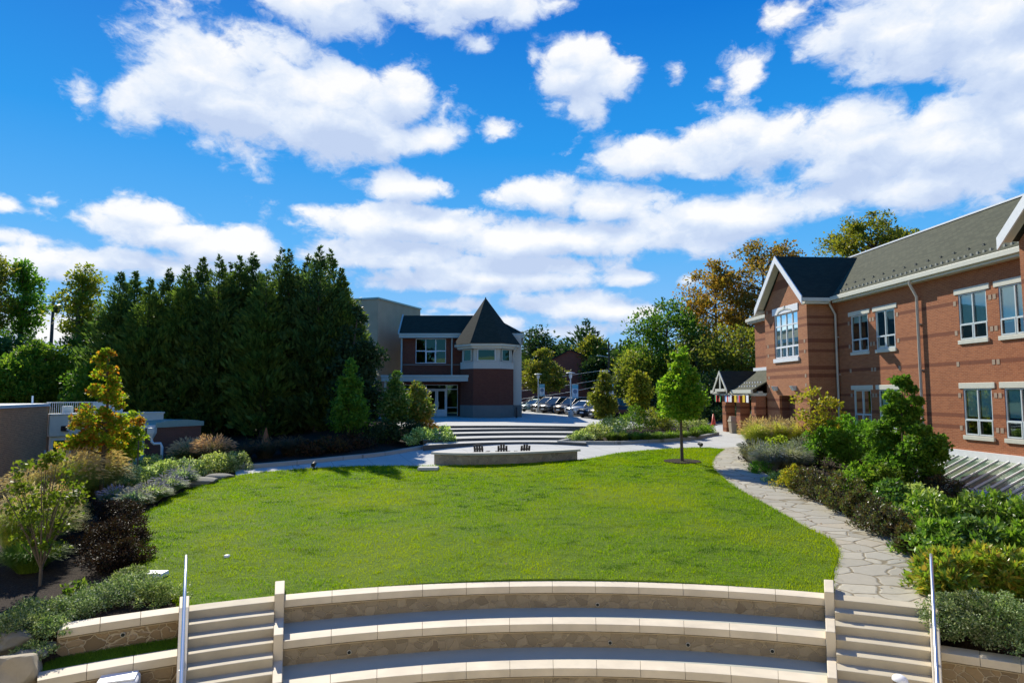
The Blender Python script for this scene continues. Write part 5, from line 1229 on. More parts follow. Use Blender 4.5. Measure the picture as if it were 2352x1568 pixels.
    gl('side_window', [(bp[1][0] + .005, bp[1][1], bp[1][2]), (bp[2][0] + .005, bp[2][1], bp[2][2]), (rp[2][0] + .005, rp[2][1], rp[2][2]), (rp[1][0] + .005, rp[1][1], rp[1][2])])
    gl('side_window', [(bp[0][0] - .005, bp[0][1], bp[0][2]), (bp[3][0] - .005, bp[3][1], bp[3][2]), (rp[3][0] - .005, rp[3][1], rp[3][2]), (rp[0][0] - .005, rp[0][1], rp[0][2])])
    for s_ in (-1, 1):
        for y in (-L / 2 + .88, L / 2 - .95):
            w_ = MB(); w_.lathe([(.20, -.11), (.33, -.11), (.35, -.07), (.35, .07), (.33, .11), (.20, .11)], (s_ * (Wd - .09), y, .35), 20, True, 'X'); wh = w_.build('wheel', 'rubber', rt, True)
            w_ = MB(); w_.lathe([(0, s_ * .112), (.06, s_ * .115), (.20, s_ * .10), (.215, s_ * .112)], (s_ * (Wd - .09), y, .35), 10, False, 'X'); w_.build('rim', 'metal_pale', wh, True)
        h = MB(); z = .78 if suv else .68; h.hexa([(s_ * .46, -L / 2 + .01, z - .09), (s_ * .80, -L / 2 + .10, z - .06), (s_ * .89, -L / 2 + .50, z + .02), (s_ * .5, -L / 2 + .3, z - .05), (s_ * .46, -L / 2 + .05, z + .04), (s_ * .80, -L / 2 + .07, z + .06), (s_ * .90, -L / 2 + .46, z + .09), (s_ * .5, -L / 2 + .3, z + .05)]); h.build('headlight', 'headlight', rt, True)
        h = MB(); h.box((s_ * .80, L / 2 - .06, .92), (.16, .14, .22), M=Matrix.Identity(4)); h.build('tail_light', 'cone_orange', rt, True)
        h = MB(); h.box((s_ * 1.01, -L / 2 + 1.45, belt + .07), (.16, .12, .14), M=Matrix.Identity(4)); h.build('mirror', paint, rt, True, bevel=.03)
    g = MB(); g.box((0, -L / 2 + .01, .60), (.9, .06, .20), M=Matrix.Identity(4)); g.box((0, -L / 2 + .05, .36), (1.3, .08, .12), M=Matrix.Identity(4)); g.build('grille', 'plastic_black', rt, True)
    g = MB(); g.box((0, -L / 2 - .025, .46), (.46, .02, .13), M=Matrix.Identity(4)); g.build('number_plate', 'paint_white', rt, True)
def carpos(cx, cy, Y): p = at((1250 + cx / 6.72) / 1.06293, (900 + cy / 6.72) / 1.06293, Y); return p.x, Y
# (nose corner in the picture, distance); the row stands aslant, noses to the left and towards the viewer
HD = R(-52)
hx, hy = math.sin(HD) , -math.cos(HD)              # heading of the noses
def row(cx, Y, kind, paint, label):
    x, y = carpos(cx, 700, Y); car(x - hx * 2.0 , y - hy * 2.0, HD, kind, paint, label)
row(215, 77, 'sedan', 'paint_teal', 'teal-grey car, leftmost of the slanting row of parked cars')
row(410, 73.6, 'suv', 'paint_greenblack', 'dark green-black car between the teal car and the grey one')
row(545, 70.4, 'suv', 'paint_grey', 'dark grey sport utility car with silver grille parked right of the first lamp post')
row(800, 66.6, 'suv', 'paint_brown', 'dark brown car parked just left of the middle lamp post')
row(985, 63.4, 'sedan', 'paint_silver', 'white-silver car half hidden by the nearer young tree')
row(1190, 60.4, 'sedan', 'paint_black', 'black car hidden behind the nearer young tree, beside the white car')
x, y = carpos(390, 600, 90); car(x, y, R(-80), 'suv', 'paint_black', 'black car seen side on in the back row by the corner of the brick hall')
x, y = carpos(1690, 700, 59); car(x, y, R(-70), 'truck', 'paint_black', 'large black sport utility car between the two young trees')
x, y = carpos(1900, 560, 92); car(x, y, R(-60), 'sedan', 'paint_silver', 'pale car far back in the lot between the two young trees')

# ------------------------------------------------------------------ person at the foot of the right stairs
plain('skin', (.52, .30, .20), .55, var=.06); plain('cap_white', (.82, .82, .84), .7); plain('hair', (.16, .11, .06), .7); plain('shirt', (.20, .26, .34), .85); plain('trousers', (.03, .035, .05), .85); plain('shoe', (.5, .5, .5), .7)
def skin_mesh(name, nodes, links_, mat, parent, lvl=2, rootn=0):
    me = bpy.data.meshes.new(name); me.from_pydata([n[:3] for n in nodes], links_, []); o = bpy.data.objects.new(name, me); col.objects.link(o); o.parent = parent; me.materials.append(MATS[mat])
    m = o.modifiers.new('skin', 'SKIN'); m.use_smooth_shade = True
    sk = me.skin_vertices[0].data if me.skin_vertices else None
    if sk is None:
        me.attributes.new('x', 'FLOAT', 'POINT')
    for i, n in enumerate(nodes): sk[i].radius = (n[3], n[4] if len(n) > 4 else n[3]); sk[i].use_root = i == rootn
    s = o.modifiers.new('sub', 'SUBSURF'); s.levels = s.render_levels = lvl; return o
def person():
    p = at(2064, 1549, 10.65); h = 1.74; zg = p.z - h
    rt = empty('person', (p.x, 10.65, zg), R(200), 'person in a white cap at the foot of the right stairs, seen from above', 'person')
    N = [(0, 0, .95, .15, .11), (0, 0, 1.10, .135, .10), (0, 0, 1.28, .16, .11), (0, .01, 1.42, .10, .08), (0, .01, 1.50, .05), (0, .02, 1.56, .055),
         (.09, 0, .90, .085), (.10, .02, .50, .058), (.10, -.01, .09, .04), (.11, .12, .035, .035), (-.09, 0, .90, .085), (-.10, .04, .50, .058), (-.10, -.01, .09, .04), (-.11, .11, .035, .035),
         (.19, 0, 1.40, .055), (.24, -.02, 1.12, .042), (.25, .06, .90, .030), (.25, .08, .84, .030), (-.19, 0, 1.40, .055), (-.24, -.02, 1.12, .042), (-.25, .06, .90, .030), (-.25, .08, .84, .030)]
    E_ = [(0, 1), (1, 2), (2, 3), (3, 4), (4, 5), (0, 6), (6, 7), (7, 8), (8, 9), (0, 10), (10, 11), (11, 12), (12, 13), (3, 14), (14, 15), (15, 16), (16, 17), (3, 18), (18, 19), (19, 20), (20, 21)]
    try: skin_mesh('body', N, E_, 'skin', rt)
    except Exception: pass
    for sx in (-1, 1):
        for k, (dx_, ln) in enumerate(((.028, .075), (.010, .085), (-.008, .08), (-.026, .062))):
            m = MB(); b = Vector((sx * .25 + dx_ * .2, .08 + dx_, .82)); m.tube([b, b + Vector((0, .005, -ln * .5)), b + Vector((-sx * .012, .012, -ln))], [.009, .0085, .006], 6); m.build('finger', 'skin', rt, True)
        m = MB(); b = Vector((sx * .235, .11, .85)); m.tube([b, b + Vector((-sx * .01, .03, -.03)), b + Vector((-sx * .012, .035, -.06))], [.011, .010, .007], 6); m.build('thumb', 'skin', rt, True)
    def blob(name, c, s, mat, fn=None, sub=4):
        bm = bmesh.new(); bmesh.ops.create_icosphere(bm, subdivisions=sub, radius=1)
        for v in bm.verts:
            q = v.co.copy()
            if fn: q = fn(q)
            v.co = Vector((c[0] + q.x * s[0], c[1] + q.y * s[1], c[2] + q.z * s[2]))
        for f in bm.faces: f.smooth = True
        me = bpy.data.meshes.new(name); bm.to_mesh(me); bm.free(); return link(name, me, mat, rt, True)
    def hd(q):
        q = q.copy()
        if q.z < -.2: q.x *= 1 - .28 * (-q.z - .2); q.y = q.y * (1 - .12 * (-q.z)) + .06 * (-q.z)
        if abs(q.x) < .16 and q.y > .7 and -.35 < q.z < .1: q.y += .16 * (1 - abs(q.x) / .16) * (1 - abs(q.z + .15) / .25)
        return q
    hd_ = blob('head', (0, .03, 1.625), (.078, .098, .115), 'skin', hd)
    for sx in (-1, 1):
        blob('eye', (sx * .032, .118, 1.635), (.012, .010, .008), 'cap_white', None, 2); blob('ear', (sx * .080, .025, 1.62), (.012, .022, .032), 'skin', None, 2)
    blob('mouth', (0, .122, 1.575), (.024, .008, .006), 'cone_orange', None, 2)
    blob('hair', (0, .015, 1.645), (.088, .104, .100), 'hair', lambda q: Vector((q.x, min(q.y, .62), max(q.z, -.55))))
    blob('cap', (0, .02, 1.668), (.098, .122, .085), 'cap_white', lambda q: Vector((q.x, q.y, max(q.z, -.12))))
    m = MB(); vs_ = []
    for i in range(9):
        t = -1 + i / 4; vs_ += [(.08 * t, .02 + .115 * math.sqrt(max(0, 1 - t * t * .8)) + .0, 1.668), (.075 * t, .02 + .115 + .085 * (1 - t * t), 1.655), ]
    m.add(vs_, [(2 * i, 2 * i + 1, 2 * i + 3, 2 * i + 2) for i in range(8)]); o = m.build('cap_brim', 'cap_white', rt, True); sd_ = o.modifiers.new('thick', 'SOLIDIFY'); sd_.thickness = .006
    S_ = [(0, 0, .98, .165, .125), (0, 0, 1.12, .15, .115), (0, 0, 1.28, .175, .125), (0, .01, 1.43, .115, .09), (.19, 0, 1.41, .068), (.215, -.01, 1.26, .062), (-.19, 0, 1.41, .068), (-.215, -.01, 1.26, .062)]
    skin_mesh('shirt', S_, [(0, 1), (1, 2), (2, 3), (3, 4), (4, 5), (3, 6), (6, 7)], 'shirt', rt)
    T_ = [(0, 0, .97, .155, .118), (.09, 0, .88, .098), (.10, .02, .50, .072), (.10, -.01, .12, .058), (-.09, 0, .88, .098), (-.10, .04, .50, .072), (-.10, -.01, .12, .058)]
    skin_mesh('trousers', T_, [(0, 1), (1, 2), (2, 3), (0, 4), (4, 5), (5, 6)], 'trousers', rt)
    for sx in (-1, 1): blob('shoe', (sx * .105, .055, .045), (.05, .13, .045), 'shoe', lambda q: Vector((q.x, q.y, max(q.z, -.95))), 3)
person()

# ------------------------------------------------------------------ vegetation
def unit(v): return v / np.maximum(np.linalg.norm(v, axis=1, keepdims=True), 1e-9)
def leaves_arr(c, d, nn, L, Wd):
    """kite-shaped leaves: base c, direction d, blade turned by nn, a slight fold along the rib"""
    s = unit(np.cross(d, nn)); up = unit(np.cross(s, d)); L = L[:, None]; Wd = Wd[:, None]
    V = np.empty((len(c), 4, 3)); V[:, 0] = c; V[:, 1] = c + d * L * .45 + s * Wd * .5 + up * Wd * .12; V[:, 2] = c + d * L; V[:, 3] = c + d * L * .45 - s * Wd * .5 + up * Wd * .12
    return V.reshape(-1, 3)
def crown_pts(r, prof, z0, h, rad, nclump, n, cr, flat=.7, hollow=.5, lean=(0, 0), asym=.25, seedph=None):
    """clump centres through a crown whose outline is prof(t), then leaf positions around them"""
    t = r.random(nclump * 6); w = np.interp(t, [p[0] for p in prof], [p[1] for p in prof]); k = r.random(len(t)) < (w / w.max()) ** 1.3
    t = t[k][:nclump]; w = w[k][:nclump]; m = len(t); a = r.uniform(0, 2 * np.pi, m); q = (hollow + (1 - hollow) * r.random(m) ** .6)
    ph = r.uniform(0, 6.28, 4)
    w = w * (1 + asym * np.sin(a * 2 + ph[0] + t * 5) * .6 + asym * np.sin(a * 3 + ph[1] - t * 7) * .5 + asym * .5 * np.sin(t * 17 + ph[2] + a))
    C = np.stack([np.cos(a) * w * q * rad + lean[0] * t, np.sin(a) * w * q * rad + lean[1] * t, z0 + t * h], 1)
    i = r.integers(0, m, n); sz = cr * (.55 + .75 * r.random(m)); sz = sz * (.45 + .55 * np.clip(w / w.max() * 1.3, 0, 1))
    g = unit(r.normal(0, 1, (n, 3))) * (r.random(n) ** .45)[:, None]; g[:, 2] *= flat
    return C, sz, i, C[i] + g * sz[i][:, None], unit(g + 1e-6)
def limbs(mb, r, C, z0, h, tr, base, k=14, bark_t=.9, zlow=.15, ang=.35):
    top = Vector((0, 0, z0 + h * bark_t)); b = Vector(base)
    ax = [b, Vector((b.x * .6 + r.normal(0, tr * .5), b.y * .6 + r.normal(0, tr * .5), b.z + (top.z - b.z) * .35)), Vector((r.normal(0, tr), r.normal(0, tr), b.z + (top.z - b.z) * .7)), top]
    mb.tube(ax, [tr, tr * .78, tr * .48, tr * .1], 8)
    idx = r.permutation(len(C))[:k]
    for j in idx:
        c = Vector(C[j]); f = max(zlow, min(.85, (c.z - b.z) / (top.z - b.z) - ang * .6 * math.hypot(c.x, c.y) / max(.1, h)))
        p = ax[0].lerp(ax[1], f / .35) if f < .35 else (ax[1].lerp(ax[2], (f - .35) / .35) if f < .7 else ax[2].lerp(ax[3], (f - .7) / .3))
        mid = p.lerp(c, .5) + Vector((r.normal(0, .04), r.normal(0, .04), .05)) * (c - p).length
        w = tr * .42 * (1 - f * .6); mb.tube([p, mid, c], [w, w * .6, w * .2], 5)
PROF = {'round': [(0, .35), (.15, .75), (.4, 1), (.65, .92), (.85, .62), (1, .15)], 'cone': [(0, .55), (.1, .9), (.25, 1), (.5, .72), (.75, .42), (.9, .2), (1, .04)],
        'spire': [(0, .95), (.15, 1), (.4, .92), (.6, .70), (.75, .44), (.87, .22), (.95, .085), (1, .01)], 'dome': [(0, .92), (.25, 1), (.55, .9), (.8, .6), (1, .12)], 'vase': [(0, .3), (.3, .7), (.6, 1), (.85, .8), (1, .3)],
        'oval': [(0, .3), (.2, .85), (.45, 1), (.7, .8), (.9, .42), (1, .08)], 'twin': [(0, .4), (.2, .9), (.42, 1), (.56, .5), (.64, .34), (.74, .42), (.86, .34), (1, .04)]}
def tree(name, pos, h, cr_bot, rad, prof, leaf, nleaf, lsize, label, group=None, tr=.12, nclump=90, cr=.55, bark='bark', flat=.65, hollow=.5, cat='tree', seed=None, k=14, asym=.25, lean=(0, 0), aspect=.62, clump_up=.3, droop=0.):
    r = np.random.default_rng(seed if seed is not None else abs(hash(label)) % 9999 if False else sum(map(ord, label)))
    rt = empty(name, pos, 0, label, cat, group); P = np.array(pos)
    rad = max(rad - .55 * cr, .4 * rad); h -= cr * flat * .4
    C, sz, i, p, g = crown_pts(r, PROF[prof] if isinstance(prof, str) else prof, cr_bot, h - cr_bot, rad, nclump, nleaf, cr, flat, hollow, lean, asym)
    mb = MB(); limbs(mb, r, C, cr_bot, h - cr_bot, tr, (0, 0, -.1), k); mb.build('trunk', bark, rt, True)
    n = len(p); d = unit(g * .7 + r.normal(0, .6, (n, 3)) + np.array([0, 0, clump_up - droop])); nn = unit(r.normal(0, .7, (n, 3)) + np.array([0, 0, .9]))
    L = lsize * r.uniform(.6, 1.35, n)
    V = leaves_arr(p, d, nn, L, L * aspect)
    npmesh('crown', V + P, np.arange(n * 4).reshape(-1, 4), leaf, rt)
    return rt
def conifer(pos, h, rad, n, label, leaf='leaf_conifer', L0=.5, group=None, prof='spire', name='conifer'):
    r = np.random.default_rng(sum(map(ord, label)) + int(pos[0] * 77)); rt = empty(name, pos, 0, label, 'tree', group)
    mb = MB(); mb.tube([(0, 0, -.2), (0, 0, h * .5), (0, 0, h * .93)], [.22, .12, .01], 8); mb.build('trunk', 'bark', rt, True)
    pr = PROF[prof]; f = lambda t: np.interp(t, [x[0] for x in pr], [x[1] for x in pr]) * rad
    nb = 340; bt = r.random(nb) ** .92; ba_ = r.uniform(0, 6.283, nb); bl = np.maximum(f(bt), .07) * r.uniform(.66, 1.2, nb); bu = r.uniform(.35, .95, nb)
    j = r.choice(nb, n, p=(bl + .3) / (bl + .3).sum()); q = .12 + .88 * r.random(n) ** .75
    sp = (.10 + .34 * (1 - q)) * np.minimum(1., bl[j]); rr_ = bl[j] * q
    p = np.stack([np.cos(ba_[j]) * rr_, np.sin(ba_[j]) * rr_, h * bt[j] * .97 + rr_ * bu[j] * .8 - .2], 1) + r.normal(0, 1, (n, 3)) * sp[:, None] * np.array([1, 1, .7])
    p[:, 2] = np.minimum(p[:, 2], h * 1.0)
    d = unit(np.stack([np.cos(ba_[j]), np.sin(ba_[j]), bu[j] + .25], 1) + r.normal(0, .38, (n, 3))); nn = unit(r.normal(0, 1, (n, 3)))
    L = L0 * r.uniform(.5, 1.25, n) * (.36 + .64 * (1 - bt[j]) ** .8); V = leaves_arr(p, d, nn, L, L * .34)
    npmesh('crown', V + np.array(pos), np.arange(n * 4).reshape(-1, 4), leaf, rt); return rt
def shrub(pos, w, h, leaf, label, group=None, n=2600, ls=.085, prof='dome', name='shrub', nclump=46, aspect=.55, flat=.8, spiky=0., cat='shrub', dens=1., stems=True, hollow=.45):
    r = np.random.default_rng(sum(map(ord, label)) + int(abs(pos[0]) * 91 + abs(pos[1]) * 37)); rt = empty(name, pos, 0, label, cat, group); n = int(n * dens)
    C, sz, i, p, g = crown_pts(r, PROF[prof], h * .08, h * .84, w * .5, nclump, n, w * .17, flat, hollow, (0, 0), .3)
    p[:, 2] = np.maximum(p[:, 2], .02)
    if stems:
        mb = MB()
        for c in C[:12]:
            c = Vector(c); mb.tube([(c.x * .15, c.y * .15, -.05), (c.x * .6, c.y * .6, c.z * .6), tuple(c)], [.016, .011, .004], 5)
        mb.build('stems', 'bark', rt, True)
    d = unit(g * .6 + r.normal(0, .55, (n, 3)) + np.array([0, 0, .25 + spiky])); nn = unit(r.normal(0, .6, (n, 3)) + np.array([0, 0, .8]))
    L = ls * r.uniform(.6, 1.4, n); V = leaves_arr(p, d, nn, L, L * aspect)
    npmesh('leaves', V + np.array(pos), np.arange(n * 4).reshape(-1, 4), leaf, rt); return rt
def tuft(pos, w, h, blade, plume, label, group=None, n=1500, npl=160, name='ornamental_grass', bw=.014, lean=(0, 0)):
    """clump of arching grass blades with feathery seed heads"""
    r = np.random.default_rng(sum(map(ord, label)) + int(abs(pos[0]) * 91 + abs(pos[1]) * 37)); rt = empty(name, pos, 0, label, 'ornamental grass', group)
    def arch(n, hh, out, bw):
        a = r.uniform(0, 6.283, n); o = out * r.random(n) ** .6; H = hh * r.uniform(.6, 1.1, n) * (1 - .25 * (o / out)); b = r.random(n) ** .5 * w * .16; ab = a + r.normal(0, .5, n)
        p0 = np.stack([np.cos(ab) * b, np.sin(ab) * b, np.zeros(n)], 1); u = np.stack([np.cos(a), np.sin(a), np.zeros(n)], 1); ld = np.array([lean[0], lean[1], 0])
        up_ = np.array([0, 0, 1]); p1 = p0 + u * (o * .30)[:, None] + up_ * (H * .55)[:, None] + ld * .25 * h; p2 = p0 + u * (o * .66)[:, None] + up_ * (H * .92)[:, None] + ld * .6 * h; p3 = p0 + u * (o * .95)[:, None] + up_ * (H * (1.06 - .22 * o / out))[:, None] + ld * .9 * h
        s = np.stack([-np.sin(a), np.cos(a), np.zeros(n)], 1) * (bw * r.uniform(.6, 1.3, n) / 2)[:, None]
        return p0, p1, p2, p3, s
    p0, p1, p2, p3, s = arch(n, h * .85, w * .5, bw)
    V = np.stack([p0 - s, p0 + s, p1 + s, p1 - s, p2 + s * .8, p2 - s * .8, p3 + s * .1, p3 - s * .1], 1); k = np.arange(n)[:, None] * 8
    F = np.concatenate([k + np.array([0, 1, 2, 3]), k + np.array([3, 2, 4, 5]), k + np.array([5, 4, 6, 7])])
    npmesh('blades', V.reshape(-1, 3) + np.array(pos), F, blade, rt)
    if npl:
        p0, p1, p2, p3, s = arch(npl, h * 1.05, w * .5, .02)
        d = unit(p3 - p2 + np.array([0, 0, .04])); VV = []
        for q in range(3):
            nn = unit(r.normal(0, 1, (npl, 3))); VV.append(leaves_arr(p2 - d * .02, d, nn, np.full(npl, .16) * r.uniform(.8, 1.3, npl), np.full(npl, .042)))
        st_ = np.stack([p1 - s * .15, p1 + s * .15, p2 + s * .15, p2 - s * .15], 1).reshape(-1, 3); VV.append(st_)
        VV = np.concatenate(VV); npmesh('plumes', VV + np.array(pos), np.arange(len(VV)).reshape(-1, 4), plume, rt)
    return rt
def put(px, py, wpx, hpx):
    p = gnd(px, py); k = p.y / FOC / math.cos(TH) * 1.0
    d = math.hypot(p.x, p.y); k = (p.y * math.cos(TH) + (p.z - CZ) * math.sin(TH)) / FOC
    p = p + Vector((0, wpx * k * .35, 0)); p.z = zt(p.x, p.y)
    return tuple(p), wpx * k, hpx * k
GL = 'lavender drifts in the left bed'
def S_(px, py, w, h, leaf, label, group=None, **kw):
    p, W_, H_ = put(px, py, w, h); return shrub(p, W_ * 1.22, H_ * 1.1, leaf, label, group, **kw)
def T_(px, py, w, h, bl, pl, label, group=None, **kw):
    p, W_, H_ = put(px, py, w, h); f_ = 1.45 if group == FG else 1.05; return tuft(p, W_ * 1.1 * (1.3 if group == FG else 1), H_ * f_, bl, pl, label, group, **kw)
FG = 'fountain grasses in the left bed'
T_(184, 1150, 96, 78, 'grass_tan', 'plume_tan', 'tan fountain grass between the red-tipped maple trunk and the glass door', FG, n=3000, npl=900, lean=(.25, 0))
T_(120, 1172, 110, 92, 'grass_tan', 'plume_tan', 'tan fountain grass right behind the many-stemmed young tree', FG, n=3000, npl=900, lean=(.2, 0))
T_(42, 1185, 110, 72, 'grass_tan', 'plume_tan', 'tan fountain grass at the foot of the low brick wing, left of the many-stemmed tree', FG, n=2600, npl=800, lean=(.2, 0))
T_(16, 1292, 130, 110, 'grass_tan', 'plume_tan', 'large yellow-green fountain grass at the left picture edge', FG, n=3400, npl=800, lean=(.25, 0))
T_(66, 1250, 110, 85, 'grass_tan', 'plume_tan', 'tan fountain grass in front of the left edge clump, behind the many-stemmed stems', FG, n=2800, npl=800, lean=(.2, 0))
T_(40, 1325, 110, 60, 'grass_green', None, 'green grass clump without plumes at the left edge of the mulch', FG, n=1800, npl=0)
DR = 'dark red shrubs in the left bed'
for i, (x, y, w, h, l) in enumerate(((190, 1222, 100, 62, 'dark red shrub just right of the fountain grasses'), (252, 1210, 95, 52, 'dark red shrub in front of the lavender'), (205, 1278, 105, 66, 'dark red shrub behind the grey groundcover, left half of the clump'), (268, 1262, 95, 62, 'dark red shrub along the lawn edge, middle of the clump'), (285, 1308, 70, 60, 'dark red shrub touching the lawn edge, nearest to the stairs'), (230, 1318, 90, 55, 'dark red shrub rising out of the grey groundcover'))):
    S_(x, y, w, h, 'leaf_darkred', l, DR, n=4200, ls=.055, spiky=.2)
for x, y, w, h, l in ((252, 1170, 62, 46, 'pale lavender clump right of the red-tipped maple trunk'), (288, 1178, 66, 46, 'pale lavender clump in front of the staked small maple'), (330, 1160, 72, 44, 'pale lavender clump at the middle of the lawn edge bed'), (372, 1142, 66, 42, 'pale lavender clump left of the ledge rocks'), (406, 1124, 56, 44, 'pale lavender clump touching the larger ledge rock')):
    T_(x, y, w * 1.15, h, 'leaf_lavender', 'plume_lilac', l, GL, n=2200, npl=160, name='lavender', bw=.024)
VG = 'pale variegated shrubs in the left bed'
for x, y, w, h, l in ((262, 1118, 70, 40, 'pale variegated shrub behind the first lavender'), (315, 1120, 76, 42, 'pale variegated shrub at the foot of the wooden stakes'), (362, 1108, 80, 42, 'pale variegated shrub left of the ledge rocks'), (420, 1096, 78, 40, 'pale variegated shrub behind the larger ledge rock'), (476, 1090, 80, 42, 'pale variegated shrub between the ledge rocks and the path'), (530, 1084, 58, 40, 'pale variegated shrub at the end of the left path'), (335, 1086, 90, 34, 'pale variegated shrub in front of the brick annex')):
    S_(x, y, w, h, 'leaf_variegated', l, VG, n=2600, ls=.095)
PG = 'pink plumed grasses by the annex'
T_(422, 1074, 96, 58, 'grass_pink', 'plume_pink', 'pink plumed grass in front of the annex downpipe, left one of the pair', PG, n=2600, npl=1000)
T_(474, 1072, 96, 62, 'grass_pink', 'plume_pink', 'pink plumed grass right of the brick annex, right one of the pair', PG, n=2600, npl=1000)
for x, y, w, l in ((545, 1062, 76, 'dim purple-brown grass next to the pink plumes'), (598, 1056, 80, 'dim purple-brown grass at the foot of the rusty cone'), (655, 1049, 78, 'dim purple-brown grass right of the rusty cone')):
    T_(x, y, w, 44, 'grass_dim', 'grass_dim', l, 'dim grasses behind the left path', n=1500, npl=160)
CT = 'grey-green creeping shrubs by the stairs'
for x, y, w, h, l in ((350, 1392, 95, 52, 'grey-green creeping shrub against the left stairs'), (285, 1388, 130, 72, 'grey-green creeping shrub spilling over the upper short wall'), (215, 1408, 120, 62, 'grey-green creeping shrub above the end of the upper short wall'), (140, 1432, 120, 58, 'grey-green creeping shrub left of the upper short wall end'), (60, 1440, 140, 56, 'grey-green creeping shrub over the mulch at the left'), (20, 1480, 110, 60, 'grey-green creeping shrub beside the weathered rock'), (100, 1478, 80, 40, 'grey-green creeping shrub between the two rocks'), (285, 1352, 90, 46, 'grey-green creeping shrub below the dark red shrubs'), (60, 1530, 70, 34, 'grey-green creeping shrub behind the big tan boulder')):
    S_(x, y, w * .85, h * .78, 'leaf_cotoneaster', l, CT, n=4600, ls=.045, aspect=.5, nclump=70, hollow=.3)

# trees in the left bed
p = gnd(231, 1149); tree('maple_tree', tuple(p), (1149 - 788) * p.y / FOC, (1149 - 1040) * p.y / FOC, 70 * p.y / FOC, [(0, .75), (.08, 1), (.25, .98), (.42, .66), (.58, .42), (.66, .30), (.76, .44), (.86, .40), (.94, .22), (1, .08)], 'leaf_maple', 8000, .115, 'young maple with lime leaves turning red, in front of the glass door', tr=.085, nclump=85, cr=.30, k=40, flat=.6, hollow=.3, asym=.3, aspect=.85)
p = gnd(288, 1112); tree('maple_tree', tuple(p), (1112 - 940) * p.y / FOC, (1112 - 1062) * p.y / FOC, 40 * p.y / FOC, 'oval', 'leaf_lime', 3000, .14, 'small staked maple with lime leaves in front of the brick annex', tr=.06, nclump=50, cr=.36, k=16, aspect=.85)
for x, y, h, l in ((238, 1140, 1.9, 'wooden tree stake beside the red-tipped maple trunk'), (301, 1108, 1.6, 'pale wooden stake left of the pair at the small maple'), (314, 1112, 1.8, 'dark wooden stake right of the pair at the small maple')):
    p = gnd(x, y); m = MB(); m.tube([(0, 0, -.2), (0, 0, h)], [.03, .028], 6); o = m.build('tree_stake', 'wood_pale' if 'pale' in l else 'bark_pale'); o.location = p; tag(o, l, 'tree stake', 'stakes at the young maples')
p = gnd(92, 1342); k_ = p.y / FOC
r_ = np.random.default_rng(4); rt = empty('young_tree', tuple(p), 0, 'many-stemmed young tree with sparse lime leaves in the mulch at the left', 'tree')
C, sz, i, q, g = crown_pts(r_, [(0, .5), (.3, 1), (.7, .9), (1, .35)], .8, 290 * k_ - .8, 68 * k_, 60, 2300, .24, .8, .25, (0, 0), .3)
mb = MB(); mb.tube([(0, 0, -.1), (0, 0, .5)], [.038, .034], 8)
for j in range(11):
    a = j * .57 * 2; e = Vector((math.cos(a) * (.3 + .09 * j), math.sin(a) * (.3 + .06 * j), 1.7 + .10 * j)); mb.tube([(0, 0, .35), tuple(e * .4 + Vector((0, 0, .3))), tuple(e)], [.022, .015, .006], 6)
for c in C[:40]: c = Vector(c); mb.tube([(c.x * .4, c.y * .4, c.z * .62), tuple(c)], [.012, .004], 4)
mb.build('trunk', 'bark_pale', rt, True); n = len(q); d = unit(r_.normal(0, .7, (n, 3)) + np.array([0, 0, -.1])); L = .09 * r_.uniform(.6, 1.3, n)
npmesh('crown', leaves_arr(q, d, unit(r_.normal(0, .7, (n, 3)) + np.array([0, 0, .8])), L, L * .85) + np.array(tuple(p)), np.arange(n * 4).reshape(-1, 4), 'leaf_sapling', rt)
p = gnd(176, 1375); shrub(tuple(p), .5, .4, 'leaf_bright', 'tiny lime seedling in the mulch above the grey groundcover', None, n=200, ls=.1)

# ---- right bed along the school building
RG = 'tall plumed grasses before the gable bay'
T_(1748, 1036, 78, 72, 'grass_tan', 'plume_tan', 'golden plumed grass nearest to the brick porch', RG, n=2600, npl=420)
T_(1794, 1030, 78, 66, 'grass_tan', 'plume_tan', 'golden plumed grass below the two wall lamps', RG, n=2600, npl=420)
T_(1852, 1022, 90, 58, 'grass_tan', 'plume_tan', 'golden plumed grass behind the thin yellowing tree', RG, n=2400, npl=380)
SG = 'grey-purple sages in the right bed'
for x, y, w, h, l in ((1740, 1066, 60, 50, 'grey-purple sage at the narrow end of the bed by the path'), (1778, 1086, 74, 60, 'grey-purple sage below the golden grasses'), (1828, 1086, 92, 58, 'grey-purple sage left of the thin yellowing tree'), (1862, 1070, 70, 60, 'grey-purple sage at the foot of the thin yellowing tree')):
    T_(x, y, w * 1.1, h, 'leaf_sage', 'leaf_sage', l, SG, n=2200, npl=300, name='sage', bw=.022)
S_(1722, 1062, 26, 48, 'leaf_darkred', 'narrow dark red shrub at the tip of the right bed', None, n=1400, ls=.07)
S_(1752, 1088, 46, 24, 'leaf_green', 'low green shrub at the path edge before the grey-purple sages', None, n=1600, ls=.07)
S_(1795, 1110, 44, 24, 'leaf_variegated', 'low pale shrub at the path edge left of the round golden one', None, n=1600, ls=.07)
S_(1795, 1048, 60, 46, 'leaf_lime', 'yellow-green shrub between the golden grass and the sage', None, n=1800, ls=.08)
S_(1828, 1130, 56, 56, 'leaf_gold', 'round golden-leaved shrub at the edge of the flagstone path', None, n=2600, ls=.07)
WG = 'dark brown-red shrubs along the flagstone path'
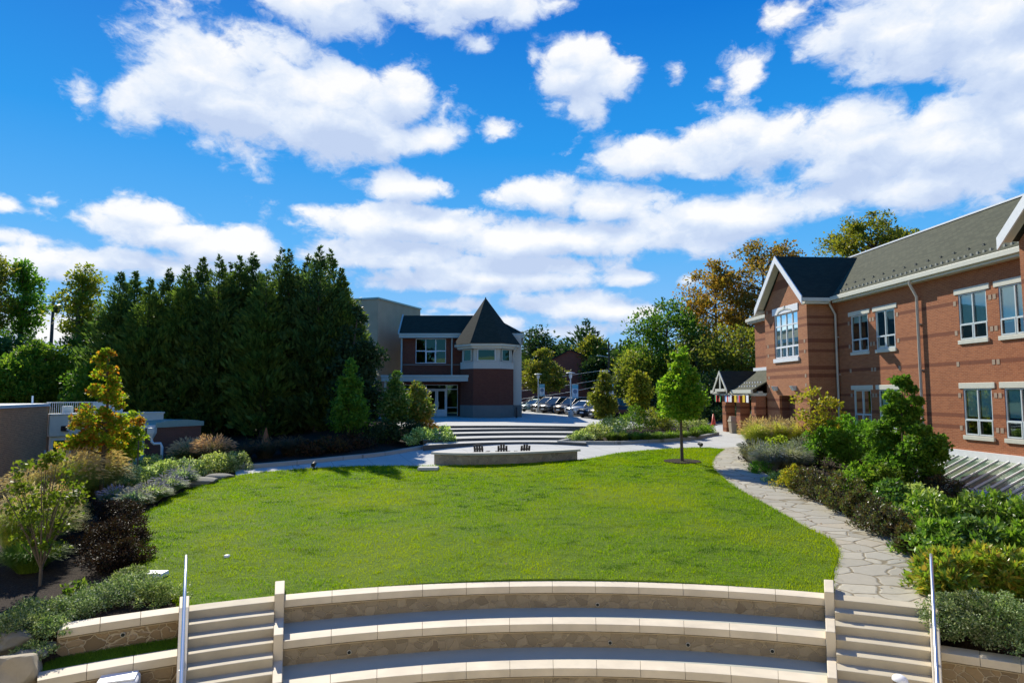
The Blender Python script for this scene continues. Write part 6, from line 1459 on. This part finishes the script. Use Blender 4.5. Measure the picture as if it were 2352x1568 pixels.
for x, y, w, h, l in ((1868, 1142, 64, 62, 'dark brown-red shrub next to the golden one'), (1905, 1158, 78, 78, 'dark brown-red shrub, second from the golden one'), (1950, 1178, 84, 84, 'tallest dark brown-red shrub beside the bend of the path'), (1988, 1200, 62, 70, 'dark brown-red shrub just before the gap in the path border'), (2026, 1228, 78, 74, 'dark brown-red shrub after the gap in the path border'), (2072, 1252, 80, 78, 'dark brown-red shrub below the pale green shrub'), (2112, 1280, 62, 66, 'dark brown-red shrub with gold tips near the right handrail')):
    S_(x, y, w, h, 'leaf_weigela', l, WG, n=3600, ls=.085, aspect=.5, spiky=.2)
S_(1918, 1078, 92, 108, 'leaf_green', 'big fresh green shrub right of the thin yellowing tree', 'big green shrubs before the lower windows', n=5200, ls=.13, aspect=.65)
S_(1980, 1074, 112, 116, 'leaf_green', 'big fresh green shrub touching the conical maple', 'big green shrubs before the lower windows', n=6000, ls=.13, aspect=.65)
S_(1985, 1136, 84, 66, 'leaf_bright', 'bright lime shrub behind the dark brown-red ones', 'bright lime shrubs in the right bed', n=2800, ls=.12)
S_(2045, 1144, 84, 66, 'leaf_bright', 'bright lime shrub at the foot of the conical maple', 'bright lime shrubs in the right bed', n=2800, ls=.12)
S_(2070, 1186, 90, 70, 'leaf_glossy', 'broad-leaved pale green shrub below the conical maple', None, n=2600, ls=.15, aspect=.45)
S_(2128, 1182, 84, 62, 'leaf_variegated', 'white-edged green shrub left of the glossy thicket', None, n=2600, ls=.11, aspect=.45)
S_(2186, 1158, 92, 58, 'leaf_weigela', 'red-brown shrub in front of the sloping glass roof', None, n=3000, ls=.09)
GG = 'glossy green shrubs at the right edge'
for x, y, w, h, l, f in ((2168, 1238, 120, 86, 'glossy green shrub nearest to the white-edged one', 'leaf_glossy'), (2250, 1232, 130, 84, 'glossy green shrub just below the brick plinth of the glass roof', 'leaf_glossy'), (2338, 1234, 130, 82, 'glossy green shrub at the right picture edge under the glass roof', 'leaf_glossy'), (2186, 1306, 120, 86, 'glossy green shrub beside the top of the right handrail', 'leaf_glossy'), (2262, 1302, 124, 90, 'glossy green shrub in the middle of the thicket', 'leaf_glossy'), (2344, 1304, 120, 90, 'glossy green shrub at the right edge in the middle of the thicket', 'leaf_glossy'),
                     (2205, 1384, 124, 96, 'yellowish glossy shrub beside the right cheek wall', 'leaf_glossy_warm'), (2290, 1380, 130, 98, 'yellowish glossy shrub with reddish tips right of the handrail', 'leaf_glossy_warm'), (2362, 1380, 110, 96, 'yellowish glossy shrub at the right picture edge', 'leaf_glossy_warm')):
    S_(x, y, w, h, f, l, GG, n=3600, ls=.17, aspect=.40, hollow=.35)
for x, y, w, h, l in ((2205, 1496, 105, 95, 'small-leaved grey-green shrub beside the right handrail foot'), (2275, 1502, 120, 110, 'small-leaved grey-green shrub above the right wall'), (2345, 1516, 120, 120, 'small-leaved grey-green shrub at the bottom right edge')):
    S_(x, y, w, h, 'leaf_cotoneaster', l, 'small-leaved shrubs above the right wall', n=6500, ls=.05, nclump=80)
p = gnd(1882, 1068); tree('serviceberry_tree', tuple(p), (1068 - 893) * p.y / FOC, (1068 - 1010) * p.y / FOC, 58 * p.y / FOC, 'vase', 'leaf_gold', 1500, .15, 'thin yellowing tree with bare twigs before the gable bay corner', tr=.05, nclump=60, cr=.34, k=40, hollow=.3)
p = gnd(2084, 1132); tree('maple_tree', tuple(p), (1132 - 862) * p.y / FOC, (1132 - 1120) * p.y / FOC, 96 * p.y / FOC, 'twin', 'leaf_green', 20000, .13, 'dense green conical maple in front of the long brick wall', tr=.09, nclump=160, cr=.38, k=18, asym=.22, aspect=.8)

# ---- island bed between the paths
IG = 'mixed shrubs of the island bed'
for x, y, w, h, l, f in ((1334, 1015, 40, 20, 'pale variegated shrub at the left tip of the island bed', 'leaf_variegated'), (1374, 1010, 56, 32, 'pale variegated shrub at the foot of the left young tree', 'leaf_variegated'), (1414, 1003, 64, 44, 'pale variegated shrub right of the left young tree', 'leaf_variegated'), (1462, 990, 76, 52, 'tall green shrub in the middle of the island bed', 'leaf_green'), (1502, 986, 66, 46, 'green shrub left of the lawn tree trunk', 'leaf_ochre'), (1540, 988, 70, 36, 'low olive shrub behind the lawn tree trunk', 'leaf_ochre'), (1592, 992, 62, 30, 'low olive shrub right of the lawn tree trunk', 'leaf_variegated'), (1622, 1000, 44, 20, 'small bright green shrub at the right tip of the island bed', 'leaf_bright')):
    S_(x, y, w, h, f, l, IG, n=2200, ls=.12)
for i, x in enumerate(range(1408, 1612, 27)):
    T_(x, 1017 - max(0, i - 4) * 2.4, 44, 27, 'grass_green', None, 'low dark green grass mound along the island kerb, number alike in the row' if False else 'low dark green grass mound in the row along the island kerb', 'grass mounds along the island kerb', n=700, npl=0, bw=.03)
TG = 'young trees of the island bed'
p = gnd(1387, 997); tree('young_tree', tuple(p), (997 - 842) * p.y / FOC, (997 - 956) * p.y / FOC, 30 * p.y / FOC, 'cone', 'leaf_ochre', 4200, .19, 'young tree with olive leaves in the island bed, before the white car', TG, tr=.055, nclump=80, cr=.46, k=20, asym=.2)
p = at(1468, 960, 47); tree('young_tree', (p.x, 47, zt(p.x, 47)), at(1468, 851, 47).z - zt(p.x, 47), at(1468, 940, 47).z - zt(p.x, 47), 30 * 47 / FOC, 'oval', 'leaf_ochre', 3600, .21, 'young tree with olive leaves right of the black car', TG, tr=.06, nclump=70, cr=.5, k=20)
p = gnd(1567, 1063); tree('lawn_tree', tuple(p), (1063 - 776) * p.y / FOC, (1063 - 962) * p.y / FOC, 54 * p.y / FOC, [(0, .6), (.1, 1), (.25, 1), (.45, .76), (.62, .5), (.8, .28), (.93, .12), (1, .02)], 'leaf_lawn', 8200, .15, 'bright green conical tree standing in a mulch ring on the lawn', tr=.085, nclump=150, cr=.36, k=36, asym=.20, aspect=.8)
m = []; rad = .8
mr = [(p.x + rad * 1.1 * math.cos(t), p.y + rad * math.sin(t)) for t in np.linspace(0, 2 * math.pi, 24, endpoint=False)]
sheet('mulch_ring', mr, 'mulch', .10, .4)

# ---- bed left of the broad steps
p = gnd(800, 1026); tree('young_tree', tuple(p), (1026 - 820) * p.y / FOC, (1026 - 985) * p.y / FOC, 42 * p.y / FOC, 'spire', 'leaf_green', 5200, .20, 'shaded narrow young tree before the dark conifers', tr=.06, nclump=90, cr=.5, k=18)
for x, y, yt, w, f, l in ((906, 1002, 848, 34, 'leaf_glossy', 'shiny-leaved small tree left of the hall entrance, the darker of two'), (958, 996, 868, 38, 'leaf_glossy_warm', 'shiny-leaved small tree beside the hall doors, the brighter of two')):
    p = gnd(x, y); tree('holly_tree', tuple(p), (y - yt) * p.y / FOC, (y - 990 + 12) * p.y / FOC + .2, w * p.y / FOC, 'cone', f, 4600, .19, l, 'small shiny trees by the hall entrance', tr=.06, nclump=90, cr=.55, k=14)
S_(975, 1002, 44, 40, 'leaf_orange', 'small orange-leaved shrub at the left end of the steps', None, n=1800, ls=.12)
S_(962, 1022, 56, 32, 'leaf_variegated', 'pale shrub below the orange one', 'pale shrubs at the left end of the steps', n=2000, ls=.12)
S_(1005, 1020, 56, 38, 'leaf_variegated', 'pale shrub at the kerb corner beside the steps', 'pale shrubs at the left end of the steps', n=2200, ls=.12)
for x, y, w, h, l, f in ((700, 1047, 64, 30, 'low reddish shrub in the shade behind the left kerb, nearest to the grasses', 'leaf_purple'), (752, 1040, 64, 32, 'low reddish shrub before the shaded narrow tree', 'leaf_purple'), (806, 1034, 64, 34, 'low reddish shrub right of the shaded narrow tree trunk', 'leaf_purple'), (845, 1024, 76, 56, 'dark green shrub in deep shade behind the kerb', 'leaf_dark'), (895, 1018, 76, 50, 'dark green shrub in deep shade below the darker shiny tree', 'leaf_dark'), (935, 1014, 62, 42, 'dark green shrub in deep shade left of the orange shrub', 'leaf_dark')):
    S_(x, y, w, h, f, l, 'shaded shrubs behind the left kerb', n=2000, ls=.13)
q = gnd(610, 1028); rt = empty('garden_obelisk', tuple(q), 0, 'rust-coloured pointed cone standing behind the dim grasses', 'garden ornament')
m = MB(); m.lathe([(.32, 0), (.30, .1), (.02, 1.15), (0, 1.2)], n=12, smooth=False); m.build('cone', 'rust', rt, True)

# ---- dark conifers, the magnolia and the trees behind
FX = 1 / 1.06293
CG = 'row of tall dark conifers'
tops = [(296, 645, 44, 2.3), (332, 644, 46, 2.3), (368, 662, 43, 2.2), (415, 638, 46, 2.4), (458, 631, 44, 2.4), (497, 608, 47, 2.5), (538, 606, 44, 2.4), (563, 624, 48, 2.2), (587, 606, 45, 2.4), (619, 596, 46, 2.5), (652, 640, 43, 2.3), (690, 588, 47, 2.6), (709, 592, 44.5, 2.4), (755, 604, 46, 2.4), (782, 584, 44, 2.6), (808, 592, 47, 2.5), (834, 640, 44.5, 2.1)]
words = ['leftmost conifer of the dark row, beside the tall leafy tree', 'second conifer from the left in the dark row', 'short conifer with its tip well below its neighbours, third from the left', 'fourth conifer from the left in the dark row', 'fifth conifer from the left in the dark row', 'slender conifer with a lone thin tip, sixth from the left', 'seventh conifer from the left in the dark row', 'low-topped conifer squeezed behind the middle of the row', 'ninth conifer from the left in the dark row', 'tall pointed conifer in the middle of the row, tenth from the left', 'conifer with a dipped top right of the row middle', 'tall conifer, twelfth from the left, left of a close twin tip', 'close twin of the tall conifer on its left, thirteenth in the row', 'conifer between the twin tips and the tallest at the right', 'tallest conifer near the right end of the row', 'tall conifer just right of the tallest one', 'last short conifer at the right end of the row, above the magnolia']
for (x, y, Y, rd), wd in zip(tops, words):
    a = at(x * FX, y * FX, Y); zb = zt(a.x, Y); conifer((a.x, Y, zb - .1), a.z - zb + .1, rd * .98, 15000, wd, 'leaf_conifer', .56, CG)
a = at(822, 682, 42.5); zb = zt(a.x, 42.5); tree('magnolia_tree', (a.x, 42.5, zb), a.z - zb - .3, .6, 1.9, 'spire', 'leaf_dark', 9000, .26, 'dark glossy magnolia at the right end of the conifer row', tr=.16, nclump=150, cr=.7, k=10, asym=.3)
a = at(745, 780, 40.5); 
# leafy trees at the far left
BG = 'leafy trees behind the low brick wing'
def far_tree(px, pty, Y, wpx_, cbpx, leaf, label, group, prof='round', n=9000, ls=.32, nclump=110, cr=1.5, name='broadleaf_tree', tr=.3, base=None, **kw):
    a = at(px, pty, Y); zb = zt(a.x, Y); k = Y / FOC; wpx = wpx_ * (1.22 if px > 1430 else 1.0)
    return tree(name, (a.x, Y, zb - .1), a.z - zb + .1, max(.5, at(px, cbpx, Y).z - zb), wpx * .5 * k, prof, leaf, n, ls, label, group, tr=tr, nclump=nclump, cr=cr, **kw)
far_tree(-20, 560, 55, 110, 760, 'leaf_ochre', 'leafy tree cut by the left picture edge, highest at the edge', BG, n=7000, ls=.27, cr=1.1, nclump=75, k=40, hollow=.3)
far_tree(62, 590, 58, 100, 780, 'leaf_green', 'open-crowned leafy tree with sky showing through, left of the floodlight pole', BG, n=6000, ls=.28, cr=1.15, nclump=70, k=50, hollow=.25, asym=.4)
far_tree(196, 604, 54, 108, 800, 'leaf_ochre', 'open-crowned leafy tree between the floodlight pole and the conifers', BG, n=6500, ls=.27, cr=1.05, nclump=70, k=46, hollow=.25, asym=.4)
far_tree(170, 770, 50, 150, 960, 'leaf_green', 'low leafy tree at the left foot of the conifer row', BG, n=8000, ls=.26, cr=1.2)
far_tree(40, 765, 52, 160, 900, 'leaf_far', 'mid-height leafy tree above the low brick wing', BG, n=8000, ls=.28, cr=1.3)
far_tree(105, 778, 44, 150, 945, 'leaf_bright', 'sunlit lime tree behind the low brick wing', BG, n=10000, ls=.22, cr=1.0)
far_tree(20, 820, 42, 150, 950, 'leaf_bright', 'sunlit lime bush tree at the left edge over the brick wing', BG, n=9000, ls=.22, cr=1.0)
far_tree(215, 830, 42, 120, 980, 'leaf_green', 'dark leafy bush tree behind the young red-tipped maple', BG, n=6000, ls=.22, cr=1.0)
far_tree(-60, 700, 60, 220, 900, 'leaf_far', 'leafy tree mostly outside the left edge', BG, n=6000, ls=.3)
# trees beyond the parking lot
MG = 'trees beyond the parking lot'
far_tree(1236, 747, 128, 120, 880, 'leaf_far', 'round dark tree right behind the hall corner', MG, n=5000, ls=.6, cr=2.6)
far_tree(1290, 775, 132, 90, 880, 'leaf_far', 'low dark tree beyond the brick gabled building', MG, n=4000, ls=.6, cr=2.4)
conifer((at(1346, 726, 112).x, 112, .1), at(1346, 726, 112).z, 4.6, 3200, 'dark layered cedar rising behind the parked cars', 'leaf_far', 1.5, None, 'spire', 'cedar_tree')
far_tree(1362, 770, 108, 90, 860, 'leaf_ochre', 'brownish-green tree leaning against the cedar', MG, n=5000, ls=.5, cr=2.0)
far_tree(1368, 815, 102, 60, 890, 'leaf_dark', 'dark tree below the cedar, left of the utility pole', MG, n=4000, ls=.5, cr=1.8)
far_tree(1446, 775, 100, 80, 880, 'leaf_far', 'grey-green tree right of the utility pole', MG, n=5000, ls=.5, cr=1.9)
far_tree(1420, 800, 110, 60, 900, 'leaf_far', 'dark tree right behind the utility pole', MG, n=3500, ls=.5, cr=1.9)
p = at(1247, 900, 84); far_tree(1245, 787, 84, 112, 896, 'leaf_oak', 'yellow-green pin oak behind the first lamp post', None, prof='cone', n=7000, ls=.32, cr=1.2, name='pin_oak', flat=.35, nclump=120, k=20)
far_tree(1435, 838, 72, 62, 938, 'leaf_holly', 'dark silvery holly left of the big green tree', None, prof='oval', n=5000, ls=.3, cr=1.1, name='holly_tree')
far_tree(1400, 860, 76, 60, 950, 'leaf_dark', 'dark bush tree beside the silvery holly', MG, n=3500, ls=.32, cr=1.2)
WG2 = 'big trees right of the parking lot'
far_tree(1535, 686, 72, 190, 900, 'leaf_green', 'big fresh green tree in the middle of the right hand trees', WG2, n=14000, ls=.33, cr=1.7, nclump=130, k=30, asym=.35)
far_tree(1470, 780, 70, 110, 930, 'leaf_ochre', 'olive tree below the big green one', WG2, n=7000, ls=.3, cr=1.3)
far_tree(1640, 598, 76, 170, 850, 'leaf_autumn', 'tall orange-brown tree left of the gable, with a ragged top', WG2, n=12000, ls=.33, cr=1.5, nclump=120, k=46, hollow=.3, asym=.4)
far_tree(1755, 540, 74, 190, 800, 'leaf_autumn', 'tallest rust-brown tree right behind the gable bay', WG2, n=13000, ls=.33, cr=1.5, nclump=120, k=50, hollow=.3, asym=.4)
far_tree(1610, 755, 66, 150, 900, 'leaf_ochre', 'yellow-olive tree behind the bright lawn tree', WG2, n=9000, ls=.28, cr=1.3)
far_tree(1700, 730, 64, 150, 900, 'leaf_ochre', 'yellow-olive tree right behind the brick porch', WG2, n=9000, ls=.28, cr=1.3)
far_tree(1560, 850, 66, 120, 955, 'leaf_dark', 'dark undergrowth tree behind the lawn tree crown', WG2, n=5000, ls=.28, cr=1.2)
far_tree(1640, 845, 62, 130, 950, 'leaf_dark', 'dark undergrowth tree over the driveway', WG2, n=5500, ls=.27, cr=1.2)
far_tree(1715, 850, 66, 120, 950, 'leaf_dark', 'dark undergrowth tree left of the porch roof', WG2, n=5000, ls=.27, cr=1.2)
far_tree(1500, 880, 68, 90, 955, 'leaf_holly', 'shaded shrub tree behind the right young tree', WG2, n=4000, ls=.27, cr=1.1)
for x, y, w, h, l, f in ((1668, 948, 66, 40, 'pale leafy shrub at the edge of the driveway left of the porch', 'leaf_variegated'), (1610, 950, 70, 44, 'dim shrub at the driveway edge behind the lawn tree', 'leaf_far')):
    p = at(x, y, 60); k_ = 60 / FOC; shrub((p.x, 60, zt(p.x, 60)), w * k_, h * k_, f, l, 'shrubs along the driveway', n=2200, ls=.2)
far_tree(1995, 488, 66, 190, 640, 'leaf_ochre', 'leafy tree rising behind the school roof ridge', WG2, n=9000, ls=.30, cr=1.3, nclump=85, k=50, hollow=.3, asym=.4)
far_tree(2080, 525, 70, 90, 640, 'leaf_ochre', 'smaller tree behind the school roof, right of the taller one', WG2, n=3500, ls=.30, cr=1.2)
# a few fallen leaves on the lawn and the path
r_ = np.random.default_rng(21); n_ = 900; X = r_.uniform(-11, 12, n_); Y = 14.5 + 18 * r_.random(n_); kk = (inside(np.array(lawn_o), X, Y) & (r_.random(n_) < .35)) | (inside(np.array(flag_o), X, Y))
X, Y = X[kk], Y[kk]; n_ = len(X); on = inside(np.array(lawn_o), X, Y); Z = zt_arr(X, Y) + np.where(on, .10, .045); a = r_.uniform(0, 6.28, n_); d = np.stack([np.cos(a), np.sin(a), r_.normal(0, .15, n_)], 1)
tag(npmesh('fallen_leaves', leaves_arr(np.stack([X, Y, Z], 1), unit(d), unit(r_.normal(0, .25, (n_, 3)) + np.array([0, 0, 1])), r_.uniform(.04, .09, n_), r_.uniform(.03, .06, n_)), np.arange(n_ * 4).reshape(-1, 4), 'leaf_fallen'), kind='stuff')
# wooded horizon
r_ = np.random.default_rng(11); VV = []; n_ = 60000
a = r_.uniform(-1.3, 1.3, n_); rr_ = r_.uniform(170, 200, n_); hh = 9 + 3 * np.sin(a * 23) + 2.5 * np.sin(a * 57 + 1) + 1.5 * np.sin(a * 131)
P_ = np.stack([np.sin(a) * rr_, np.cos(a) * rr_, hh * r_.random(n_) ** .6], 1); d = unit(r_.normal(0, 1, (n_, 3))); L = r_.uniform(.8, 1.8, n_)
tag(npmesh('woods', leaves_arr(P_, d, unit(r_.normal(0, 1, (n_, 3))), L, L * .7), np.arange(n_ * 4).reshape(-1, 4), 'leaf_far'), kind='stuff')
